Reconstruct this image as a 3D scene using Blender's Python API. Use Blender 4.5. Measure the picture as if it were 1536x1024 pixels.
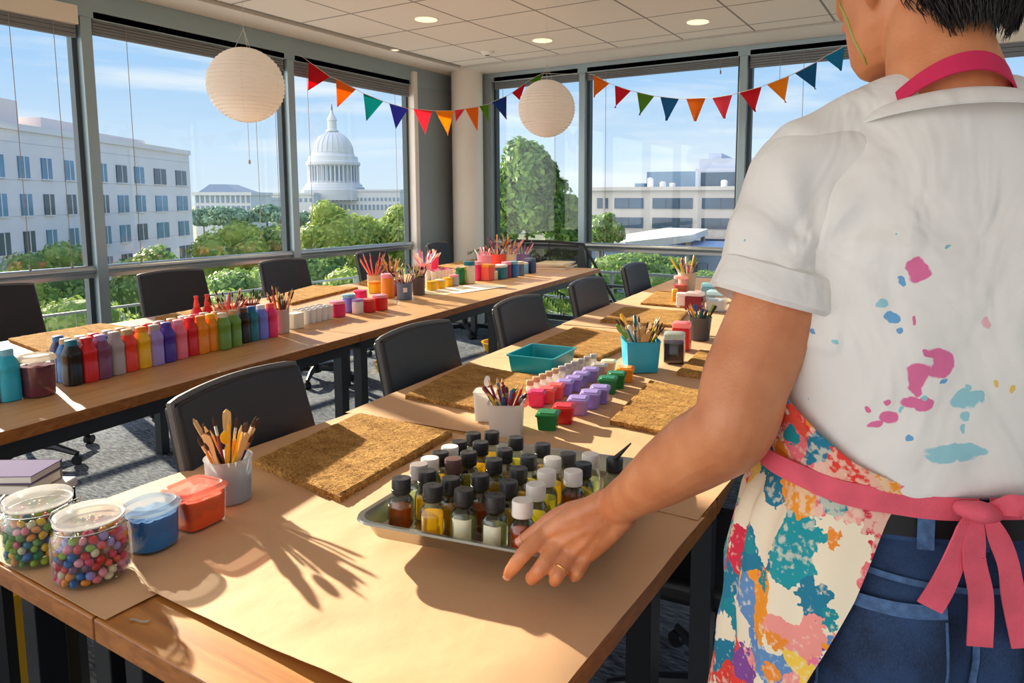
import bpy, bmesh, math, random
from mathutils import Vector, Matrix, noise
for o in list(bpy.data.objects): bpy.data.objects.remove(o)
scene = bpy.context.scene
C = scene.collection
R = math.radians
PI = math.pi
random.seed(7)

# ---------------------------------------------------------------- camera
FPX, PX, PY, CAMH = 1051., 818., 418., 1.38
YAW, PIT = R(30.6), R(6.4)
CF = Vector((-math.sin(YAW)*math.cos(PIT), math.cos(YAW)*math.cos(PIT), -math.sin(PIT)))
CR = Vector((math.cos(YAW), math.sin(YAW), 0))
CU = CR.cross(CF)
cam = bpy.data.cameras.new('camera'); camo = bpy.data.objects.new('camera', cam); C.objects.link(camo)
camo.location = (0, 0, CAMH)
camo.rotation_euler = Matrix((CR, CU, -CF)).transposed().to_euler()
cam.sensor_width = 36; cam.lens = 36*FPX/1536
cam.shift_x = -(PX-768)/1536; cam.shift_y = (PY-512)/1536
cam.clip_start = .02; cam.clip_end = 3000
scene.camera = camo

def ray(px, py): return CF + CR*((px-PX)/FPX) - CU*((py-PY)/FPX)
def at(px, py, z=.75):            # the point of the plane at height z that is seen at a pixel
    d = ray(px, py); return Vector((0, 0, CAMH)) + d*((z-CAMH)/d.z)
def dep(px, py, d): return Vector((0, 0, CAMH)) + ray(px, py)*d
def onx(px, py, x):
    d = ray(px, py); return Vector((0, 0, CAMH)) + d*(x/d.x)
def ony(px, py, y):
    d = ray(px, py); return Vector((0, 0, CAMH)) + d*(y/d.y)

# ---------------------------------------------------------------- colour management
vs = scene.view_settings
vs.view_transform = 'Standard'; vs.look = 'None'; vs.gamma = 1; vs.use_curve_mapping = False
vs.exposure = 0.22

def S(r, g=None, b=None):           # sRGB 0-255 -> linear
    if g is None: g = b = r
    def f(c):
        c /= 255
        return c/12.92 if c <= .04045 else ((c+.055)/1.055)**2.4
    return (f(r), f(g), f(b), 1)

# ---------------------------------------------------------------- world: hazy blue sky with thin streaky clouds
w = bpy.data.worlds.new('sky'); scene.world = w; w.use_nodes = True
nt = w.node_tree; nt.nodes.clear()
def N(t, typ, **kw):
    n = t.nodes.new(typ)
    for k, v in kw.items(): setattr(n, k, v)
    return n
tc = N(nt, 'ShaderNodeTexCoord'); sep = N(nt, 'ShaderNodeSeparateXYZ'); nt.links.new(tc.outputs['Generated'], sep.inputs[0])
rp = N(nt, 'ShaderNodeValToRGB'); nt.links.new(sep.outputs['Z'], rp.inputs[0])
e = rp.color_ramp.elements
e[0].position = 0; e[0].color = S(212, 226, 238)
e[1].position = 1; e[1].color = S(90, 150, 225)
for p, c in ((.06, S(200, 221, 240)), (.16, S(166, 203, 240)), (.35, S(128, 182, 238))):
    x = rp.color_ramp.elements.new(p); x.color = c
mp = N(nt, 'ShaderNodeMapping'); mp.inputs['Scale'].default_value = (1.6, 1.6, 11)
nt.links.new(tc.outputs['Generated'], mp.inputs[0])
nz = N(nt, 'ShaderNodeTexNoise'); nz.inputs['Scale'].default_value = 1.7; nz.inputs['Detail'].default_value = 7
nz.inputs['Roughness'].default_value = .55; nz.inputs['Distortion'].default_value = .4
nt.links.new(mp.outputs[0], nz.inputs[0])
cr = N(nt, 'ShaderNodeValToRGB'); cr.color_ramp.elements[0].position = .48; cr.color_ramp.elements[1].position = .72
nt.links.new(nz.outputs[0], cr.inputs[0])
mx = N(nt, 'ShaderNodeMix', data_type='RGBA'); nt.links.new(cr.outputs[0], mx.inputs[0]); nt.links.new(rp.outputs[0], mx.inputs[6])
mx.inputs[7].default_value = S(236, 240, 244)
gm = N(nt, 'ShaderNodeMath', operation='LESS_THAN'); nt.links.new(sep.outputs['Z'], gm.inputs[0]); gm.inputs[1].default_value = -.012
m2 = N(nt, 'ShaderNodeMix', data_type='RGBA'); nt.links.new(gm.outputs[0], m2.inputs[0]); nt.links.new(mx.outputs[2], m2.inputs[6])
m2.inputs[7].default_value = (.74, .71, .68, 1)  # below the horizon: pale tone raised to throw light up on the ceiling
# added fill: sky behind the viewer brightened, most at the left, to light the room
hx_ = N(nt, 'ShaderNodeMapRange', interpolation_type='SMOOTHSTEP'); nt.links.new(sep.outputs['X'], hx_.inputs[0]); hx_.inputs[1].default_value = -.6; hx_.inputs[2].default_value = .5; hx_.inputs[3].default_value = 3.6; hx_.inputs[4].default_value = .75
hy_ = N(nt, 'ShaderNodeMapRange'); nt.links.new(sep.outputs['Y'], hy_.inputs[0]); hy_.inputs[1].default_value = .05; hy_.inputs[2].default_value = -.4; hy_.inputs[3].default_value = 0; hy_.inputs[4].default_value = 1
hz = N(nt, 'ShaderNodeMix', data_type='FLOAT'); nt.links.new(hy_.outputs[0], hz.inputs[0]); hz.inputs[2].default_value = 1.0; nt.links.new(hx_.outputs[0], hz.inputs[3])
bg = N(nt, 'ShaderNodeBackground')
hw = N(nt, 'ShaderNodeMapRange'); nt.links.new(sep.outputs['Y'], hw.inputs[0]); hw.inputs[1].default_value = .05; hw.inputs[2].default_value = -.4; hw.inputs[3].default_value = 0; hw.inputs[4].default_value = .75
mw = N(nt, 'ShaderNodeMix', data_type='RGBA'); nt.links.new(hw.outputs[0], mw.inputs[0]); nt.links.new(m2.outputs[2], mw.inputs[6]); mw.inputs[7].default_value = (.75, .71, .67, 1)
nt.links.new(mw.outputs[2], bg.inputs[0]); nt.links.new(hz.outputs[0], bg.inputs[1])
ow = N(nt, 'ShaderNodeOutputWorld'); nt.links.new(bg.outputs[0], ow.inputs[0])

# ---------------------------------------------------------------- sun, low over the left windows
sd = bpy.data.lights.new('sun', 'SUN'); sd.energy = 13; sd.color = (1.0, .86, .66); sd.angle = R(.9)
so = bpy.data.objects.new('sun', sd); C.objects.link(so); so.location = (-8, 3, 5)
SAZ, SEL = R(165), R(19.3)
SUN = Vector((math.cos(SAZ)*math.cos(SEL), math.sin(SAZ)*math.cos(SEL), math.sin(SEL)))
so.rotation_euler = SUN.to_track_quat('Z', 'Y').to_euler()

# ---------------------------------------------------------------- materials
MATS = {}
def mat(name, col, rough=.5, metal=0, noise_amt=0, noise_scale=20, bump=0, bump_scale=80, spec=.5, trans=0, ior=1.45,
        alpha=1, sheen=0, coat=0, sss=0, stretch=(1, 1, 1), coord='Object', emit=None, detail=4):
    if name in MATS: return MATS[name]
    m = bpy.data.materials.new(name); m.use_nodes = True; t = m.node_tree
    b = t.nodes['Principled BSDF']
    b.inputs['Base Color'].default_value = col; b.inputs['Roughness'].default_value = rough
    b.inputs['Metallic'].default_value = metal; b.inputs['Specular IOR Level'].default_value = spec
    b.inputs['Transmission Weight'].default_value = trans; b.inputs['IOR'].default_value = ior
    b.inputs['Alpha'].default_value = alpha
    if sheen: b.inputs['Sheen Weight'].default_value = sheen
    if coat: b.inputs['Coat Weight'].default_value = coat
    if sss:
        b.inputs['Subsurface Weight'].default_value = sss; b.inputs['Subsurface Radius'].default_value = (.012, .005, .003)
        b.inputs['Subsurface Scale'].default_value = 1
    if emit: b.inputs['Emission Color'].default_value = emit[0]; b.inputs['Emission Strength'].default_value = emit[1]
    if noise_amt or bump:
        tcn = N(t, 'ShaderNodeTexCoord'); mpn = N(t, 'ShaderNodeMapping'); mpn.inputs['Scale'].default_value = stretch
        t.links.new(tcn.outputs[coord], mpn.inputs[0])
    if noise_amt:
        n = N(t, 'ShaderNodeTexNoise'); n.inputs['Scale'].default_value = noise_scale; n.inputs['Detail'].default_value = detail
        t.links.new(mpn.outputs[0], n.inputs[0])
        mr = N(t, 'ShaderNodeMapRange'); mr.inputs[1].default_value = .3; mr.inputs[2].default_value = .7
        mr.inputs[3].default_value = 1-noise_amt; mr.inputs[4].default_value = 1+noise_amt; t.links.new(n.outputs[0], mr.inputs[0])
        v = N(t, 'ShaderNodeVectorMath', operation='SCALE'); v.inputs[0].default_value = col[:3]; t.links.new(mr.outputs[0], v.inputs['Scale'])
        t.links.new(v.outputs[0], b.inputs['Base Color'])
    if bump:
        n = N(t, 'ShaderNodeTexNoise'); n.inputs['Scale'].default_value = bump_scale; n.inputs['Detail'].default_value = 5
        t.links.new(mpn.outputs[0], n.inputs[0])
        bp = N(t, 'ShaderNodeBump'); bp.inputs['Strength'].default_value = bump; bp.inputs['Distance'].default_value = .01
        t.links.new(n.outputs[0], bp.inputs['Height']); t.links.new(bp.outputs[0], b.inputs['Normal'])
    MATS[name] = m
    return m

def thin_glass(name, tint=(.97, .99, 1, 1), rough=0, fac=.7, gloss=(1, 1, 1, 1), f0=.04):
    """a pane thin enough not to bend light: clear with a reflection that grows at grazing angles"""
    if name in MATS: return MATS[name]
    m = bpy.data.materials.new(name); m.use_nodes = True; t = m.node_tree; t.nodes.clear()
    tr = N(t, 'ShaderNodeBsdfTransparent'); tr.inputs[0].default_value = tint
    gl = N(t, 'ShaderNodeBsdfGlossy'); gl.inputs['Roughness'].default_value = rough; gl.inputs[0].default_value = gloss
    lw = N(t, 'ShaderNodeLayerWeight'); lw.inputs[0].default_value = .5
    pw = N(t, 'ShaderNodeMath', operation='POWER'); t.links.new(lw.outputs['Facing'], pw.inputs[0]); pw.inputs[1].default_value = 4
    fr = N(t, 'ShaderNodeMath', operation='MULTIPLY_ADD'); t.links.new(pw.outputs[0], fr.inputs[0]); fr.inputs[1].default_value = fac; fr.inputs[2].default_value = f0
    mi = N(t, 'ShaderNodeMixShader'); o = N(t, 'ShaderNodeOutputMaterial')
    t.links.new(fr.outputs[0], mi.inputs[0]); t.links.new(tr.outputs[0], mi.inputs[1]); t.links.new(gl.outputs[0], mi.inputs[2])
    t.links.new(mi.outputs[0], o.inputs[0]); MATS[name] = m
    return m

def frosted(name, col, trans=.5, rough=.35):
    """milky translucent plastic"""
    if name in MATS: return MATS[name]
    m = bpy.data.materials.new(name); m.use_nodes = True; t = m.node_tree; b = t.nodes['Principled BSDF']
    b.inputs['Base Color'].default_value = col; b.inputs['Roughness'].default_value = rough
    tr = N(t, 'ShaderNodeBsdfTransparent'); tr.inputs[0].default_value = tuple(min(1, c*.5+.5) for c in col[:3])+(1,)
    tl = N(t, 'ShaderNodeBsdfTranslucent'); tl.inputs[0].default_value = col
    m1 = N(t, 'ShaderNodeMixShader'); m1.inputs[0].default_value = .4
    m2_ = N(t, 'ShaderNodeMixShader'); m2_.inputs[0].default_value = trans
    t.links.new(b.outputs[0], m1.inputs[1]); t.links.new(tl.outputs[0], m1.inputs[2])
    t.links.new(m1.outputs[0], m2_.inputs[1]); t.links.new(tr.outputs[0], m2_.inputs[2])
    t.links.new(m2_.outputs[0], t.nodes['Material Output'].inputs[0]); MATS[name] = m
    return m

# ---------------------------------------------------------------- mesh builder
class MB:
    def __init__(s): s.v = []; s.f = []; s.m = []; s.cur = 0
    def add(s, vs_, fs, xf=None):
        o = len(s.v)
        for p in vs_:
            p = Vector(p)
            s.v.append(xf @ p if xf else p)
        for f_ in fs: s.f.append(tuple(i+o for i in f_)); s.m.append(s.cur)
        return s
    def box(s, x0, x1, y0, y1, z0, z1, xf=None):
        return s.add([(x0,y0,z0),(x1,y0,z0),(x1,y1,z0),(x0,y1,z0),(x0,y0,z1),(x1,y0,z1),(x1,y1,z1),(x0,y1,z1)],
                     [(0,3,2,1),(4,5,6,7),(0,1,5,4),(1,2,6,5),(2,3,7,6),(3,0,4,7)], xf)
    def rings(s, rs, cap0=True, cap1=True, closed=True, xf=None):
        """loft through rings of equal vertex count"""
        n = len(rs[0]); vs_ = [p for r_ in rs for p in r_]; fs = []
        for i in range(len(rs)-1):
            for j in range(n if closed else n-1):
                k = (j+1) % n
                fs.append((i*n+j, i*n+k, (i+1)*n+k, (i+1)*n+j))
        if cap0: fs.append(tuple(range(n-1, -1, -1)))
        if cap1: fs.append(tuple((len(rs)-1)*n+j for j in range(n)))
        return s.add(vs_, fs, xf)
    def lathe(s, prof, n=24, xf=None, cap0=True, cap1=True, sq=0, ax=1, ay=1):
        rs = []
        for r_, z in prof:
            ring = []
            for j in range(n):
                a = 2*PI*j/n; c_, s_ = math.cos(a), math.sin(a)
                k = 1.
                if sq: p = 2+sq; k = (abs(c_)**p+abs(s_)**p)**(-1/p)
                ring.append((r_*c_*k*ax, r_*s_*k*ay, z))
            rs.append(ring)
        return s.rings(rs, cap0, cap1, True, xf)
    def tube(s, pts, rad, n=8, cap=True, xf=None, flat=1):
        pts = [Vector(p) for p in pts]
        if not isinstance(rad, (list, tuple)): rad = [rad]*len(pts)
        rs = []; prev = None
        for i, p in enumerate(pts):
            d = (pts[min(i+1, len(pts)-1)]-pts[max(i-1, 0)]).normalized()
            if prev is None:
                a = Vector((0, 0, 1)) if abs(d.z) < .9 else Vector((1, 0, 0))
                u_ = d.cross(a).normalized()
            else:
                u_ = (prev - d*prev.dot(d)).normalized()
            prev = u_; v_ = d.cross(u_)
            rs.append([p+(u_*math.cos(2*PI*j/n)+v_*math.sin(2*PI*j/n)*flat)*rad[i] for j in range(n)])
        return s.rings(rs, cap, cap, True, xf)
    def grid(s, fn, nu, nv, thick=0, xf=None):
        """surface fn(u,v); when thick>0 a second layer offset by the normal closes it"""
        P_ = [[Vector(fn(i/nu, j/nv)) for j in range(nv+1)] for i in range(nu+1)]
        vs_ = [p for r_ in P_ for p in r_]; q = nv+1
        fs = [(i*q+j, (i+1)*q+j, (i+1)*q+j+1, i*q+j+1) for i in range(nu) for j in range(nv)]
        if thick:
            nn = len(vs_); lo = []
            for i in range(nu+1):
                for j in range(nv+1):
                    a = P_[min(i+1, nu)][j]-P_[max(i-1, 0)][j]; b = P_[i][min(j+1, nv)]-P_[i][max(j-1, 0)]
                    n_ = a.cross(b)
                    n_ = n_.normalized() if n_.length > 1e-12 else Vector((0, 0, 1))
                    lo.append(P_[i][j]-n_*thick)
            vs_ += lo
            fs += [(nn+i*q+j, nn+i*q+j+1, nn+(i+1)*q+j+1, nn+(i+1)*q+j) for i in range(nu) for j in range(nv)]
            for i in range(nu):
                fs.append((i*q, nn+i*q, nn+(i+1)*q, (i+1)*q)); fs.append((i*q+nv, (i+1)*q+nv, nn+(i+1)*q+nv, nn+i*q+nv))
            for j in range(nv):
                fs.append((j, j+1, nn+j+1, nn+j)); a = nu*q+j; fs.append((a, nn+a, nn+a+1, a+1))
        return s.add(vs_, fs, xf)
    def sphere(s, c, r_, nu=16, nv=10, sc=(1, 1, 1), xf=None):
        prof = [(max(1e-4, math.sin(PI*i/nv)), -math.cos(PI*i/nv)) for i in range(nv+1)]
        M_ = Matrix.Translation(c) @ Matrix.Diagonal((r_*sc[0], r_*sc[1], r_*sc[2], 1))
        return s.lathe(prof, nu, (xf @ M_) if xf else M_)
    def build(s, name, mats, parent=None, loc=(0, 0, 0), rz=0, smooth=True, bevel=0, bseg=2, fix=True, ang=40, sub=0):
        me = bpy.data.meshes.new(name)
        me.from_pydata([tuple(p) for p in s.v], [], s.f)
        if not isinstance(mats, (list, tuple)): mats = [mats]
        for m_ in mats: me.materials.append(m_)
        if len(mats) > 1: me.polygons.foreach_set('material_index', s.m)
        if fix:
            bm = bmesh.new(); bm.from_mesh(me); bmesh.ops.recalc_face_normals(bm, faces=bm.faces); bm.to_mesh(me); bm.free()
        if smooth:
            me.polygons.foreach_set('use_smooth', [True]*len(me.polygons))
            me.set_sharp_from_angle(angle=R(ang))
        o = bpy.data.objects.new(name, me); C.objects.link(o)
        if parent: o.parent = parent
        o.location = loc; o.rotation_euler = (0, 0, rz)
        if bevel:
            b = o.modifiers.new('bevel', 'BEVEL'); b.width = bevel; b.segments = bseg; b.limit_method = 'ANGLE'; b.angle_limit = R(35)
        if sub:
            q = o.modifiers.new('sub', 'SUBSURF'); q.levels = sub; q.render_levels = sub
        return o

def tag(o, label=None, cat=None, group=None, kind=None):
    if label: o['label'] = label
    if cat: o['category'] = cat
    if group: o['group'] = group
    if kind: o['kind'] = kind
    return o
def thing(name, label, cat, loc=(0, 0, 0), rz=0, group=None, rot=None):
    o = bpy.data.objects.new(name, None); C.objects.link(o); o.location = loc
    o.rotation_euler = rot if rot else (0, 0, rz); o.empty_display_size = .02
    return tag(o, label, cat, group)
def copy_tree(o, loc=None, rot=None, label=None, group=None, parent=None, scale=None):
    c = o.copy(); C.objects.link(c); c.parent = parent
    if loc is not None: c.location = loc
    if rot is not None: c.rotation_euler = rot
    if scale is not None: c.scale = scale
    if label: c['label'] = label
    if group: c['group'] = group
    for ch in o.children: copy_tree(ch, parent=c)
    return c
def T(x, y, z): return Matrix.Translation((x, y, z))
def RZ(a): return Matrix.Rotation(a, 4, 'Z')
def RX(a): return Matrix.Rotation(a, 4, 'X')
def RY(a): return Matrix.Rotation(a, 4, 'Y')
def smooth01(x): x = max(0, min(1, x)); return x*x*(3-2*x)
def lerp(a, b, t_): return a+(b-a)*t_
def interp(tab, x):
    """piecewise smooth table [(x, v)]"""
    if x <= tab[0][0]: return tab[0][1]
    for (a, va), (b, vb) in zip(tab, tab[1:]):
        if x <= b:
            t_ = (x-a)/(b-a); return va+(vb-va)*t_
    return tab[-1][1]
# ================================================================ the room
WX, WY = -4.97, 6.45              # inner faces of the two window walls
m_frame = mat('frame_grey_metal', S(150, 168, 174), .38, .35, spec=.5)
m_framed = mat('frame_dark_metal', S(70, 80, 84), .5, .3)  # darker grey metal of the sashes and office mullions
m_rail = mat('rail_aluminium', S(176, 180, 178), .28, .8)
m_gypsum = mat('gypsum_white', S(222, 218, 208), .75, 0, .02, 3)
m_column = mat('column_paint', S(226, 220, 208), .7, 0, .02, 4)
m_blind = mat('blind_fabric', S(118, 122, 124), .7, 0, .08, 60, stretch=(1, 1, 14))
m_blind_w = mat('blind_cassette', S(226, 216, 198), .6)
m_cord = mat('cord', S(150, 140, 130), .7)
m_glass = thin_glass('window_glass', (.97, .99, .99, 1), 0, .15, f0=.02)
m_panel = mat('panel_blue_grey', S(140, 154, 158), .5, .1)

# floor: carpet of blue-grey tiles with a rough weave
m_carpet = bpy.data.materials.new('carpet'); m_carpet.use_nodes = True; t = m_carpet.node_tree; b = t.nodes['Principled BSDF']
b.inputs['Roughness'].default_value = .95; b.inputs['Specular IOR Level'].default_value = .1
tcn = N(t, 'ShaderNodeTexCoord')
n1 = N(t, 'ShaderNodeTexNoise'); n1.inputs['Scale'].default_value = 3; n1.inputs['Detail'].default_value = 3; t.links.new(tcn.outputs['Object'], n1.inputs[0])
mp1 = N(t, 'ShaderNodeMapping'); mp1.inputs['Scale'].default_value = (22, 90, 1); mp1.inputs['Rotation'].default_value = (0, 0, .35); t.links.new(tcn.outputs['Object'], mp1.inputs[0])
n2 = N(t, 'ShaderNodeTexNoise'); n2.inputs['Scale'].default_value = 1; n2.inputs['Detail'].default_value = 5; n2.inputs['Distortion'].default_value = .6; t.links.new(mp1.outputs[0], n2.inputs[0])
r1 = N(t, 'ShaderNodeValToRGB'); r1.color_ramp.elements[0].color = S(62, 70, 82); r1.color_ramp.elements[1].color = S(138, 144, 152)
r1.color_ramp.elements[0].position = .33; r1.color_ramp.elements[1].position = .66
ad = N(t, 'ShaderNodeMath', operation='MULTIPLY_ADD'); t.links.new(n1.outputs[0], ad.inputs[0]); ad.inputs[1].default_value = .4; ad.inputs[2].default_value = -.2
ad2 = N(t, 'ShaderNodeMath', operation='ADD'); t.links.new(ad.outputs[0], ad2.inputs[0]); t.links.new(n2.outputs[0], ad2.inputs[1])
t.links.new(ad2.outputs[0], r1.inputs[0]); t.links.new(r1.outputs[0], b.inputs['Base Color'])
bp = N(t, 'ShaderNodeBump'); bp.inputs['Strength'].default_value = .8; bp.inputs['Distance'].default_value = .01
t.links.new(n2.outputs[0], bp.inputs['Height']); t.links.new(bp.outputs[0], b.inputs['Normal'])
o = MB().box(WX-.2, 3.2, -3.2, WY+.2, -.12, 0).build('floor', m_carpet, smooth=False); tag(o, 'blue-grey carpet floor under the tables', None, kind='structure')

# ceiling: 0.61 m tiles in a grey grid, a plaster border and a dark slot around the tiles
m_tile = bpy.data.materials.new('ceiling_tiles'); m_tile.use_nodes = True; t = m_tile.node_tree; b = t.nodes['Principled BSDF']
b.inputs['Roughness'].default_value = .85
tcn = N(t, 'ShaderNodeTexCoord'); sp = N(t, 'ShaderNodeSeparateXYZ'); t.links.new(tcn.outputs['Object'], sp.inputs[0])
def gridline(sock, off):
    a = N(t, 'ShaderNodeMath', operation='ADD'); t.links.new(sock, a.inputs[0]); a.inputs[1].default_value = -off+61
    d = N(t, 'ShaderNodeMath', operation='DIVIDE'); t.links.new(a.outputs[0], d.inputs[0]); d.inputs[1].default_value = .61
    f_ = N(t, 'ShaderNodeMath', operation='FRACT'); t.links.new(d.outputs[0], f_.inputs[0])
    g = N(t, 'ShaderNodeMath', operation='LESS_THAN'); t.links.new(f_.outputs[0], g.inputs[0]); g.inputs[1].default_value = .028
    return g
gx, gy = gridline(sp.outputs['X'], -2.76), gridline(sp.outputs['Y'], 4.49)
mxm = N(t, 'ShaderNodeMath', operation='MAXIMUM'); t.links.new(gx.outputs[0], mxm.inputs[0]); t.links.new(gy.outputs[0], mxm.inputs[1])
nn = N(t, 'ShaderNodeTexNoise'); nn.inputs['Scale'].default_value = 220; t.links.new(tcn.outputs['Object'], nn.inputs[0])
r2 = N(t, 'ShaderNodeValToRGB'); r2.color_ramp.elements[0].color = S(222, 216, 206); r2.color_ramp.elements[1].color = S(236, 231, 222); t.links.new(nn.outputs[0], r2.inputs[0])
mc = N(t, 'ShaderNodeMix', data_type='RGBA'); t.links.new(mxm.outputs[0], mc.inputs[0]); t.links.new(r2.outputs[0], mc.inputs[6]); mc.inputs[7].default_value = S(140, 136, 130)
t.links.new(mc.outputs[2], b.inputs['Base Color'])
cb = MB(); cb.box(-4.5, 3.2, -3.2, 5.94, 2.75, 2.9)
cb.cur = 1; cb.box(WX-.2, -4.62, -3.2, WY+.2, 2.75, 2.9); cb.box(-4.62, 3.2, 6.05, WY+.2, 2.75, 2.9)
cb.cur = 2; cb.box(-4.62, -4.5, -3.2, 6.05, 2.80, 2.9); cb.box(-4.5, 3.2, 5.94, 6.05, 2.80, 2.9)
o = cb.build('ceiling', [m_tile, m_gypsum, mat('slot_dark', S(90, 92, 90), .6)], smooth=False); tag(o, 'suspended tile ceiling with plaster border', None, kind='structure')
# slot diffuser trims
sb = MB(); sb.box(-4.585, -4.535, -3.2, 5.99, 2.77, 2.79); sb.box(-4.585, 3.2, 5.97, 6.02, 2.77, 2.79)
tag(sb.build('trim_1', mat('slot_trim', S(120, 124, 122), .4, .3), smooth=False), 'thin metal blade in the ceiling slot', kind='structure')

# left window wall: posts, head, sill; far window wall the same
MY = [-2.33, -.71, .91, 2.53, 4.15, 5.76]
wl = MB()
wl.box(WX-.14, WX, -3.2, WY+.2, 2.56, 2.75)
wl.box(WX-.14, WX+.0, -3.2, WY+.2, 0, .1)
for y in MY[:-1]: wl.box(WX-.14, WX+.01, y-.035, y+.035, .1, 2.56)
wl.cur = 1; wl.box(WX-.14, WX+.005, MY[-1]-.02, WY+.2, .1, 2.56)
wl.cur = 2; wl.box(WX-.14, WX+.035, MY[-1]-.08, MY[-1]-.02, 0, 2.70)
tag(wl.build('wall_left', [m_frame, m_panel, m_column], smooth=False, bevel=.004), 'left wall of grey metal window posts', kind='structure')
MX = [-4.6, -3.38, -1.75, -.12, 1.51, 3.14]
wf = MB()
wf.box(WX-.14, 3.2, WY, WY+.14, 2.66, 2.75); wf.box(WX, 3.2, WY, WY+.14, 0, .1)
for x in MX[1:]: wf.box(x-.035, x+.035, WY-.01, WY+.14, .1, 2.66)
wf.cur = 1; wf.box(WX-.14, -4.5, WY-.01, WY+.14, 0, 2.7)
tag(wf.build('wall_far', [m_frame, m_panel], smooth=False, bevel=.004), 'far wall of grey metal window posts', kind='structure')
co = MB().lathe([(.17, 0), (.17, 2.75)], 32, T(-4.72, 6.30, 0)).build('trim_2', m_column); tag(co, 'round cream column in the corner of the two window walls', kind='structure')

def bay(n, axis, a, b, head, label):
    """one window: frame > pane, transom rail"""
    def bx(mb, u0, u1, d0, d1, z0, z1):
        if axis == 'x': mb.box(WX-d1, WX-d0, u0, u1, z0, z1)
        else: mb.box(u0, u1, WY+d0, WY+d1, z0, z1)
    f = MB()
    for z0, z1 in ((.1, .15), (head-.03, head)): bx(f, a, b, .05, .11, z0, z1)
    bx(f, a, a+.03, .05, .11, .1, head); bx(f, b-.03, b, .05, .11, .1, head)
    bx(f, a, b, .05, .1, .49, .515)
    fr = f.build('window_%d' % n, m_framed, smooth=False); tag(fr, label, kind='structure')
    g = MB(); bx(g, a+.03, b-.03, .078, .084, .15, head-.03); g.build('pane', m_glass, fr, smooth=False)
    rl = MB(); z = .915
    if axis == 'x': rl.tube([(WX-.035, a, z), (WX-.035, b, z)], .03, 14)
    else: rl.tube([(a, WY+.035, z), (b, WY+.035, z)], .03, 14)
    bx(rl, a, b, .03, .09, z-.055, z-.02)
    rl.build('rail', m_rail, fr)
k = 1
for i in range(len(MY)-1):
    a, b = MY[i]+.035, MY[i+1]-(.035 if i < 4 else .08)
    bay(k, 'x', a, b, 2.56, 'left wall window pane with a tubular rail, bay %s' % ['behind the viewer', 'beside the viewer', 'nearest on the left', 'with the white office block', 'with the dome'][i]); k += 1
for i in range(len(MX)-1):
    a = MX[i]+(.1 if i == 0 else .035); b = MX[i+1]-.035
    bay(k, 'y', a, b, 2.66, 'far wall window pane with a tubular rail, bay %s' % ['with the big tree', 'with the concrete office', 'with the blue pennants', 'behind the person', 'at the right end'][i]); k += 1

# roller blinds pulled nearly all the way up, with cassettes and cords
def blind(axis, a, b, z0, z1, label, grp, cass=False, cords=()):
    t_ = thing('roller_blind', label, 'blind', ((WX-.03, (a+b)/2, z1) if axis == 'x' else ((a+b)/2, WY+.03, z1)), 0, grp)
    L = (b-a)/2
    def bb(mb, u0, u1, d0, d1, zz0, zz1):
        if axis == 'x': mb.box(-d1, -d0, u0, u1, zz0, zz1)
        else: mb.box(u0, u1, d0, d1, zz0, zz1)
    f = MB()
    nsl = 5; h = (z1-z0)
    for i in range(nsl): bb(f, -L, L, -.012, .02, -h+i*h/nsl+.004, -h+(i+1)*h/nsl)
    f.build('slat_stack', m_blind, t_, smooth=False)
    c_ = MB(); bb(c_, -L, L, -.03, .035, -.005, .05) if not cass else bb(c_, -L, L, -.055, -.005, -h*.42, .06); c_.build('cassette', m_blind_w if cass else m_frame, t_, smooth=False, bevel=.004)
    for u_, ln in cords:
        q = MB(); p = [(0, u_, 0), (0, u_, -h-.05), (0, u_+.005, -ln)] if axis == 'x' else [(u_, 0, 0), (u_, 0, -h-.05), (u_+.005, 0, -ln)]
        if axis == 'x': p = [(.03, y_, z_) for (_, y_, z_) in p]
        else: p = [(x_, -.03, z_) for (x_, _, z_) in p]
        q.tube(p, .0022, 6); q.lathe([(.003, 0), (.008, .004), (.006, .03), (.002, .034)], 8, T(*p[-1])); q.build('pull_cord', m_cord, t_)
BL = 'blinds gathered at the window heads'
blind('x', -.66, .86, 2.40, 2.52, 'gathered blind with cream cassette beside the viewer', BL, True)
blind('x', .96, 2.48, 2.42, 2.56, 'gathered grey blind with cream cassette at the far left window', BL, True, [(.38, 1.62), (.62, 1.62)])
blind('x', 2.58, 4.10, 2.46, 2.56, 'gathered grey blind above the white office block window', BL, False, [(-.55, 1.62), (.45, 1.5), (.64, 1.5)])
blind('x', 4.20, 5.66, 2.44, 2.56, 'gathered grey blind above the dome window', BL, False, [(-.6, 1.6), (.5, 1.6)])
blind('y', -4.47, -3.43, 2.58, 2.66, 'gathered grey blind above the big tree window', BL, False, [(-.4, .3), (.25, 1.2)])
blind('y', -3.33, -1.80, 2.58, 2.66, 'gathered grey blind above the concrete office window', BL, False, [(-.55, 1.7), (.6, .14)])
blind('y', -1.70, -.17, 2.55, 2.66, 'gathered grey blind above the blue pennants', BL, False, [(-.5, .3), (-.3, 1.2)])
blind('y', -.07, 1.46, 2.45, 2.63, 'gathered pale blind to the right of the dark-haired head', BL, True, [(.1, .5)])

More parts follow.
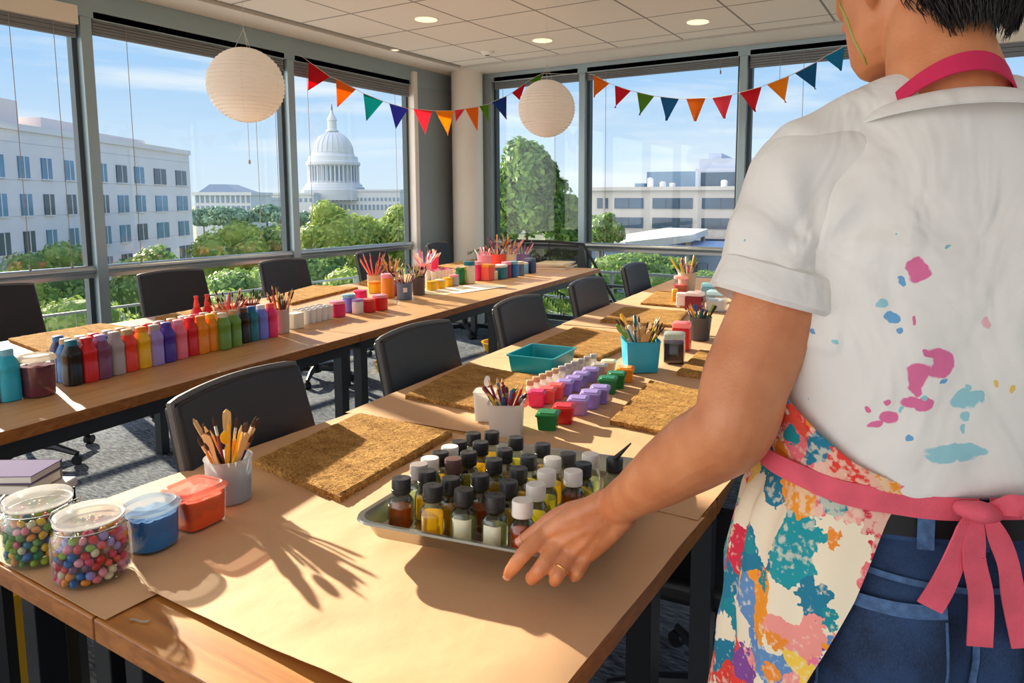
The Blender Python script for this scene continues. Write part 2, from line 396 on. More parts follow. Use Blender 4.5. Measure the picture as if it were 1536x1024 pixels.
# recessed downlights, a small spot, a smoke detector
m_lens = mat('downlight_lens', S(255, 232, 190), .5, emit=((1, .80, .50, 1), 1.0))
m_white = mat('white_enamel', S(232, 228, 220), .4)
for (x, y, r_, lb) in ((-3.60, 4.30, .085, 'round recessed ceiling light, leftmost of the three over the corner'), (-3.2, 5.36, .085, 'round recessed ceiling light above the right paper lantern'),
                   (-1.84, 5.43, .085, 'round recessed ceiling light above the right bunting'), (-4.56, 5.0, .03, 'tiny spotlight in the ceiling slot')):
    t_ = thing('ceiling_light', lb, 'ceiling light', (x, y, 2.75), 0, 'recessed ceiling lights')
    MB().lathe([(r_, -.002), (r_+.014, -.004), (r_+.014, .001), (r_, .001)], 28, cap0=False, cap1=False).build('trim_ring', m_white, t_)
    MB().lathe([(r_, -.003), (r_*.6, -.007), (.001, -.009)], 28, cap0=False).build('lens', m_lens, t_)
    ld = bpy.data.lights.new('downlight', 'SPOT'); ld.energy = 34 if r_ > .05 else 6; ld.color = (1, .84, .62); ld.spot_size = R(130); ld.spot_blend = .8; ld.shadow_soft_size = .08
    lo = bpy.data.objects.new('downlight', ld); C.objects.link(lo); lo.parent = t_; lo.location = (0, 0, -.03)
t_ = thing('smoke_detector', 'small white smoke detector on the ceiling tiles', 'smoke detector', (-3.88, 5.5, 2.75))
MB().lathe([(.06, 0), (.06, -.012), (.04, -.03), (.001, -.032)], 24, cap0=False).build('housing', m_white, t_)
MB().lathe([(.022, -.03), (.022, -.036), (.001, -.037)], 16, cap0=False).build('sensor', mat('sensor_grey', S(120), .5), t_)
# ================================================================ outside, far below and beyond the windows
GZ = -14
m_ground = mat('city_ground', S(104, 112, 84), .9, 0, .25, .03)
tag(MB().box(-1600, 1600, 8, 2200, GZ-.5, GZ).build('ground', m_ground, smooth=False), 'green city ground far below the windows', kind='structure')
def leafmat(name, c1, c2, trans=.35):
    m = bpy.data.materials.new(name); m.use_nodes = True; t = m.node_tree; b = t.nodes['Principled BSDF']
    b.inputs['Roughness'].default_value = .6
    g = N(t, 'ShaderNodeNewGeometry'); r_ = N(t, 'ShaderNodeMix', data_type='RGBA'); t.links.new(g.outputs['Random Per Island'], r_.inputs[0])
    r_.inputs[6].default_value = c1; r_.inputs[7].default_value = c2; t.links.new(r_.outputs[2], b.inputs['Base Color'])
    tl = N(t, 'ShaderNodeBsdfTranslucent'); t.links.new(r_.outputs[2], tl.inputs[0]); ms = N(t, 'ShaderNodeMixShader'); ms.inputs[0].default_value = trans
    t.links.new(b.outputs[0], ms.inputs[1]); t.links.new(tl.outputs[0], ms.inputs[2]); t.links.new(ms.outputs[0], t.nodes['Material Output'].inputs[0])
    return m
m_leaf_a = leafmat('leaf_bright', S(196, 208, 104), S(132, 164, 72))
m_leaf_b = leafmat('leaf_mid', S(160, 184, 100), S(98, 138, 78))
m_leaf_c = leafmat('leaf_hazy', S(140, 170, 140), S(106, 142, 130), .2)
m_leaf_d = leafmat('leaf_dark', S(140, 172, 74), S(58, 108, 52))
m_bark = mat('bark', S(92, 74, 58), .9, 0, .2, 8)

def tree(c, rad, hgt, m_leaf, label, grp, n=2600, ls=.5, blobs=11, seed=0, base=None, name='leafy_tree', core_on=True):
    """crown of overlapping leafy clumps on a trunk; c = centre of the crown"""
    rnd = random.Random(seed); base = GZ if base is None else base
    t_ = thing(name, label, 'tree', (c[0], c[1], base), 0, grp)
    cz = c[2]-base
    cl = [(Vector((0, 0, 0)), .72)]
    for i in range(blobs):
        a = rnd.uniform(0, 2*PI); e_ = rnd.uniform(-.5, .95); q = rnd.uniform(.45, .75)
        cl.append((Vector((math.cos(a)*q*math.sqrt(1-min(.9, e_*e_)), math.sin(a)*q*math.sqrt(1-min(.9, e_*e_)), e_*.68)), rnd.uniform(.28, .44)))
    f = MB()
    core = MB()
    for p, r_ in cl:
        P_ = Vector((p.x*rad, p.y*rad, cz+p.z*hgt))
        core.sphere(P_, 1, 10, 7, (r_*rad*.84, r_*rad*.84, r_*hgt*.84) if core_on else (r_*rad*.5, r_*rad*.5, r_*hgt*.5))
    wts = [r_*r_ for _, r_ in cl]
    for i in range(n):
        p, r_ = rnd.choices(cl, wts)[0]
        d = Vector((rnd.gauss(0, 1), rnd.gauss(0, 1), rnd.gauss(.15, 1))).normalized()
        q = Vector((p.x*rad+d.x*r_*rad*rnd.uniform(.85, 1.08), p.y*rad+d.y*r_*rad*rnd.uniform(.85, 1.08), cz+p.z*hgt+d.z*r_*hgt*rnd.uniform(.85, 1.08)))
        s_ = ls*rnd.uniform(.5, 1.2)
        u_ = (d.orthogonal().normalized()); v_ = d.cross(u_)
        a = rnd.uniform(0, 2*PI); u2 = u_*math.cos(a)+v_*math.sin(a)+d*rnd.uniform(-.7, .7); v2 = d.cross(u2).normalized()+d*rnd.uniform(-.4, .4)
        f.add([q-u2*s_, q+v2*s_*.6, q+u2*s_, q-v2*s_*.6], [(0, 1, 2, 3)])
    f.v += core.v and []
    off = len(f.v); f.v += core.v; f.f += [tuple(i+off for i in q) for q in core.f]; f.m += core.m
    f.build('foliage', m_leaf, t_, fix=False, smooth=False)
    tr = MB(); tr.tube([(0, 0, 0), (.02*rad, 0, cz*.5), (0, 0, cz)], [rad*.07, rad*.05, rad*.03], 8)
    tr.build('trunk', m_bark, t_)
    return t_

# --- white office block on the left
m_block = mat('block_stone', S(228, 226, 234), .8, 0, .03, .4)
m_bglass = mat('block_window', S(84, 134, 170), .15, .3, .25, .3)
m_bglass2 = mat('block_window_dark', S(62, 84, 104), .2, .2, .3, .4)
A0 = dep(287, 300, 100); A0.z = 0
dd = ray(750, 300); dd.z = 0; dd.normalize(); nrm = Vector((dd.y, -dd.x, 0))
M = Matrix.Translation((A0.x, A0.y, 0)) @ Matrix(((dd.x, -nrm.x, 0, 0), (dd.y, -nrm.y, 0, 0), (0, 0, 1, 0), (0, 0, 0, 1)))
# local: +x along the facade (away), -y towards us
bt = thing('office_block', 'white stone office block with square windows at the left', 'building', (0, 0, 0)); bt.matrix_world = M
wb = MB(); wb.box(-75, 0, 0, 30, GZ, 8.0)
wb.box(-75, 0, -.25, 30, 7.7, 8.3)
wb.cur = 1
for z in (6.6, 3.2, -.1, -3.4, -6.7): wb.box(-75, 0, -.02, 0, z, z+.05)
wb.build('wall', [m_block, mat('block_joint', S(186, 186, 196), .8)], bt, smooth=False)
ub = MB(); ub.box(-75, -26, 6, 26, 8, 11.6); ub.box(-75, -34, 5, 20, 11.6, 12.4); ub.box(-24, -17, 5, 12, 8, 10.2); ub.box(-17, -6, 3, 18, 8.3, 9.2)
ub.build('penthouse', mat('penthouse_stone', S(214, 206, 204), .8), bt, smooth=False)
pg = MB(); pg.box(-60, -34.5, 7, 14, 15.0, 15.3)
for x in (-55, -46, -40, -35.2): pg.box(x-.12, x+.12, 7.2, 7.45, 12.4, 15)
for z in (12.9, 13.3): pg.box(-60, -34.4, 6.2, 6.3, z, z+.1)
pg.build('roof_pergola', mat('pergola_metal', S(150, 160, 172), .5, .2), bt, smooth=False)
cols = [(-43.5, 1.5), (-38.6, 1.5), (-35.2, 1.5), (-31.9, 1.5), (-28.3, 1.5), (-22.2, 1.5), (-18.3, 2.2), (-14.3, 2.2), (-9.0, 3.1), (-3.0, 3.1), (-48, 1.5), (-52, 1.5)]
for x, ww in cols:
    for r_, z in enumerate((4.4, .95, -2.5, -5.9, -9.3)):
        fw = MB(); fw.box(x-ww/2, x+ww/2, -.12, .12, z-1.0, z+1.0); fw.cur = 1; fw.box(x-.06, x+.06, -.15, -.1, z-1, z+1); fw.box(x-ww/2-.1, x+ww/2+.1, -.2, .02, z-1.12, z-1.0)
        fw.build('window', [m_bglass if (int(x)+r_) % 3 else m_bglass2, m_block], bt, smooth=False)

# --- long neoclassical wing and the domed building
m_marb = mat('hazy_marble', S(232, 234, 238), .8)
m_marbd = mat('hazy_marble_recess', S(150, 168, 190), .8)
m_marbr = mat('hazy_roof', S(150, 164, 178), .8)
LW = 260.
def farbox(px0, px1, d): 
    a = dep(px0, 300, d); b = dep(px1, 300, d); return a, b
def classical(px0, px1, ytop, ybot, d, label, ncol, roof=True, rows=((.15, .45), (.58, .85)), dp=20):
    a, b = farbox(px0, px1, d); a.z = b.z = 0
    ux = (b-a).normalized(); ln = (b-a).length; ny = Vector((-ux.y, ux.x, 0))
    if ny.dot(CF) < 0: ny = -ny
    M_ = Matrix(((ux.x, ny.x, 0, a.x), (ux.y, ny.y, 0, a.y), (0, 0, 1, 0), (0, 0, 0, 1)))
    zt = CAMH+(300-ytop)/FPX*d; zb = CAMH+(300-ybot)/FPX*d
    t_ = thing('classical_building', label, 'building'); t_.matrix_world = M_
    q = MB(); q.box(0, ln, 0, dp, GZ, zt); q.box(-.6, ln+.6, -.6, dp, zt-1.2, zt); q.build('wall', m_marb, t_, smooth=False)
    h = zt-zb
    win = MB()
    for i in range(ncol):
        x = ln*(i+.5)/ncol
        for r0, r1 in rows: win.box(x-ln/ncol*.27, x+ln/ncol*.27, -.15, .1, zt-h*r1, zt-h*r0)
    win.build('window_row', m_marbd, t_, smooth=False)
    if roof:
        rf = MB(); rf.add([(1, 1, zt), (ln*.78, 1, zt), (ln*.78, dp, zt), (1, dp, zt), (3, 6, zt+3), (ln*.45, 6, zt+3), (ln*.45, dp-4, zt+3), (3, dp-4, zt+3)],
                          [(0, 1, 5, 4), (1, 2, 6, 5), (2, 3, 7, 6), (3, 0, 4, 7), (4, 5, 6, 7)]); rf.build('roof', m_marbr, t_, smooth=False)
    return t_
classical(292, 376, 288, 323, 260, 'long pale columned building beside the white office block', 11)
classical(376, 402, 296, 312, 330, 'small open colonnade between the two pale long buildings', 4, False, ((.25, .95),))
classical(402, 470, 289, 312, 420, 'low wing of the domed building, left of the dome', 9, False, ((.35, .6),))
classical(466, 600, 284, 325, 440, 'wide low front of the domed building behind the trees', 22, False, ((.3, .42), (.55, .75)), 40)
dd0 = dep(502, 300, 450); dc = Vector((dd0.x, dd0.y, CAMH)); kx = 450/FPX
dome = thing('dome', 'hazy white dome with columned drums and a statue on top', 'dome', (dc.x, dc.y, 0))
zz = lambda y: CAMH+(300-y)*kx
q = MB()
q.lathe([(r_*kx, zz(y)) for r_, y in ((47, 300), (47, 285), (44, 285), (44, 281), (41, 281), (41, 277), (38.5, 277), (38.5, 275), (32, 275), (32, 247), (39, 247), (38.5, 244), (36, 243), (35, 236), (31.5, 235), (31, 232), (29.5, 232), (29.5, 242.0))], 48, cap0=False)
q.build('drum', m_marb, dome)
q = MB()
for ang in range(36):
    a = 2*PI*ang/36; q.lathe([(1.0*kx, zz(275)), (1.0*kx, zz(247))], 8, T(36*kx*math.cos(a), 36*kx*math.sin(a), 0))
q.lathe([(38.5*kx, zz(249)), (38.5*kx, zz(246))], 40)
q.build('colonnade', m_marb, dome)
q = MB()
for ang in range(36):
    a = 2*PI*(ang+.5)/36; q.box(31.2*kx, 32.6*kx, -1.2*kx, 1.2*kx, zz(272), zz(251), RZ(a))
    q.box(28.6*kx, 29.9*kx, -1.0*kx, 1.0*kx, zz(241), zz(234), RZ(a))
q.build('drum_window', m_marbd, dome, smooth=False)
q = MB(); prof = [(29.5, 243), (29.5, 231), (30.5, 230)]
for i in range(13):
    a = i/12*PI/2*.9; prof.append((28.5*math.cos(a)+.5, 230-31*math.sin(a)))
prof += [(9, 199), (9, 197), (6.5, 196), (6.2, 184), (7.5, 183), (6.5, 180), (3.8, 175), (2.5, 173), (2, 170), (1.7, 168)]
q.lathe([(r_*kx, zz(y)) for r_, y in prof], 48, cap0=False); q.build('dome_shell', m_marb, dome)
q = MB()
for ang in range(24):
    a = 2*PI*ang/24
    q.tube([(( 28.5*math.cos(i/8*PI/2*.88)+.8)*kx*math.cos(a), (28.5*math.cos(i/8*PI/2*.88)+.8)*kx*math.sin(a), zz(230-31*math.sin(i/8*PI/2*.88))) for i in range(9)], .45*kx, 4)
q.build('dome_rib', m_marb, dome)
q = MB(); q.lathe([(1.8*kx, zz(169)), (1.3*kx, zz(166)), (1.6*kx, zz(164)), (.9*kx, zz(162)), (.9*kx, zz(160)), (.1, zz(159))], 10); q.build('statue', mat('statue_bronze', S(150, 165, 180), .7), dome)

# --- concrete office beyond the far wall
m_conc = mat('concrete_office', S(216, 206, 196), .85, 0, .04, .5)
m_ribbon = mat('ribbon_window', S(58, 84, 108), .15, .2, .35, .25)
m_blu = mat('blue_glass_wall', S(112, 140, 166), .3, .1, .08, .5)
OD = 70.
a = dep(868, 300, OD); b = dep(1300, 300, OD*.86); a.z = b.z = 0; ux = (b-a).normalized(); ny = Vector((-ux.y, ux.x, 0)); ln = (b-a).length
M_ = Matrix(((ux.x, ny.x, 0, a.x), (ux.y, ny.y, 0, a.y), (0, 0, 1, 0), (0, 0, 0, 1)))
ot = thing('concrete_office', 'stepped concrete office with long ribbon windows beyond the far wall', 'building'); ot.matrix_world = M_
z_ = lambda y: CAMH+(302-y)/FPX*OD
def fx(px):           # facade coordinate seen at a pixel column
    d = ray(px, 300); det = d.x*(-ux.y)+d.y*ux.x
    t1 = (a.x*(-ux.y)+a.y*ux.x)/det; P_ = Vector((d.x*t1, d.y*t1, 0)); return (P_-a).dot(ux)
q = MB(); q.box(fx(884), ln, 0, 26, GZ, z_(285)); q.box(fx(884)-.3, ln, -.4, 26, z_(288), z_(283)); q.build('wall', m_conc, ot, smooth=False)
q = MB(); q.box(fx(947), fx(1028), 6, 20, z_(284), z_(258)); q.box(fx(932), fx(947), 5, 14, z_(284), z_(276)); q.build('glass_storey', m_blu, ot, smooth=False)
q = MB(); q.box(fx(1028), ln, 5, 24, z_(284), z_(255)); q.box(fx(1032), ln, 5.5, 22, z_(255), z_(240)); q.box(fx(1043), fx(1064), 7, 15, z_(240), z_(231)); q.build('upper_storey', mat('office_upper', S(196, 204, 220), .8), ot, smooth=False)
q = MB(); q.box(fx(1037), ln, 4.8, 5.2, z_(281), z_(261)); q.build('upper_window', m_ribbon, ot, smooth=False)
for y0, y1 in ((299, 314), (327, 342), (356, 371), (385, 400)):
    for p0, p1 in ((896, 904), (908, 912), (922, 965), (979, 1039), (1053, 1110), (1124, 1180), (1200, 1280)):
        q = MB(); q.box(fx(p0), fx(p1), -.1, .15, z_(y1), z_(y0)); q.cur = 1
        nmu = max(1, int((fx(p1)-fx(p0))/1.2))
        for i in range(1, nmu): x = lerp(fx(p0), fx(p1), i/nmu); q.box(x-.03, x+.03, -.14, -.1, z_(y1), z_(y0))
        q.build('window', [m_ribbon, m_framed], ot, smooth=False)
for p, h in ((966, 2.2), (985, 1.4), (1000, 1.1), (1080, 1.6)):
    MB().lathe([(.3, 0), (.3, h*.45), (.1, h*.5)], 12, T(fx(p), 2.5, z_(285))).build('roof_vent', m_marb, ot)
# pale canopy roof and low annex between
ct = thing('canopy_roof', 'pale flat angled canopy roof in front of the concrete office', 'roof')
def rp3(px, py, d): return dep(px, py, d)
P4 = [rp3(882, 360, 42), rp3(1004, 340, 52), rp3(1062, 342, 50), rp3(1036, 352, 44), rp3(938, 363, 38)]
q = MB(); zt = sum(p.z for p in P4)/5
P4 = [Vector((p.x, p.y, zt)) for p in (at(882, 360, -1.1), at(1004, 341, -1.1), at(1062, 343, -1.1), at(1038, 352, -1.1), at(938, 363, -1.1))]
P4 = [Vector((p.x, p.y, -1.1)) for p in P4]
q.add(P4+[p-Vector((0, 0, .5)) for p in P4], [(0, 1, 2, 3, 4), (9, 8, 7, 6, 5)]+[(i, (i+1) % 5, (i+1) % 5+5, i+5) for i in range(5)])
q.build('roof_slab', mat('canopy_cream', S(226, 222, 210), .7), ct, smooth=False)
q = MB()
c0 = sum(P4, Vector())/5
for p in P4:
    u_ = p.lerp(c0, .12); q.box(u_.x-.15, u_.x+.15, u_.y-.15, u_.y+.15, GZ, -1.5)
q.build('support_post', mat('post_grey', S(150), .6), ct, smooth=False)
an = thing('low_annex', 'low blue-grey annex below the canopy roof', 'building', (0, 0, 0))
p0 = at(1000, 372, -2.2); p0b = at(1300, 376, -2.2)
q = MB(); q.box(p0.x-9, p0.x+22, p0.y, p0.y+9, GZ, -2.4); q.build('wall', mat('annex_wall', S(120, 140, 165), .7), an, smooth=False)
q = MB(); q.box(p0.x-9.3, p0.x+22.3, p0.y-.3, p0.y+9.3, -2.4, -2.1); q.build('roof', mat('annex_roof', S(150, 180, 215), .5), an, smooth=False)
for i in range(7):
    q = MB(); q.box(p0.x-8+i*4.2, p0.x-5.2+i*4.2, p0.y-.1, p0.y+.1, -6, -3.2); q.build('window', m_ribbon, an, smooth=False)

# --- trees
TG = 'trees outside the left windows'
def tpx(px, py, d, wpx, hpx, ml, label, grp, seed, n=2600, ls=None, blobs=11):
    c = dep(px, py, d); k_ = d/FPX
    return tree((c.x, c.y, c.z), wpx*k_/2, hpx*k_/2, ml, label, grp, n, ls if ls else 4.2*k_, blobs, seed, core_on=not (ls and ls > .1))
tpx(340, 385, 75, 140, 120, m_leaf_a, 'bright green tree right of the white office block', TG, 1)
tpx(420, 388, 80, 120, 110, m_leaf_b, 'green tree in front of the left window post of the dome window', TG, 2)
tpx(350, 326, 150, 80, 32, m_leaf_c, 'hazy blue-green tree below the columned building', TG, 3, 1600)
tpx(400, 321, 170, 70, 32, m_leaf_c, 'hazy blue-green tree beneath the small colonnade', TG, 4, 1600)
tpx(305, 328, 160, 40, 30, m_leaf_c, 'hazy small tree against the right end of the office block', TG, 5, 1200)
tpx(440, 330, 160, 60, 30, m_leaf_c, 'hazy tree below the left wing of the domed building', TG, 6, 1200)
tpx(510, 362, 62, 135, 130, m_leaf_a, 'large light green tree right below the dome', TG, 7, 4200)
tpx(590, 368, 66, 120, 120, m_leaf_a, 'light green tree right of the dome', TG, 8, 3600)
tpx(480, 425, 50, 130, 120, m_leaf_b, 'mid green tree low below the dome', TG, 9, 3000)
tpx(85, 432, 48, 190, 150, m_leaf_b, 'leafy tree before the lower storeys of the white office block', TG, 10, 3600)
tpx(225, 440, 46, 150, 140, m_leaf_b, 'leafy tree at the right foot of the white office block', TG, 11, 3000)
tpx(20, 470, 40, 150, 150, m_leaf_a, 'leafy tree at the lower left corner of the left window', TG, 12, 3000)
tpx(380, 455, 40, 190, 130, m_leaf_b, 'leafy tree seen through the lower panes behind the second chair', TG, 13, 3600)
tpx(560, 450, 36, 190, 120, m_leaf_a, 'leafy tree seen through the lower pane beneath the dome', TG, 14, 3600)
tpx(140, 520, 30, 260, 150, m_leaf_a, 'sunny tree low behind the lower left pane', TG, 15, 4000)
tpx(300, 500, 34, 240, 130, m_leaf_a, 'sunny tree low behind the lower middle pane', TG, 16, 3600)
tpx(0, 560, 26, 200, 140, m_leaf_b, 'dark tree low at the far left lower pane', TG, 17, 2600)
TG2 = 'trees outside the far windows'
tpx(790, 292, 20, 125, 165, m_leaf_d, 'big dark green tree close outside the far window', TG2, 20, 9000, .12, 30)
tpx(735, 330, 22, 80, 150, m_leaf_d, 'dark tree close outside, beside the cream column', TG2, 21, 4500, .12, 18)
tpx(845, 345, 24, 70, 130, m_leaf_d, 'dark tree close outside, left of the post with the paper lantern', TG2, 22, 4500, .12, 18)
tpx(905, 345, 34, 70, 60, m_leaf_b, 'tree in front of the left end of the concrete office', TG2, 23, 2600)
tpx(960, 410, 26, 180, 60, m_leaf_b, 'hedge-like tree below the far rail', TG2, 24, 4000)
tpx(850, 440, 20, 200, 90, m_leaf_d, 'bushy tree low behind the mesh-backed frame', TG2, 25, 4200)
tpx(1060, 440, 24, 160, 70, m_leaf_b, 'bushy tree low behind the farthest chair', TG2, 26, 3000)
# terrace edge with a wire rail outside both walls
m_tr = mat('terrace_rail', S(140, 150, 152), .4, .5); m_wire = mat('terrace_wire', S(120, 130, 130), .5, .4)
tt = thing('terrace_railing', 'outdoor wire railing beyond the left windows', 'railing', (WX-.9, 2.5, -.1))
q = MB(); q.box(-.012, .012, -6, 3.9, .605, .625); q.box(-.01, .01, -6, 3.9, .30, .315); q.build('rail_bar', m_tr, tt, smooth=False)
for y in (-3.2, -1.6, 0, 1.6, 3.2):
    MB().box(-.02, .02, y-.02, y+.02, -.3, .62).build('post', m_tr, tt, smooth=False)
q = MB()
for i in range(150): y = -6+i*.066; q.box(-.002, .002, y-.002, y+.002, 0, .6)
q.build('wire', m_wire, tt, smooth=False)
tt = thing('terrace_railing', 'outdoor double rail beyond the far windows', 'railing', (-.5, WY+1.0, -.1))
q = MB()
for z in (.28, .45, .62): q.box(-4, 4, -.02, .02, z, z+.03)
q.build('rail_bar', m_tr, tt, smooth=False)
for x in (-3, -1.4, .2, 1.8): MB().box(x-.02, x+.02, -.02, .02, -.3, .62).build('post', m_tr, tt, smooth=False)
tag(MB().box(WX-1.3, 4, WY+.2, WY+1.6, -.6, -.15).build('terrace_slab', mat('terrace_concrete', S(190, 186, 180), .9, 0, .05, 3), smooth=False), 'concrete terrace floor outside the far wall', kind='structure')
tag(MB().box(WX-1.3, WX-.2, -6, WY+.2, -.6, -.15).build('terrace_floor', MATS['terrace_concrete'], smooth=False), 'concrete terrace floor outside the left wall', kind='structure')
# ================================================================ tables
def woodmat(name, c1, c2, sc=(2.2, 26, 26), rough=.4):
    m = bpy.data.materials.new(name); m.use_nodes = True; t = m.node_tree; b = t.nodes['Principled BSDF']
    b.inputs['Roughness'].default_value = rough
    tcn = N(t, 'ShaderNodeTexCoord'); mp_ = N(t, 'ShaderNodeMapping'); mp_.inputs['Scale'].default_value = sc; t.links.new(tcn.outputs['Object'], mp_.inputs[0])
    n = N(t, 'ShaderNodeTexNoise'); n.inputs['Scale'].default_value = 1.0; n.inputs['Detail'].default_value = 6; n.inputs['Distortion'].default_value = 1.2
    t.links.new(mp_.outputs[0], n.inputs[0])
    r_ = N(t, 'ShaderNodeValToRGB'); r_.color_ramp.elements[0].color = c1; r_.color_ramp.elements[1].color = c2
    r_.color_ramp.elements[0].position = .32; r_.color_ramp.elements[1].position = .68
    t.links.new(n.outputs[0], r_.inputs[0]); t.links.new(r_.outputs[0], b.inputs['Base Color'])
    bp = N(t, 'ShaderNodeBump'); bp.inputs['Strength'].default_value = .1; bp.inputs['Distance'].default_value = .004
    t.links.new(n.outputs[0], bp.inputs['Height']); t.links.new(bp.outputs[0], b.inputs['Normal'])
    return m
m_wood = woodmat('table_wood', S(160, 96, 36), S(206, 140, 70))
m_wood2 = woodmat('table_laminate', S(190, 142, 92), S(210, 166, 114), (26, 2.2, 26))
m_steel = mat('table_steel', S(66, 70, 74), .4, .5)
m_black = mat('table_black_steel', S(28, 29, 32), .4, .3)
m_kraft = mat('kraft_paper', S(218, 174, 132), .7, 0, .04, 5, .3, 9)
TT = .038
m_edge = woodmat('table_edge', S(140, 82, 32), S(178, 112, 52), (20, 20, 60))
def table(x, y, rz, wd, ln, label, mt, legs, mleg=None, rail=True):
    """x, y = near right corner; the table runs +Y for ln and -X for wd in its own frame"""
    t_ = thing('work_table', label, 'table', (x, y, 0), rz, 'work tables')
    tb_ = MB().box(-wd, 0, 0, ln, .75-TT, .75); tb_.m = [1, 0, 1, 1, 1, 1]
    tb_.build('tabletop', [mt, m_edge], t_, smooth=False, bevel=.003)
    if rail:
        q = MB()
        for a_, b_, c_, d_ in ((-.06, -.035, .05, ln-.03), (-wd+.035, -wd+.06, .05, ln-.03), (-wd+.04, -.04, .05, .075), (-wd+.04, -.04, ln-.055, ln-.03)):
            q.box(a_, b_, c_, d_, .75-TT-.055, .75-TT)
        q.build('frame', m_steel, t_, smooth=False)
    for lx, ly in legs:
        q = MB(); q.box(lx-.024, lx+.024, ly-.024, ly+.024, 0, .75-TT); q.build('leg', mleg or m_steel, t_, smooth=False, bevel=.002)
    return t_
table(-1.102, .51, 0, .43, .94, 'narrow wooden table under the candy jars at the near left corner', m_wood, [(-.055, .06), (-.30, .06), (-.055, .85), (-.375, .85)], m_black)
table(-.41, .51, 0, .688, .90, 'wooden table under the metal tray, bare strip at its near edge', m_wood, [(-.655, .06), (-.05, .62), (-.655, .84)], m_black)
RR = R(6)
def along(x, y, a_, d): return (x-math.sin(a_)*d, y+math.cos(a_)*d)
q0 = (-.41, 1.42)
table(q0[0], q0[1], RR, 1.12, 1.75, 'paper-covered middle table of the right row under the teal bin', m_wood, [(-.05, .1), (-1.07, .1), (-.05, 1.65), (-1.07, 1.65)])
q1 = along(*q0, RR, 1.76)
table(q1[0], q1[1], RR, 1.12, 2.45, 'paper-covered far table of the right row near the far windows', m_wood, [(-.05, .1), (-1.07, .1), (-.05, 2.35), (-1.07, 2.35)])
LRR = R(7.2)
l0 = (-2.12, -.0)
lt = []
for i, (L_, lb) in enumerate(((.78, 'bare wooden table at the near end of the left row'), (1.60, 'long wooden table of the left row under the row of paint bottles'), (1.53, 'middle wooden table of the left row with pink and red tubs'), (1.95, 'far wooden table of the left row with notebooks at its end'))):
    p_ = along(*l0, LRR, sum((.78, 1.60, 1.53, 1.95)[:i])+.004*i)
    lt.append(p_)
    table(p_[0], p_[1], LRR, 1.36, L_, lb, m_wood2, [(-.06, .07), (-1.30, .07), (-.06, L_-.07), (-1.30, L_-.07)])

# brown kraft paper laid over the right row
def paper(x0, x1, y0, y1, z, rz, org, label, seed=0, amp=.0014, curl=None, name='kraft_paper'):
    def fn(u_, v_):
        x = lerp(x0, x1, u_); y = lerp(y0, y1, v_)
        h = z+amp*(1+noise.noise(Vector((x*6, y*6, seed))))+amp*.6*(1+noise.noise(Vector((x*19, y*15, seed+3))))
        if curl: h += curl(x, y)
        ed = .004*noise.noise(Vector((x*8, y*8, seed+9)))
        return (x+(ed if v_ in (0, 1) else 0), y+(ed if u_ in (0, 1) else 0), h)
    nu = max(8, int((x1-x0)/.02)); nv = max(8, int((y1-y0)/.02))
    q = MB().grid(fn, nu, nv, .0006)
    return tag(q.build(name, m_kraft, None, (org[0], org[1], 0), rz, fix=False), label, 'paper', 'kraft paper sheets on the right row of tables')
paper(-1.525, -1.075, .515, 1.46, .7512, 0, (0, 0), 'brown kraft paper strip under the candy jars and the powder tubs', 1)
paper(-1.10, -.405, .592, 1.30, .7532, 0, (0, 0), 'brown kraft paper sheet under the metal tray with a lifted front edge', 2, .0024,
      lambda x, y: .009*max(0, 1-(y-.592)/.06)*(.5+.5*math.sin(x*9+1))**2)
paper(-1.11, -.41, 1.28, 1.62, .7562, 0, (0, 0), 'brown kraft paper sheet just behind the metal tray', 3, .001)
paper(-1.125, -.005, .14, 1.78, .7512, RR, q0, 'brown kraft paper sheet under the teal bin and the tubs', 4)
paper(-1.125, -.005, 1.765, 4.20, .7538, RR, q0, 'brown kraft paper sheet on the far table of the right row', 5)
# two flecks of torn paper on the bare wood strip
m_shred = mat('paper_scrap', S(176, 160, 140), .7)
p_ = at(208, 932); q = MB(); q.add([(-.016, .004, 0), (-.004, .001, .002), (.008, .0, .001), (.018, .004, .003), (.019, -.003, .002), (.006, -.003, 0), (-.004, -.002, .001), (-.012, -.006, .002)], [(0, 1, 6, 7), (1, 2, 5, 6), (2, 3, 4, 5)])
tag(q.build('paper_scrap', m_shred, None, (p_.x, p_.y, .7515), .3, fix=False), 'tiny torn grey scrap on the bare wood strip of the near table', 'scrap')

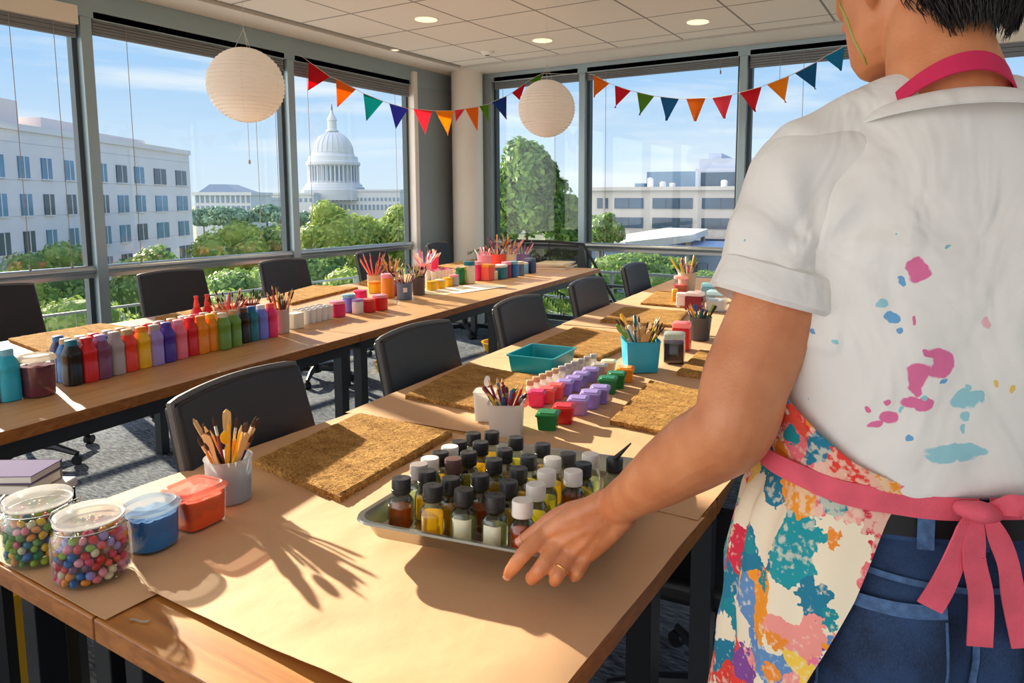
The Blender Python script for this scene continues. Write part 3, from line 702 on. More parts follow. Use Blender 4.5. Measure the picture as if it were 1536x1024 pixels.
# ================================================================ chairs
m_leather = mat('chair_leather', S(28, 28, 30), .48, 0, .08, 30, .12, 220)
m_piping = mat('chair_piping', S(92, 92, 92), .45)
m_plastic = mat('chair_plastic', S(34, 36, 40), .4)
m_chrome = mat('chrome', S(190), .2, 1)
def make_chair():
    t_ = thing('office_chair', 'x', 'chair', group='black office chairs at the tables')
    # local: sitter faces +X; seat centre at the origin; backrest at -x
    bw, zb, zt, bx_ = .235, .50, .905, -.20
    def back(u_, v_, off=0):
        y = lerp(-bw, bw, u_); z = lerp(zb, zt, v_)
        k_ = abs(y)/bw; zz_ = z+.012*(1-k_**2)*v_ ; yy = y*(1-.07*v_)
        x = bx_-.10*v_-.035*(1-k_**2)*(1-.4*v_)+off
        return (x, yy, zz_)
    q = MB(); q.grid(lambda u_, v_: back(u_, v_, .02), 18, 12, .042)
    br = q.build('backrest', m_leather, t_, bevel=.008, bseg=3)
    q = MB(); pth = [back(0, i/12, -.003) for i in range(13)]+[back(i/18, 1, -.003) for i in range(1, 19)]+[back(1, 1-i/12, -.003) for i in range(1, 13)]
    q.tube(pth, .010, 8, True); q.build('piping', m_piping, br)
    q = MB(); q.box(-.215, .235, -.235, .235, .42, .485); q.build('seat', m_leather, t_, bevel=.022, bseg=4)
    q = MB(); q.tube([(-.02, 0, .41), (-.22, 0, .42), (-.265, 0, .50), (-.29, 0, .66)], [.022, .022, .02, .016], 8, flat=1.8); q.build('back_bracket', m_plastic, t_)
    q = MB(); q.lathe([(.028, .06), (.03, .22), (.018, .22), (.018, .40), (.07, .405), (.07, .42)], 16); q.build('gas_column', m_plastic, t_)
    q = MB(); q.lathe([(.045, .055), (.05, .1), (.035, .115)], 16)
    for k_ in range(5):
        a_ = 2*PI*k_/5+.3; M_ = RZ(a_)
        q.tube([(.03, 0, .09), (.17, 0, .085), (.30, 0, .058)], [.024, .02, .014], 8, xf=M_)
    q.build('star_base', m_plastic, t_)
    for k_ in range(5):
        a_ = 2*PI*k_/5+.3
        q = MB(); q.lathe([(.024, -.02), (.026, -.012), (.026, .012), (.024, .02)], 14, T(.30*math.cos(a_), .30*math.sin(a_), .026) @ RZ(a_+.5) @ RX(PI/2)); q.build('caster', m_plastic, t_)
    return t_
chair = make_chair(); used = False
def put_chair(x, y, yaw, label, zs=1, s=1):
    """x, y = middle of the top edge of the backrest"""
    global used
    ca, sa = math.cos(yaw), math.sin(yaw)
    loc = (x+.31*ca*s, y+.31*sa*s, 0)
    if not used: c = chair; used = True; c.location = loc; c.rotation_euler = (0, 0, yaw); c['label'] = label
    else: c = copy_tree(chair, loc, (0, 0, yaw), label)
    c.scale = (s, s, zs)
put_chair(-1.62, 1.14, R(12), 'black office chair at the right row nearest the viewer, beside the brush cup')
put_chair(-1.71, 1.94, R(6), 'second black office chair at the right row, behind the second doormat')
put_chair(-1.79, 2.76, R(5), 'third black office chair at the right row, between the two rows of tables')
put_chair(-1.88, 3.64, R(3), 'fourth black office chair at the right row, before the far wall rail')
put_chair(-2.05, 4.72, R(3), 'farthest black office chair at the right row, below the concrete office')
put_chair(-4.52, 1.70, R(2), 'black office chair at the left edge, back against the left window')
put_chair(-4.47, 2.70, R(0), 'black office chair behind the paint bottles, under the white office block')
put_chair(-4.56, 3.66, R(3), 'black office chair behind the left row, below the left post of the dome window')
put_chair(-4.62, 4.68, R(8), 'black office chair behind the left row, below the dome window')
put_chair(-4.66, 5.66, R(14), 'black office chair in the corner, before the blue-grey panel', 1.03, 1.0)
put_chair(-.18, 1.78, R(186), 'black office chair under the right side of the right row, behind the apron')
# ================================================================ small things on the tables
TZ = .7556
def base(px, py, r_=0, z=TZ):
    """centre of a round base of radius r_ whose nearest point is seen at the pixel"""
    p = at(px, py, z); d = Vector((p.x, p.y, 0)).normalized(); return p+d*r_
PAL = dict(red=S(214, 32, 36), tomato=S(232, 60, 40), orange=S(240, 140, 24), yellow=S(240, 184, 26), green=S(108, 150, 62), dgreen=S(24, 118, 60), teal=S(20, 110, 130),
           blue=S(30, 100, 170), lblue=S(120, 180, 205), cyan=S(40, 170, 200), navy=S(40, 40, 84), violet=S(74, 48, 150), lilac=S(160, 138, 208), peri=S(112, 120, 214),
           pink=S(238, 112, 130), hot=S(226, 36, 100), rose=S(240, 150, 170), plum=S(120, 66, 100), black=S(26, 24, 24), grey=S(170, 160, 158), white=S(232, 228, 224),
           cream=S(232, 214, 180), brown=S(96, 56, 36), tan=S(196, 158, 112), maroon=S(128, 24, 44), coral=S(240, 90, 80), lime=S(150, 180, 40), slate=S(92, 100, 120))
def pl(c, rough=.32): return mat('plastic_'+c, PAL[c], rough, spec=.5)

# ---- coir mats
m_coir = bpy.data.materials.new('coir'); m_coir.use_nodes = True; t = m_coir.node_tree; b = t.nodes['Principled BSDF']; b.inputs['Roughness'].default_value = .95; b.inputs['Specular IOR Level'].default_value = .1
tcn = N(t, 'ShaderNodeTexCoord'); mp_ = N(t, 'ShaderNodeMapping'); mp_.inputs['Scale'].default_value = (1, 2.1, 1); t.links.new(tcn.outputs['Object'], mp_.inputs[0])
n = N(t, 'ShaderNodeTexNoise'); n.inputs['Scale'].default_value = 150; n.inputs['Detail'].default_value = 4; n.inputs['Distortion'].default_value = 1.5; t.links.new(mp_.outputs[0], n.inputs[0])
n3 = N(t, 'ShaderNodeTexNoise'); n3.inputs['Scale'].default_value = 16; t.links.new(mp_.outputs[0], n3.inputs[0])
mm = N(t, 'ShaderNodeMath', operation='MULTIPLY_ADD'); t.links.new(n3.outputs[0], mm.inputs[0]); mm.inputs[1].default_value = .35; mm.inputs[2].default_value = -.17
ma = N(t, 'ShaderNodeMath', operation='ADD'); t.links.new(mm.outputs[0], ma.inputs[0]); t.links.new(n.outputs[0], ma.inputs[1])
r_ = N(t, 'ShaderNodeValToRGB'); r_.color_ramp.elements[0].color = S(128, 84, 38); r_.color_ramp.elements[0].position = .34; r_.color_ramp.elements[1].color = S(228, 178, 106); r_.color_ramp.elements[1].position = .66
t.links.new(ma.outputs[0], r_.inputs[0]); t.links.new(r_.outputs[0], b.inputs['Base Color'])
bp = N(t, 'ShaderNodeBump'); bp.inputs['Strength'].default_value = 1; bp.inputs['Distance'].default_value = .006; t.links.new(n.outputs[0], bp.inputs['Height']); t.links.new(bp.outputs[0], b.inputs['Normal'])
def coir(c4, label, th=.016, z0=TZ, n=60, seed=0):
    c4 = [Vector((c.x, c.y, 0)) for c in c4]; cc = sum(c4, Vector())/4
    a, b_, c_, d_ = [c-cc for c in c4]
    def fn(u_, v_):
        p = a.lerp(b_, u_).lerp(d_.lerp(c_, u_), v_)
        e_ = min(u_, 1-u_, v_, 1-v_)
        w_ = .0035*noise.noise(Vector((p.x*40, p.y*40, seed)))*(1 if e_ < .03 else 0)
        zz_ = th+.0016*noise.noise(Vector((p.x*90, p.y*90, seed+5)))+.001*noise.noise(Vector((p.x*25, p.y*25, seed)))
        if e_ < .012: zz_ -= .003
        return (p.x*(1+w_*2), p.y*(1+w_*2), zz_)
    q = MB().grid(fn, n, n, th-.001)
    return tag(q.build('coir_mat', m_coir, None, (cc.x, cc.y, z0), 0), label, 'mat', 'coir mats on the tables')
A_ = lambda x, y: at(x, y, .772)
coir([A_(381, 688), A_(510, 743), A_(678, 645), A_(540, 617)], 'brown coir mat left of the metal tray, nearest the viewer', n=90)
coir([A_(608, 590), A_(740, 615), A_(828, 567), A_(703, 544)], 'brown coir mat between the second chair and the teal bin', seed=2)
coir([A_(791, 519), A_(902, 535), A_(968, 503), A_(862, 489)], 'brown coir mat left of the turquoise brush bucket', seed=3)
coir([A_(900, 479), A_(1014, 487), A_(1032, 466), A_(936, 459)], 'brown coir mat behind the turquoise brush bucket', seed=4, n=40)
coir([A_(961, 453), A_(1040, 459), A_(1060, 440), A_(985, 435)], 'farthest brown coir mat on the right row', seed=5, n=40)
coir([A_(915, 628), A_(1030, 652), A_(1085, 590), A_(975, 569)], 'brown coir mat beside the forearm, right of the green tubs', seed=6)
coir([A_(1015, 556), A_(1095, 566), A_(1112, 530), A_(1050, 523)], 'brown coir mat half hidden by the upper arm, behind the smoky jar', seed=7, n=40)
AL = lambda x, y: at(x, y, .766)
coir([AL(12, 507), AL(66, 527), AL(217, 492), AL(150, 484)], 'brown coir mat behind the paint bottles, before the first window chair', z0=.7505, seed=8)
coir([AL(-40, 528), AL(6, 545), AL(32, 537), AL(-6, 524)], 'corner of a brown coir mat at the far left edge', z0=.7505, seed=9, n=30)
coir([AL(232, 475), AL(285, 485), AL(386, 465), AL(330, 455)], 'brown coir mat behind the orange and green paint bottles', z0=.7505, seed=10, n=50)
coir([AL(400, 446), AL(437, 454), AL(537, 430), AL(470, 427)], 'brown coir mat left of the pink tubs, before the dome window chair', z0=.7505, seed=11, n=50)
coir([AL(538, 423), AL(556, 428), AL(600, 415), AL(570, 412)], 'small visible strip of a coir mat behind the pencil cups', z0=.7505, seed=12, n=30)
coir([AL(655, 398), AL(700, 404), AL(760, 394), AL(710, 388)], 'coir mat at the far end of the left row, before the corner chair', z0=.7505, seed=13, n=30)

# ---- candy jars
m_jar = thin_glass('jar_glass', (.93, .96, .95, 1), .02, .8)
m_wire = mat('wire', S(170, 172, 170), .25, 1)
m_fill = mat('jar_core', S(110, 90, 60), .6, 0, .3, 120)
CANDY = ['red', 'orange', 'yellow', 'green', 'dgreen', 'teal', 'blue', 'lilac', 'pink', 'hot', 'rose', 'coral', 'lime', 'cream', 'plum']
candy_mesh = {}
def candy_me(col, kind):
    if (col, kind) not in candy_mesh:
        q = MB(); rr = random.Random(sum(map(ord, col)) % 99+kind)
        q.sphere((0, 0, 0), .0075, 10, 7, (1, .85+.1*kind, .72+.12*kind))
        for i, p in enumerate(q.v): q.v[i] = p*(1+.16*noise.noise(p*130+Vector((kind*3, 0, 0))))
        o = q.build('candy', pl(col, .3)); candy_mesh[(col, kind)] = o.data; bpy.data.objects.remove(o)
    return candy_mesh[(col, kind)]
def candy_jar(p, label, cols, grp, lean, seed, clab):
    rnd = random.Random(seed)
    j = thing('candy_jar', label, 'jar', p, lean, 'clip-top candy jars')
    H_, R_ = .098, .0585
    prof = [(.02, .0), (.050, .0), (.0565, .006), (R_, .016), (R_, .066), (.0555, .080), (.048, .088), (.046, .092), (.0495, .095), (.0495, .099)]
    inn = [(r_-.003, z+.003) for r_, z in prof[::-1]]
    MB().lathe(prof+inn, 48, cap0=True, cap1=False, ).build('glass_body', m_jar, j)
    ld = MB().lathe([(.047, .1005), (.0515, .102), (.0525, .107), (.0500, .1115), (.040, .113), (.036, .1165), (.02, .118), (.001, .118)], 48).build('glass_lid', frosted('lid_glass', S(240, 240, 240), .58, .08), j)
    MB().lathe([(.0500, .0985), (.0515, .0995), (.0500, .1015), (.0470, .1005)], 40, cap0=False, cap1=False).build('gasket', mat('gasket', S(236, 226, 214), .5), j)
    w_ = MB(); w_.tube([(.049*math.cos(a_), .049*math.sin(a_), .0895) for a_ in [2*PI*i/32 for i in range(33)]], .0013, 6)
    w_.tube([(.050, -.012, .09), (.062, -.010, .094), (.064, 0, .100), (.062, .010, .094), (.050, .012, .09)], .0013, 6)
    w_.tube([(-.050, -.018, .09), (-.058, -.018, .103), (-.053, -.016, .1125), (-.053, .016, .1125), (-.058, .018, .103), (-.050, .018, .09)], .0013, 6)
    w_.build('wire_clip', m_wire, j)
    cr_ = MB().lathe([(.030, .014), (.040, .018), (.040, .070), (.02, .079), (.001, .080)], 20)
    tag(cr_.build('candy_heap', m_fill, None, p), 'dense middle of the candy filling in the '+clab, 'candy', kind='stuff')
    pts = []
    for layer in range(7):
        z = .0115+layer*.0112
        for i in range(19):
            a_ = 2*PI*(i+.5*(layer % 2))/19+rnd.uniform(-.04, .04); r_ = .0478+rnd.uniform(-.0012, .0008)
            if layer == 6: r_ -= .004
            pts.append((r_*math.cos(a_), r_*math.sin(a_), z+rnd.uniform(-.0015, .0015)))
    for ring, n_ in ((.031, 10), (.015, 5)):
        for i in range(n_):
            a_ = 2*PI*i/n_+rnd.random(); pts.append((ring*math.cos(a_), ring*math.sin(a_), .086+rnd.uniform(-.002, .002)-(.003 if ring > .03 else 0)))
    for q in pts[:148]:
        col = rnd.choice(cols)
        o = bpy.data.objects.new('candy', candy_me(col, rnd.randrange(2))); C.objects.link(o)
        o.location = Vector(p)+Vector(q); o.rotation_euler = (rnd.uniform(0, 6), rnd.uniform(0, 6), rnd.uniform(0, 6))
        tag(o, CL[col]+' candy pebble in the '+clab, 'candy', CL[col]+' candies in the '+clab)
CL = {c: c for c in CANDY}; CL.update(dgreen='dark green', hot='magenta', rose='pale pink', coral='coral red', lilac='lilac', plum='plum purple', lime='lime green')
pj = base(142, 884, .056); pj2 = base(66, 853, .056)
candy_jar(pj, 'round glass clip-top jar of pink and yellow candies, in front of the other jar', ['pink', 'hot', 'coral', 'rose', 'yellow', 'lilac', 'cream', 'orange', 'blue', 'red', 'lime', 'plum'], '', .4, 5, 'front jar')
candy_jar(pj2, 'round glass clip-top jar of green and yellow candies, at the left edge', ['green', 'dgreen', 'orange', 'yellow', 'lime', 'teal', 'pink', 'blue', 'tan' if False else 'cream', 'green', 'lime', 'rose'], '', .9, 9, 'left jar')

# ---- powder tubs near the jars
m_lid = thin_glass('clear_lid', (.90, .92, .94, 1), .12, .8)
m_milky = frosted('milky_plastic', S(236, 232, 226), .25)
def powder_tub(p, sx, h, colmat, label, rz, lidtint=None, name='paint_tub', sq=2.5):
    t_ = thing(name, label, 'tub', p, rz, 'lidded tubs of paint')
    prof = [(sx*.90, 0), (sx*.93, .002), (sx, h*.72), (sx*1.0, h*.9)]
    MB().lathe(prof+[(r_-.0016, max(z, .002)) for r_, z in prof[::-1]], 40, cap1=False, sq=sq).build('clear_body', m_lid, t_)
    def top(a_): return 0
    q = MB(); q.lathe([(sx*.86, .0025), (sx*.90, .004), (sx*.955, h*.68), (sx*.93, h*.74), (sx*.5, h*.70), (.001, h*.72)], 40, sq=sq)
    for i, v_ in enumerate(q.v):
        if v_.z > h*.6: q.v[i] = v_+Vector((0, 0, .004*noise.noise(v_*90)))
    q.build('paint', colmat, t_)
    q = MB(); q.lathe([(sx*1.0, h*.86), (sx*1.07, h*.86), (sx*1.08, h*.93), (sx*1.02, h*.97), (sx*.9, h), (sx*.84, h*.985), (sx*.80, h*.96), (.001, h*.96)], 40, cap0=False, sq=sq)
    q.build('lid', lidtint or m_lid, t_)
    return t_
powder_tub(base(230, 831, .042), .0435, .082, mat('powder_blue', S(22, 122, 192), .7), 'clear tub of blue paint with a clear lid, right of the candy jars', .25, frosted('lid_blueish', S(206, 224, 236), .4, .15), sq=.5)
powder_tub(base(296, 797, .043), .0435, .078, mat('powder_orange', S(252, 88, 24), .6), 'square tub of orange paint with a translucent pink lid', .1, frosted('lid_pinkish', S(250, 178, 160), .4, .2), sq=4)

# ---- brushes, pencils and sticks
m_birch = mat('birch_wood', S(222, 178, 122), .6, 0, .1, 40, stretch=(8, 8, 1))
m_ferr = mat('ferrule', S(196, 190, 176), .25, 1)
m_brist = mat('bristle', S(70, 48, 36), .9)
m_bristw = mat('bristle_white', S(224, 212, 190), .9)
def stick(kind, col, L_):
    """returns (list of (part name, MB, material)) along +Z from 0 to L_"""
    out = []
    if kind == 'pencil':
        q = MB(); q.lathe([(.0036, 0), (.0036, L_*.9)], 6); out.append(('shaft', q, pl(col)))
        q = MB(); q.lathe([(.0036, L_*.9), (.0013, L_*.975)], 8); out.append(('wood_tip', q, m_birch))
        q = MB(); q.lathe([(.0014, L_*.972), (.0004, L_)], 6); out.append(('lead', q, pl(col)))
    elif kind == 'brush':
        q = MB(); q.tube([(0, 0, 0), (0, 0, L_*.3), (0, 0, L_*.6), (0, 0, L_*.76)], [.0018, .0028, .0036, .0026], 8); out.append(('handle', q, pl(col)))
        q = MB(); q.lathe([(.003, L_*.75), (.0036, L_*.77), (.0036, L_*.87)], 10); out.append(('ferrule', q, m_ferr))
        q = MB(); q.lathe([(.0036, L_*.87), (.0044, L_*.92), (.0028, L_*.975), (.0006, L_)], 8); out.append(('bristles', q, m_brist if col != 'white' else m_bristw))
    elif kind == 'spatula':
        def fn(u_, v_):
            w_ = .0052+.0035*smooth01((v_-.6)/.25)
            e_ = (1-max(0, (v_-.93)/.07)**2)**.5 if v_ > .93 else 1
            return ((u_-.5)*2*w_*e_, 0, v_*L_)
        q = MB().grid(fn, 6, 26, .0022); out.append(('blade', q, m_birch))
    elif kind == 'marker':
        q = MB(); q.lathe([(.0058, 0), (.0058, L_*.68)], 12); out.append(('barrel', q, pl('white')))
        q = MB(); q.lathe([(.0066, L_*.68), (.0064, L_*.98), (.004, L_)], 12); out.append(('cap', q, pl(col)))
    elif kind == 'spoon':
        q = MB(); q.tube([(0, 0, 0), (0, 0, L_*.7)], [.003, .0028], 8); q.sphere((0, 0, L_*.85), .01, 12, 8, (1, .3, 1.7)); out.append(('spoon', q, pl(col)))
    return out
DET = True
stick_cache = {}
CN = dict(dgreen='dark green', lblue='light blue', hot='magenta', peri='periwinkle', lilac='lilac', plum='plum')
KN = dict(pencil='pencil', brush='paintbrush', spatula='wooden_spatula', marker='marker_pen', spoon='mixing_spoon')
def put_sticks(c, r_, z0, n_, L_, kinds, cols, where, seed, spread=.55, simple=True, rtop=None, ecc=(1, 1)):
    """sticks standing in a cup at c, feet in the cup, leaning on its rim"""
    rnd = random.Random(seed)
    for i in range(n_):
        kind = rnd.choice(kinds); col = rnd.choice(cols); L2 = round(L_*rnd.uniform(.88, 1.12)/.01)*.01
        a_ = 2*PI*(i/n_)+rnd.uniform(-.3, .3); ro = r_*math.sqrt(rnd.uniform(.15, 1))
        top = Vector((math.cos(a_)*ro*ecc[0], math.sin(a_)*ro*ecc[1], 0)); bot = -top*rnd.uniform(.1, .7)+Vector((rnd.uniform(-.2, .2)*r_, rnd.uniform(-.2, .2)*r_, 0))
        rimz = (rtop or .09)
        d = (Vector((top.x, top.y, rimz))-Vector((bot.x, bot.y, .004))).normalized()
        key = (kind, col, L2, simple)
        nm = KN[kind]
        cname = CN.get(col, col)
        lb = '%s %s standing in the %s' % (cname if kind != 'spatula' else 'pale wood', nm.replace('_', ' ').replace('wooden ', ''), where)
        if kind == 'spatula': lb = 'pale wooden spatula stick standing in the '+where
        rot = d.to_track_quat('Z', 'Y').to_euler(); loc = Vector((c[0]+bot.x, c[1]+bot.y, z0+.004))
        if key not in stick_cache:
            parts = stick(kind, col, L2)
            if simple or len(parts) == 1:
                q = MB(); ms = []
                for k_, (_, mb, m_) in enumerate(parts):
                    mb.cur = 0; off = len(q.v); q.v += mb.v; q.f += [tuple(i_+off for i_ in f_) for f_ in mb.f]; q.m += [k_]*len(mb.f); ms.append(m_)
                o = q.build(nm, ms)
            else:
                o = thing(nm, 'x', 'x')
                for pn, mb, m_ in parts: mb.build(pn, m_, o)
            stick_cache[key] = o; o.location = loc; o.rotation_euler = rot
        else: o = copy_tree(stick_cache[key], loc, rot)
        tag(o, lb, {'pencil': 'pencil', 'brush': 'brush', 'spatula': 'stick', 'marker': 'marker', 'spoon': 'spoon'}[kind], lb.replace('brush standing', 'brushe standing').replace(' standing', 's standing', 1))

def cup(p, r0, r1, h, m_, label, name='brush_cup', cat='cup', rz=0, sq=0, fill=None, grp='cups holding brushes and pencils', lip=True, n=32):
    t_ = thing(name, label, cat, p, rz, grp)
    q = MB(); q.lathe([(r0-.003, 0), (r0, .002), (r1, h-.004), (r1+(.002 if lip else 0), h-.002), (r1+(.002 if lip else 0), h), (r1-.002, h), (r0-.002, .004), (.001, .004)], n, sq=sq)
    q.build('wall', m_, t_)
    if fill: MB().lathe([(r0-.003, .0045), (lerp(r0, r1, fill[1]/h)-.003, fill[1]), (.001, fill[1])], n, sq=sq).build('contents', fill[0], t_)
    return t_
# near cup with wooden spatulas
pc = base(346, 760, .045)
cup(pc, .043, .046, .092, frosted('cup_milk', S(226, 232, 238), .55, .2), 'frosted cup with blue stains holding wooden spatulas, right of the orange tub', fill=(frosted('cup_blue', S(80, 150, 185), .02, .5), .055))
put_sticks(pc, .040, TZ, 5, .175, ['spatula'], ['tan'], 'frosted blue-stained cup', 3, simple=False, rtop=.09)
put_sticks(pc, .036, TZ, 17, .165, ['brush', 'pencil', 'brush', 'spoon'], ['maroon', 'navy', 'orange', 'black', 'teal', 'yellow', 'rose'], 'frosted blue-stained cup', 4, simple=False, rtop=.09)
# white box cup behind the tray
pw = base(760, 656, .04)
whitebox = cup(pw, .043, .047, .088, frosted('cup_white', S(238, 234, 230), .12, .3), 'white square plastic cup of coloured pencils behind the tray', rz=.5, sq=5)
put_sticks(pw, .040, TZ, 24, .135, ['pencil', 'pencil', 'brush', 'marker'], ['red', 'teal', 'dgreen', 'orange', 'blue', 'maroon', 'pink', 'tan', 'yellow'], 'white square cup behind the tray', 5, rtop=.085, simple=False)
pw2 = base(728, 632, .02)
t_ = cup(pw2, .026, .029, .085, frosted('cup_white', S(238, 234, 230), .12, .3), 'small milky box beside the white square cup, spoon in it', rz=.4, sq=6, name='plastic_box', cat='box', grp=None)
put_sticks(pw2, .014, TZ, 1, .12, ['spoon'], ['white'], 'small milky box', 6, rtop=.085)
# turquoise bucket
pt = base(960, 560, .062)
cup(pt, .058, .066, .115, mat('turquoise_plastic', S(44, 164, 196), .35, 0, .04, 20), 'square turquoise bucket crowded with brushes and pencils', rz=.6, sq=7, name='brush_bucket', cat='bucket')
q = MB()
put_sticks(pt, .060, TZ, 48, .195, ['pencil', 'brush', 'brush', 'spatula', 'pencil', 'marker'], ['navy', 'teal', 'orange', 'tomato', 'green', 'yellow', 'maroon', 'dgreen', 'slate', 'white', 'black', 'plum', 'tan'], 'turquoise bucket', 8, rtop=.112)
# grey clear cup near the arm
pg_ = base(1050, 512, .045)
cup(pg_, .040, .050, .105, frosted('cup_grey', S(120, 122, 128), .35, .2), 'smoky grey cup of pencils beside the upper arm', fill=(mat('dark_pool', S(52, 50, 54), .5), .07))
put_sticks(pg_, .045, TZ, 16, .165, ['pencil', 'marker', 'pencil'], ['blue', 'dgreen', 'yellow', 'orange', 'black', 'lime'], 'smoky grey cup', 11, rtop=.1)
pf = base(1030, 438, .05)
cup(pf, .055, .062, .13, mat('cup_kraft', S(212, 190, 160), .6), 'beige cup of pencils at the far end of the right row')
put_sticks(pf, .058, TZ, 22, .23, ['pencil', 'marker', 'brush'], ['red', 'maroon', 'green', 'plum', 'tomato', 'yellow', 'white'], 'beige cup at the far end', 12, rtop=.125)

# ---- jars and tubs around the turquoise bucket
def jar(p, r_, h, m_fillc, m_lidc, label, fillh=.7, sq=0, rz=0, name='paint_jar', cat='jar', body=None, grp='paint jars and tubs'):
    t_ = thing(name, label, cat, p, rz, grp)
    prof = [(r_*.9, 0), (r_, .004), (r_, h*.78), (r_*.86, h*.84)]
    if body: MB().lathe(prof, 24, sq=sq).build('body', body, t_)
    else:
        MB().lathe(prof+[(a_-.0015, z_+.0015) for a_, z_ in prof[::-1]], 24, sq=sq, cap1=False).build('clear_wall', m_lid, t_)
        MB().lathe([(r_*.88, .003), (r_*.96, .006), (r_*.96, h*.8*fillh), (.001, h*.8*fillh+.002)], 24, sq=sq).build('paint', m_fillc, t_)
    MB().lathe([(r_*.9, h*.82), (r_*.98, h*.83), (r_*.98, h*.98), (r_*.9, h), (.001, h)], 24, sq=sq).build('lid', m_lidc, t_)
    return t_
jar(base(1011, 546, .04), .041, .115, mat('dark_wine', S(58, 22, 20), .4), frosted('jar_lid_grey', S(190, 196, 190), .2), 'square clear jar of dark brown paint right of the turquoise bucket', .85, 6, .3)
jar(base(1022, 526, .035), .038, .115, pl('red'), frosted('jar_lid_pink', S(244, 160, 160), .1), 'red jar with a pink lid behind the dark brown jar', 1, 5, .2, body=pl('red'))
jar(base(1042, 466, .05), .052, .10, pl('maroon'), frosted('jar_lid_white', S(240, 225, 225), .1), 'crimson jar with a pale lid before the beige pencil cup', .95, 5, .1, body=pl('maroon'))
jar(base(1024, 462, .04), .036, .085, pl('white'), pl('white'), 'small white tub left of the crimson jar', 1, 5, .2, body=pl('white'))
jar(base(1021, 440, .05), .05, .115, pl('coral'), frosted('jar_lid_pink2', S(244, 200, 190), .2), 'clear jar of coral paint left of the beige pencil cup', .6, 0, 0)
jar(base(1012, 456, .02), .018, .09, pl('orange'), pl('yellow'), 'slim orange bottle before the coral jar', 1, 0, 0, body=pl('orange'), name='paint_bottle', cat='bottle')
jar(base(1075, 468, .05), .055, .115, pl('white'), frosted('jar_lid_ice', S(200, 225, 232), .3), 'wide clear box of white pieces beside the sleeve', .7, 6, .1)
jar(base(1062, 452, .04), .04, .11, pl('lblue'), frosted('jar_lid_ice2', S(170, 215, 225), .3), 'light blue tub behind the clear box near the sleeve', .9, 5, .1, body=pl('lblue'))

# ---- teal open bin
pb = (at(765, 556), at(822, 580), at(853, 548), at(797, 538))
c_ = sum((Vector((p.x, p.y, 0)) for p in pb), Vector())/4
tb = thing('teal_bin', 'open rectangular teal plastic bin behind the purple tubs', 'bin', (c_.x-.0, c_.y+.02, TZ), R(6))
q = MB()
def rrect(wx, wy, z, r_=.012, n_=5):
    pts = []
    for cx, cy, a0 in ((wx-r_, wy-r_, 0), (-wx+r_, wy-r_, 90), (-wx+r_, -wy+r_, 180), (wx-r_, -wy+r_, 270)):
        for i in range(n_+1):
            a_ = R(a0+90*i/n_); pts.append((cx+r_*math.cos(a_), cy+r_*math.sin(a_), z))
    return pts
q.rings([rrect(.085, .100, 0), rrect(.092, .108, .058), rrect(.097, .113, .058), rrect(.097, .113, .063), rrect(.090, .106, .063), rrect(.083, .098, .004)])
q.build('wall', mat('teal_plastic', S(24, 150, 160), .3), tb)

# ---- rows of little lidded cubes
def cube_tub(px, py, col, label, s=.032, h=.052, rz=.35):
    t_ = thing('paint_cube', label, 'tub', base(px, py, s*.9), rz, 'little lidded paint tubs by the teal bin')
    k_ = s/.032
    q = MB(); q.rings([rrect(.024*k_, .024*k_, 0, .005), rrect(.028*k_, .028*k_, h*.8, .006)]); q.build('body', pl(col), t_)
    q = MB(); q.rings([rrect(.030*k_, .030*k_, h*.76, .006), rrect(.0315*k_, .0315*k_, h*.80, .006), rrect(.0315*k_, .0315*k_, h*.86, .006), rrect(.026*k_, .026*k_, h*.93, .005), rrect(.022*k_, .022*k_, h*.93, .004), rrect(.021*k_, .021*k_, h*.97, .004)])
    q.build('lid', pl(col, .2), t_)
for a_ in ((822, 648, 'dgreen', 'dark green paint cube, nearest of the row behind the tray'), (846, 637, 'red', 'red paint cube beside the nearest green one'),
           (868, 624, 'lilac', 'lilac paint cube next to the red one, front row'), (886, 614, 'lilac', 'second lilac paint cube of the front row'), (900, 606, 'lilac', 'third lilac paint cube of the front row'),
           (912, 591, 'dgreen', 'dark green paint cube after the lilac ones'), (925, 583, 'dgreen', 'farther dark green paint cube beside the orange one'), (938, 574, 'orange', 'pale orange paint cube before the turquoise bucket')):
    cube_tub(*a_)
for a_ in ((806, 611, 'hot', 'hot pink paint cube, nearest of the second row'), (821, 606, 'coral', 'coral paint cube of the second row'), (834, 600, 'coral', 'farther coral paint cube of the second row'),
           (848, 594, 'lilac', 'lilac paint cube of the second row, nearest'), (861, 588, 'lilac', 'lilac paint cube of the second row, middle'), (872, 581, 'lilac', 'lilac paint cube of the second row, farthest'),
           (886, 574, 'lilac', 'lilac paint cube behind the second row'), (899, 567, 'grey', 'pale grey paint cube behind the green ones'), (913, 561, 'cream', 'cream paint cube behind the pale grey one')):
    cube_tub(*a_, s=.029, h=.048)
for i in range(11):
    x, y = lerp(795, 890, i/10), lerp(596, 553, (i/10)**.9)
    t_ = thing('paint_vial', 'small vial with a %s cap, %s in the line behind the paint cubes' % ('tan' if i < 5 else 'grey', ['nearest', 'second', 'third', 'fourth', 'fifth', 'sixth', 'seventh', 'eighth', 'ninth', 'last but one', 'farthest'][i]), 'vial', base(x, y, .012), 0, 'capped vials behind the paint cubes')
    MB().lathe([(.012, 0), (.013, .002), (.013, .030), (.009, .036), (.009, .04)], 14).build('glass', m_milky, t_)
    MB().lathe([(.0125, .038), (.0125, .052), (.011, .054), (.001, .054)], 14).build('cap', pl('tan' if i < 5 else 'grey'), t_)

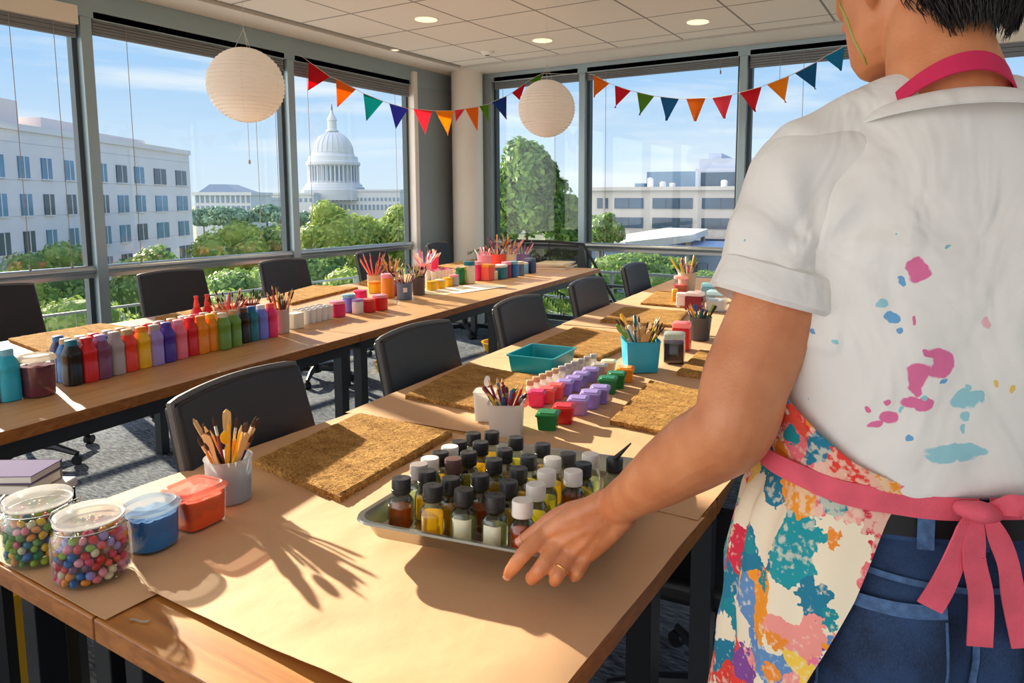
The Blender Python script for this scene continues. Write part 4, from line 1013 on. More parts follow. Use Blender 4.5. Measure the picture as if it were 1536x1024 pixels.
# ---- left row: paint bottles
def paint_bottle(p, body, cap, label, s=1.0, r_=.0285, h=.150, neck=None, grp='poster paint bottles on the left row', rz=0.1):
    t_ = thing('paint_bottle', label, 'bottle', p, rz, grp)
    MB().lathe([(r_*.9, 0), (r_, .003), (r_, h*.40), (r_*.97, h*.41), (r_*.97, h*.60), (r_, h*.61), (r_, h*.70), (r_*.93, h*.735), (r_*.62, h*.86), (r_*.58, h*.89)], 22, sq=.9).build('body', pl(body), t_)
    MB().lathe([(r_*.66, h*.875), (r_*.64, h*.99), (r_*.55, h), (.001, h)], 18).build('cap', pl(cap), t_)
ZL = .7505
row = [(111, 579, 'black', 'teal'), (134, 574, 'red', 'red'), (154, 569, 'plum', 'lilac'), (175, 563, 'grey', 'grey'), (194, 558, 'tomato', 'tan'), (215, 553, 'yellow', 'orange'), (234, 549, 'lilac', 'grey'),
       (252, 544, 'violet', 'violet'), (270, 539, 'pink', 'rose'), (287, 534, 'red', 'red'), (303, 531, 'orange', 'orange'), (318, 527, 'orange', 'yellow'), (336, 525, 'green', 'cream'), (352, 520, 'green', 'tan'),
       (366, 515, 'black', 'brown'), (379, 512, 'teal', 'blue'), (393, 509, 'peri', 'white'), (407, 506, 'hot', 'coral')]
for i, (x, y, c1, c2) in enumerate(row):
    nx = ['left end of the front row', 'after the black one'] 
    prev = 'at the left end of the front row' if i == 0 else 'right of the %s one, front row' % CN.get(row[i-1][2], row[i-1][2])
    if i == 11: prev = 'right of its orange twin, front row'
    if i == 13: prev = 'right of its green twin, front row'
    paint_bottle(base(x, y, .026, ZL), c1, c2, '%s paint bottle %s' % (CN.get(c1, c1), prev), rz=.2, h=.156)
back = ['blue', 'lblue', 'lblue', 'teal', 'lblue', 'red', 'tomato', 'orange', 'red', 'coral', 'pink', 'lilac', 'orange']
for i, c1 in enumerate(back):
    x, y, _, _ = row[i]; p = base(x, y, .026, ZL)+Vector((-.062, .012, 0))
    paint_bottle(p, c1, ['tan', 'white', 'red', 'grey'][i % 4], '%s paint bottle in the second row, behind the %s one' % (CN.get(c1, c1), CN.get(row[i][2], row[i][2])+(' with the yellow cap' if i == 11 else '')), h=.154)
paint_bottle(base(92, 573, .024, ZL), 'navy', 'blue', 'dark paint bottle with a blue cap, leftmost of the long row', r_=.026, h=.16)
paint_bottle(base(15, 603, .03, ZL), 'cyan', 'lblue', 'bright blue paint bottle at the left edge, left of the powder tub', r_=.031, h=.165)
paint_bottle(base(-8, 606, .03, ZL), 'slate', 'grey', 'slate paint bottle cut by the left edge of the picture', r_=.031, h=.15)
powder_tub(base(59, 597, .045, ZL), .046, .135, mat('powder_plum', S(120, 50, 66), .9, 0, .25, 60), 'clear tub of plum powder with a white lid, between blue and black bottles', .2, frosted('lid_cream', S(236, 226, 210), .1), sq=1)
for i, (x, y) in enumerate(((297, 500), (313, 497))):
    t_ = thing('squeeze_bottle', 'red squeeze bottle with a long nozzle, %s of the pair behind the orange bottles' % ('left' if i == 0 else 'right'), 'bottle', base(x, y, .02, ZL), 0, 'red squeeze bottles')
    MB().lathe([(.022, 0), (.024, .004), (.024, .10), (.016, .12), (.011, .125)], 18).build('body', pl('red'), t_)
    MB().lathe([(.013, .122), (.013, .135), (.007, .165), (.010, .168), (.010, .178), (.001, .18)], 14).build('nozzle', pl('tomato'), t_)
# hidden cup of sticks behind green bottles, and the grey cup
p1 = base(345, 497, .05, ZL); cup(p1, .06, .064, .11, mat('cup_wood', S(190, 130, 80), .6), 'tan cup of brushes half hidden behind the green paint bottles')
put_sticks(p1, .06, ZL, 26, .19, ['brush', 'pencil', 'spatula', 'brush'], ['maroon', 'coral', 'orange', 'navy', 'rose', 'brown', 'plum', 'cream'], 'tan cup behind the green bottles', 21, rtop=.11)
p2 = base(377, 487, .04, ZL); cup(p2, .045, .048, .10, mat('cup_rust', S(180, 90, 60), .6), 'rust cup of dark brushes behind the teal paint bottle')
put_sticks(p2, .044, ZL, 12, .165, ['brush', 'pencil'], ['black', 'brown', 'maroon', 'tan'], 'rust cup behind the teal bottle', 22, rtop=.1)
p3 = base(422, 501, .036, ZL); cup(p3, .038, .040, .115, mat('cup_grey_matte', S(176, 168, 158), .5), 'plain grey cup of brushes right of the magenta paint bottle')
put_sticks(p3, .037, ZL, 18, .205, ['brush', 'pencil', 'brush'], ['maroon', 'black', 'orange', 'brown', 'tan', 'slate', 'rose', 'yellow'], 'plain grey cup', 23, rtop=.112)
tag(MB().rings([rrect(.028, .034, 0, .004), rrect(.028, .034, .075, .004)]).build('eraser_block', mat('chalk', S(240, 232, 214), .7), None, base(443, 493, .028, ZL), .1, bevel=.002), 'white block standing right of the plain grey cup', 'block')
# egg-carton like cups with purple dots
t_ = thing('paint_palette_pots', 'cluster of joined white pots with purple paint in them, left of the pink tub', 'pots', base(470, 484, .06, ZL), R(100))
q = MB(); q2 = MB()
for i in range(5):
    for j in range(2):
        M_ = T((i-2)*.046, (j-.5)*.05, 0); q.lathe([(.022, 0), (.026, .055), (.026, .072), (.022, .072), (.019, .06), (.001, .06)], 14, M_)
q.build('pots', pl('white'), t_)
for i in range(5):
    for j in range(2): MB().lathe([(.0205, .0615), (.0205, .067), (.001, .069)], 12, T((i-2)*.046, (j-.5)*.05, 0)).build('paint', pl('violet' if (i+j) % 2 else 'plum'), t_)
# tubs of pink and red
for a_ in ((506, 476, 'hot', 'rose', 'magenta round tub with a pink lid, nearest of the pink tubs', .040, .085), (537, 471, 'white', 'lilac', 'white tub with a lilac lid between the magenta and red tubs', .028, .082), (524, 469, 'peri', 'lblue', 'periwinkle tub with a pale lid behind the white one', .034, .10),
           (553, 469, 'red', 'coral', 'red round tub right of the white one', .036, .075), (541, 458, 'hot', 'hot', 'magenta tub behind the red round tub', .036, .088), (570, 466, 'red', 'rose', 'crimson round tub with a pink lid, right end of the tubs', .040, .088)):
    jar(base(a_[0], a_[1], a_[5], ZL), a_[5], a_[6], None, pl(a_[3]), a_[4], body=pl(a_[2]), sq=1, grp='round tubs on the left row')
t_ = thing('glass_dish', 'small clear glass dish in front of the orange bottle', 'dish', base(587, 459, .045, ZL))
MB().lathe([(.02, 0), (.045, .004), (.05, .028), (.047, .028), (.042, .007), (.001, .006)], 28).build('bowl', m_lid, t_)
jar(base(582, 447, .04, ZL), .042, .155, None, pl('rose'), 'orange bottle with a peach cap standing behind the glass dish', body=pl('orange'), name='paint_bottle', cat='bottle')
jar(base(563, 440, .03, ZL), .040, .08, None, pl('orange'), 'yellow-orange tub left of the orange bottle', body=pl('yellow'), sq=2)
jar(base(597, 444, .02, ZL), .024, .11, None, pl('maroon'), 'dark red jar between the orange bottle and the blue-grey cup', body=pl('maroon'))
for px_, py_, r_, h, m_, lb, n_, L_, ks, cs, sd in (
    (562, 434, .05, .10, mat('cup_clear_tan', S(210, 180, 150), .4), 'tan cup of long coloured pencils behind the yellow-orange tub', 18, .24, ['pencil'], ['orange', 'tomato', 'pink', 'slate', 'tan', 'coral'], 31),
    (588, 432, .05, .11, mat('cup_pink_grey', S(190, 150, 140), .4), 'pinkish cup of pencils behind the orange bottle', 16, .225, ['pencil', 'brush', 'spatula'], ['brown', 'orange', 'tan', 'maroon', 'yellow'], 32),
    (607, 450, .05, .105, mat('cup_blue_grey', S(96, 116, 142), .4), 'blue-grey cup with a pale sticker holding dark pencils', 18, .21, ['pencil', 'brush'], ['slate', 'grey', 'black', 'tan', 'brown', 'maroon'], 33),
    (628, 443, .045, .12, mat('cup_brown_grey', S(96, 82, 84), .4), 'brown cup of bright pencils, rightmost of the pencil cups on the left row', 15, .21, ['pencil', 'brush'], ['dgreen', 'yellow', 'navy', 'lime', 'orange', 'teal'], 34)):
    p_ = base(px_, py_, r_, ZL); tc_ = cup(p_, r_*.93, r_, h, m_, lb)
    if sd == 33:
        a_ = math.atan2(-p_.y, -p_.x)+.1
        qq = MB(); qq.grid(lambda u_, v_: ((r_*.965+.003)*math.cos(a_+(u_-.5)*.5), (r_*.965+.003)*math.sin(a_+(u_-.5)*.5), .05+.028*v_), 6, 2, .0006); qq.build('sticker', pl('white'), tc_)
    put_sticks(p_, r_*.95, ZL, n_, L_, ks, cs, lb.split(' cup')[0]+' cup on the left row', sd, rtop=h)
# far cluster
Fc = [(648, 436, 'yellow', 'yellow', .034, .065, 'yellow tub, leftmost of the three before the paper sheet'), (660, 434, 'yellow', 'cream', .036, .068, 'yellow tub in the middle of the three before the paper sheet'), (672, 431, 'yellow', 'yellow', .032, .07, 'yellow tub, rightmost of the three before the paper sheet'),
      (681, 430, 'grey', 'rose', .033, .085, 'grey-pink tub with a rose lid right of the yellow tubs'), (690, 427, 'dgreen', 'dgreen', .032, .125, 'dark green bottle right of the yellow tubs'), (697, 426, 'lime', 'yellow', .028, .13, 'lime and yellow bottle beside the cream one'), (704, 426, 'cream', 'teal', .040, .17, 'tall cream bottle with a teal cap'),
      (716, 421, 'hot', 'rose', .036, .15, 'magenta bottle with a rose cap right of the cream bottle'), (731, 421, 'coral', 'orange', .052, .125, 'wide coral tub at the middle of the far cluster'), (741, 420, 'cream', 'white', .03, .07, 'small cream pot beside the coral tub'), (750, 419, 'teal', 'white', .05, .115, 'teal tub with a white lid in the far cluster'),
      (760, 417, 'maroon', 'rose', .038, .13, 'crimson jar right of the teal tub'), (770, 416, 'blue', 'lblue', .036, .13, 'blue jar right of the crimson jar'), (780, 414, 'slate', 'cream', .034, .12, 'slate jar in the far cluster'), (795, 410, 'navy', 'slate', .042, .13, 'navy box-shaped tub at the right end of the far cluster'),
      (787, 411, 'lblue', 'white', .03, .1, 'pale blue pot left of the navy tub'), (692, 412, 'cream', 'rose', .04, .07, 'cream pot behind the green bottle'), (710, 408, 'rose', 'white', .04, .08, 'pale pink pot behind the magenta bottle')]
for x, y, c1, c2, r_, h, lb in Fc:
    jar(base(x, y, r_, ZL), r_, h, None, pl(c2), lb, body=pl(c1), sq=(6 if r_ > .045 or 'box' in lb else 1), grp='tubs and jars at the far end of the left row')
for px_, py_, r_, h, m_, lb, n_, L_, ks, cs, sd in (
    (637, 413, .06, .10, pl('rose'), 'pink cup of pale pencils behind the brown cup', 22, .21, ['pencil', 'marker'], ['rose', 'pink', 'cream', 'hot', 'white', 'lilac'], 41),
    (651, 406, .045, .12, pl('hot'), 'magenta cup of pale pencils left of the yellow tubs', 12, .18, ['pencil', 'marker'], ['rose', 'cream', 'hot', 'white'], 42),
    (727, 407, .065, .14, pl('rose'), 'pale pink cup behind the coral tub', 12, .21, ['marker', 'pencil'], ['rose', 'pink', 'white'], 43),
    (747, 403, .075, .13, pl('coral'), 'coral cup of crimson brushes behind the teal tub', 24, .29, ['brush', 'pencil', 'marker'], ['maroon', 'plum', 'orange', 'tomato', 'brown'], 44),
    (764, 402, .07, .13, pl('cream'), 'cream cup of yellow and pink pencils, tallest of the far cluster', 20, .30, ['pencil', 'brush', 'marker'], ['yellow', 'orange', 'rose', 'lilac', 'tan'], 45),
    (784, 400, .07, .12, pl('lilac'), 'lilac cup of pale brushes behind the slate jar', 20, .25, ['brush', 'marker', 'pencil'], ['rose', 'lilac', 'plum', 'white', 'slate'], 46)):
    p_ = base(px_, py_, r_, ZL); cup(p_, r_*.85, r_, h, m_, lb)
    put_sticks(p_, r_*.95, ZL, n_, L_, ks, cs, lb.split(' cup')[0]+' cup at the far end', sd, rtop=h)
t_ = thing('paint_palette_pots', 'joined white and pink pots before the pink pencil cups', 'pots', base(660, 419, .06, ZL), R(96))
q = MB()
for i in range(6):
    for j in range(2): q.lathe([(.022, 0), (.026, .055), (.026, .072), (.001, .072)], 12, T((i-2.5)*.05, (j-.5)*.05, 0))
q.build('pots', pl('white'), t_)
for i in range(6):
    for j in range(2): MB().lathe([(.0185, .0725), (.0185, .077), (.001, .079)], 10, T((i-2.5)*.05, (j-.5)*.05, 0)).build('paint', pl(['hot', 'rose', 'plum'][(i+j) % 3]), t_)
# papers and notebooks
m_pap = mat('white_paper', S(240, 234, 222), .7)
for (x, y, wx, wy, rz, z, lb) in ((668, 436, .15, .22, .2, .0008, 'sheet of cream paper before the yellow tubs'), (712, 433, .14, .25, -.15, .0022, 'white sheet of paper overlapping the cream one')):
    p_ = at(x, y, ZL+z); q = MB(); q.grid(lambda u_, v_: ((u_-.5)*2*wx, (v_-.5)*2*wy, .001*math.sin(u_*5+v_*4)+.001), 10, 10, .0006)
    tag(q.build('paper_sheet', m_pap if wx < .15 else mat('cream_paper', S(232, 208, 166), .7), None, (p_.x-.05, p_.y, ZL+z), rz, fix=False), lb, 'paper', 'loose sheets on the left row')
p_ = at(822, 404, ZL)
nb = [('brown folder at the bottom of the stack at the far table end', .17, .22, .018, S(176, 130, 70), .1), ('tan notebook in the middle of the far stack', .16, .20, .014, S(206, 168, 112), .22), ('cream notebook on top of the far stack', .15, .20, .012, S(226, 204, 164), .05)]
z0 = ZL
for i, (lb, wx, wy, h, col, rz) in enumerate(nb):
    t_ = thing('notebook', lb, 'notebook', (p_.x-.06, p_.y+.22, z0), LRR+rz, 'notebooks stacked at the far end of the left row')
    q = MB(); q.box(-wx, wx, -wy, wy, 0, .002); q.box(-wx, wx, -wy, wy, h-.002, h); q.box(-wx, -wx+.003, -wy, wy, 0, h); q.build('cover', mat('cover_%d' % i, col, .6), t_, smooth=False)
    q = MB(); q.box(-wx+.004, wx-.004, -wy+.004, wy-.004, .002, h-.002); q.build('pages', m_pap, t_, smooth=False); z0 += h+.0003
# ================================================================ metal tray held by the person, with sample bottles
tA, tB, tC = at(522, 779, .826), at(888, 846, .826), at(966, 689, .792)
ex = (tB-tA); ex.z = 0; TW = ex.length; ex.normalize(); ey0 = Vector((-ex.y, ex.x, 0)); TL = (tC-tB).dot(ey0)
tilt = math.atan2(.034, TL)
ey = (ey0*math.cos(tilt)-Vector((0, 0, 1))*math.sin(tilt)).normalized(); ez = ex.cross(ey)
tc0 = tA+ex*TW/2+ey*TL/2-ez*.034
TM = Matrix(((ex.x, ey.x, ez.x, tc0.x), (ex.y, ey.y, ez.y, tc0.y), (ex.z, ey.z, ez.z, tc0.z), (0, 0, 0, 1)))
tray = thing('metal_tray', 'shallow stainless steel tray of little bottles, held over the paper by the left hand', 'tray'); tray.matrix_world = TM
m_tray = mat('stainless', S(176, 172, 160), .27, 1, .04, 8)
hx, hy = TW/2, TL/2
q = MB()
q.rings([rrect(hx-.030, hy-.030, .0, .03, 8), rrect(hx-.022, hy-.022, .003, .034, 8), rrect(hx-.010, hy-.010, .031, .04, 8), rrect(hx-.008, hy-.008, .034, .042, 8), rrect(hx+.001, hy+.001, .0345, .046, 8), rrect(hx+.003, hy+.003, .031, .048, 8),
         rrect(hx+.001, hy+.001, .030, .046, 8), rrect(hx-.0075, hy-.0075, .0305, .042, 8), rrect(hx-.0095, hy-.0095, .029, .04, 8), rrect(hx-.0235, hy-.0235, .0005, .034, 8), rrect(hx-.03, hy-.03, -.002, .03, 8)], cap0=True, cap1=True)
q.build('pan', m_tray, tray)

m_vial = thin_glass('vial_glass', (.90, .93, .90, 1), .03, .8)
def liquid(name, c, dens=.5):
    if name in MATS: return MATS[name]
    m = bpy.data.materials.new(name); m.use_nodes = True; t = m.node_tree; b = t.nodes['Principled BSDF']
    b.inputs['Base Color'].default_value = c; b.inputs['Roughness'].default_value = .12
    tl = N(t, 'ShaderNodeBsdfTranslucent'); tl.inputs[0].default_value = tuple(min(1, x*1.5) for x in c[:3])+(1,)
    tr = N(t, 'ShaderNodeBsdfTransparent'); tr.inputs[0].default_value = tuple(min(1, x*1.8+.02) for x in c[:3])+(1,)
    a1 = N(t, 'ShaderNodeMixShader'); a1.inputs[0].default_value = .55; a2 = N(t, 'ShaderNodeMixShader'); a2.inputs[0].default_value = 1-dens
    t.links.new(b.outputs[0], a1.inputs[1]); t.links.new(tl.outputs[0], a1.inputs[2]); t.links.new(a1.outputs[0], a2.inputs[1]); t.links.new(tr.outputs[0], a2.inputs[2])
    t.links.new(a2.outputs[0], t.nodes['Material Output'].inputs[0]); MATS[name] = m; return m
LQ = dict(brown=liquid('liq_brown', S(134, 78, 22), .75), amber=liquid('liq_amber', S(240, 176, 36), .7), olive=liquid('liq_olive', S(206, 170, 52), .7), yellow=liquid('liq_yellow', S(232, 196, 64), .65),
          pale=liquid('liq_pale', S(206, 204, 160), .35), rust=liquid('liq_rust', S(196, 98, 30), .75), lime=liquid('liq_lime', S(188, 176, 70), .55))
m_capb = mat('cap_black', S(36, 36, 38), .42, 0, 0, bump=.05, bump_scale=300)
m_capw = mat('cap_white', S(240, 234, 228), .4)
m_capr = mat('cap_dull_red', S(92, 62, 58), .5)
m_capg = mat('cap_grey_dark', S(70, 66, 66), .5)
m_lab = mat('blank_label', S(244, 238, 206), .7, 0, .04, 60)
HB = .092
BT = [  # cap-top pixel, cap, liquid, fill, label paper?
 (602, 716, 'b', 'brown', .80, 0), (649, 727, 'b', 'amber', .86, 0), (696, 733, 'b', 'pale', .8, 1), (743, 742, 'b', 'pale', .8, 1), (784, 749, 'w', 'rust', .8, 0),
 (629, 699, 'b', 'olive', .85, 2), (676, 716, 'b', 'amber', .75, 0), (720, 711, 'b', 'rust', .6, 0), (763, 721, 'b', 'olive', .7, 0), (804, 725, 'w', 'yellow', .75, 0),
 (603, 694, 'l', 'pale', .7, 0), (626, 680, 'w', 'pale', .6, 0), (653, 679, 'b', 'olive', .8, 0), (680, 687, 'r', 'olive', .7, 0), (741, 688, 'b', 'olive', .8, 0), (778, 701, 'b', 'amber', .8, 0), (820, 705, 'w', 'lime', .8, 0), (860, 705, 'w', 'rust', .85, 0),
 (652, 664, 'w', 'pale', .6, 0), (675, 662, 'b', 'olive', .8, 0), (703, 677, 'b', 'yellow', .8, 0), (757, 673, 'b', 'olive', .8, 0), (793, 683, 'b', 'yellow', .8, 0), (829, 686, 'w', 'olive', .8, 0), (875, 694, 'b', 'yellow', .8, 0),
 (695, 646, 'b', 'amber', .8, 0), (721, 662, 'b', 'amber', .8, 0), (774, 655, 'b', 'yellow', .8, 0), (814, 665, 'b', 'olive', .8, 0), (852, 679, 'g', 'olive', .8, 0), (886, 680, 'w', 'pale', .8, 0),
 (733, 647, 'b', 'olive', .8, 0), (931, 688, 'n', 'pale', .7, 0)]
def vial_bottle(M_, cp, lq, fill, lab, label):
    t_ = thing('sample_bottle', label, 'bottle', group='sample bottles in the metal tray'); t_.matrix_world = M_
    w_ = .0205
    prof = [(w_*.86, 0), (w_, .0025), (w_, .046), (w_*.93, .052), (w_*.66, .060), (.0105, .063), (.0105, .067)]
    MB().lathe(prof+[(max(.003, r_-.0013), z+.0012) for r_, z in prof[::-1]], 24, sq=1.1, cap1=False).build('glass', m_vial, t_)
    h = .002+.047*fill
    MB().lathe([(w_*.80, .002), (w_*.90, .004), (w_*.90, h), (.001, h)], 20, sq=1.1).build('liquid', LQ[lq], t_)
    mc_ = {'b': m_capb, 'w': m_capw, 'r': m_capr, 'g': m_capg, 'l': pl('grey'), 'n': m_capb}[cp]
    rc = .0172 if cp != 'w' else .0180
    q = MB(); nn_ = 40; prof2 = [(rc*.96, .0645), (rc, .066), (rc, .0715), (rc*.97, .072), (rc*.97, .073), (rc, .0735), (rc, .0895), (rc*.94, .0915), (rc*.3, .0918), (.0008, .0905 if cp == 'b' else .0918)]
    q.lathe(prof2, nn_)
    for i, v_ in enumerate(q.v):
        r2 = math.hypot(v_.x, v_.y)
        if r2 > rc*.96 and i % 2 and .07 < v_.z < .0905: q.v[i] = Vector((v_.x*.975, v_.y*.975, v_.z))
    q.build('cap', mc_, t_)
    if cp == 'n': MB().tube([(0, 0, .09), (.012, .004, .104), (.03, .01, .125)], [.006, .004, .0015], 10).build('nozzle', m_capb, t_)
    if lab:
        a0 = math.atan2(-M_.translation.y, -M_.translation.x) - math.atan2(ex.y, ex.x)
        a0 += (-.05 if lab == 1 else .35)
        rl_ = w_+.0006
        def fn(u_, v_):
            a_ = a0+(u_-.5)*1.5; c_, s_ = math.cos(a_), math.sin(a_); k_ = (abs(c_)**3.1+abs(s_)**3.1)**(-1/3.1)
            return (rl_*c_*k_, rl_*s_*k_, .004+.041*v_)
        q = MB().grid(fn, 12, 3, .0004); q.build('paper_label', m_lab, t_, fix=False)
CPN = dict(b='black', w='white', r='dull reddish', g='dark grey', l='pale grey', n='black nozzle')
LN = dict(brown='dark brown', amber='amber', olive='olive', yellow='yellow', pale='pale', rust='rust-brown', lime='lime-yellow')
spots = []
for (x, y, cp, lq, fl, lab) in BT:
    d = ray(x, y); o_ = Vector((0, 0, CAMH)); pl0 = tc0+ez*(HB+.003)
    tt_ = (pl0-o_).dot(ez)/d.dot(ez); P_ = o_+d*tt_; l_ = TM.inverted() @ P_
    spots.append([l_.x, l_.y])
for it in range(60):
    for i in range(len(spots)):
        for j in range(i):
            dx, dy = spots[i][0]-spots[j][0], spots[i][1]-spots[j][1]; r_ = math.hypot(dx, dy)
            if r_ < .0425: k_ = (.0425-r_)/2/max(r_, 1e-4); spots[i][0] += dx*k_; spots[i][1] += dy*k_; spots[j][0] -= dx*k_; spots[j][1] -= dy*k_
    for s_ in spots: s_[0] = max(-hx+.052, min(hx-.052, s_[0])); s_[1] = max(-hy+.052, min(hy-.052, s_[1]))
def pword(i):
    x, y = spots[i]
    order = sorted(range(len(spots)), key=lambda k_: spots[k_][1]); rank = order.index(i)
    rows_ = ['front row', 'second row', 'third row', 'fourth row', 'fifth row', 'sixth row', 'back row']; rw = min(6, rank*7//len(spots))
    mem = [k_ for k_ in order if min(6, order.index(k_)*7//len(spots)) == rw]; mem.sort(key=lambda k_: spots[k_][0])
    n_ = mem.index(i); nw = ['leftmost', 'second from left', 'third from left', 'fourth from left', 'fifth from left'][n_]
    return nw+', '+rows_[rw]+' of the tray'
for i, (x, y, cp, lq, fl, lab) in enumerate(BT):
    M_ = TM @ T(spots[i][0], spots[i][1], .0032) @ RZ(.25*math.sin(i*1.7))
    vial_bottle(M_, cp, lq, fl, lab, '%s-capped bottle of %s liquid%s, %s' % (CPN[cp], LN[lq], ' with label' if lab == 1 else '', pword(i)))
# ================================================================ paper lanterns and pennants
m_lantern = frosted('lantern_paper', S(252, 246, 238), .04, .8)
m_string = mat('thin_string', S(200, 190, 176), .7)
def lantern(c, r_, label, tassel):
    t_ = thing('paper_lantern', label, 'lantern', c, 0, 'white paper lanterns')
    prof = []
    n_ = 24; N_ = n_*4
    for i in range(N_+1):
        a_ = lerp(R(14), R(172), i/N_); rr_ = r_*(1+.016*math.cos(2*PI*i/4)); prof.append((rr_*math.sin(a_), rr_*math.cos(a_)*.985))
    q = MB().lathe(prof, 48, cap0=False, cap1=True); q.build('shade', m_lantern, t_, fix=False)
    q = MB()
    for k_ in range(6):
        a0 = 2*PI*k_/6+.3; q.tube([(r_*.99*math.sin(a_)*math.cos(a0), r_*.99*math.sin(a_)*math.sin(a0), r_*.975*math.cos(a_)) for a_ in [lerp(R(14), R(172), i/20) for i in range(21)]], .0009, 5)
    rt = r_*math.sin(R(14)); zt_ = r_*.985*math.cos(R(14))
    q.tube([(rt*math.cos(2*PI*i/20), rt*math.sin(2*PI*i/20), zt_) for i in range(21)], .002, 6)
    q.build('wire_rib', mat('lantern_wire', S(206, 180, 150), .5), t_)
    q = MB()
    for a_ in (0, 2.1, 4.2): q.tube([(rt*math.cos(a_), rt*math.sin(a_), zt_), (0, 0, zt_+.11)], .0013, 5)
    q.tube([(0, 0, zt_+.11), (0, 0, 2.75-c[2])], .0013, 5); q.build('hanging_string', m_string, t_)
    if tassel:
        q = MB(); q.tube([(0, 0, -r_*.97), (0, 0, -r_*.97-.21)], .0014, 5); q.lathe([(.002, 0), (.006, -.004), (.007, -.022), (.003, -.026)], 10, T(0, 0, -r_*.97-.21)); q.build('pull_cord', m_string, t_)
lantern(dep(369, 128, 3.9), .203, 'larger white paper lantern at the left, with a cord hanging below', True)
lantern(dep(820, 163, 5.0), .201, 'smaller-looking white paper lantern at the right, beside the grey post', False)

def flagmat(name, c):
    m = bpy.data.materials.new(name); m.use_nodes = True; t = m.node_tree; b = t.nodes['Principled BSDF']; b.inputs['Base Color'].default_value = c; b.inputs['Roughness'].default_value = .8
    tl = N(t, 'ShaderNodeBsdfTranslucent'); tl.inputs[0].default_value = c; ms = N(t, 'ShaderNodeMixShader'); ms.inputs[0].default_value = .68
    t.links.new(b.outputs[0], ms.inputs[1]); t.links.new(tl.outputs[0], ms.inputs[2]); t.links.new(ms.outputs[0], t.nodes['Material Output'].inputs[0]); return m
FM = dict(red=flagmat('felt_red', S(222, 30, 52)), orange=flagmat('felt_orange', S(240, 136, 24)), teal=flagmat('felt_teal', S(12, 150, 150)), indigo=flagmat('felt_indigo', S(66, 72, 148)), pink=flagmat('felt_pink', S(240, 84, 104)),
          yellow=flagmat('felt_yellow', S(248, 168, 32)), green=flagmat('felt_green', S(110, 160, 40)), blue=flagmat('felt_blue', S(26, 118, 170)), dblue=flagmat('felt_dark_blue', S(40, 82, 160)), sky=flagmat('felt_sky', S(30, 150, 190)))
def vplane(px, py, P0, P1):
    """point seen at a pixel on the upright plane through P0 and P1"""
    d = ray(px, py); ux_ = (P1-P0); nn_ = Vector((-ux_.y, ux_.x, 0)); o_ = Vector((0, 0, CAMH)); return o_+d*((P0-o_).dot(nn_)/d.dot(nn_))
def bunting(P0, P1, ends, flags, label):
    t_ = thing('bunting', label, 'bunting', P0)
    pts = [vplane(x, y, P0, P1) for x, y in ends[:1]]
    line = [ends[0]]
    for f_ in flags: line += [f_[1], f_[2]]
    line += [ends[1]]
    pl_ = [vplane(x, y, P0, P1)-P0 for x, y in line]
    MB().tube(pl_, .0025, 6).build('cord', m_string, t_)
    for i, (c, a_, b_, tip) in enumerate(flags):
        A, B, Tp = [vplane(x, y, P0, P1)-P0 for x, y in (a_, b_, tip)]
        nn_ = (B-A).cross(Tp-A).normalized()
        def fn(u_, v_):
            p = A.lerp(B, u_).lerp(Tp, min(v_, .995)); return p+nn_*(.012*math.sin(u_*4+i)*v_+.004)
        q = MB().grid(fn, 6, 10, .0012); q.build('pennant', FM[c], t_, fix=False)
B0 = Vector((WX+.02, 4.15, 2.5)); B1 = Vector((-3.38, WY-.03, 2.5))
bunting(B0, B1, [(447, 80), (884, 112)], [
    ('red', (463, 92), (495, 115), (462, 136)), ('orange', (504, 118), (534, 134), (506, 161)), ('teal', (545, 140), (575, 152), (550, 181)), ('indigo', (584, 155), (612, 163), (594, 193)),
    ('pink', (620, 163), (648, 166), (638, 201)), ('yellow', (653, 166), (681, 166), (672, 203)), ('pink', (682, 165), (698, 163), (684, 182)), ('orange', (698, 163), (718, 160), (716, 196)), ('green', (719, 159), (733, 156), (733, 182)),
    ('dblue', (738, 153), (760, 144), (760, 179)), ('red', (768, 139), (789, 124), (780, 151)), ('green', (793, 121), (813, 110), (812, 126))],
    'felt pennant garland across the corner from the dome window to the grey post')
B2 = Vector((-3.38, WY-.06, 2.5)); B3 = Vector((-.70, 4.9, 2.6))
bunting(B2, B3, [(884, 111), (1290, 60)], [
    ('orange', (890, 112), (914, 125), (890, 146)), ('red', (922, 128), (946, 136), (922, 162)), ('green', (955, 138), (981, 144), (959, 173)), ('blue', (990, 145), (1018, 148), (999, 181)), ('orange', (1029, 148), (1058, 147), (1042, 182)),
    ('pink', (1068, 147), (1098, 142), (1086, 178)), ('red', (1109, 139), (1142, 130), (1132, 168)), ('yellow', (1150, 127), (1183, 114), (1178, 154)), ('blue', (1192, 110), (1225, 93), (1223, 134)), ('sky', (1235, 86), (1267, 69), (1261, 106))],
    'felt pennant garland in front of the concrete office window')

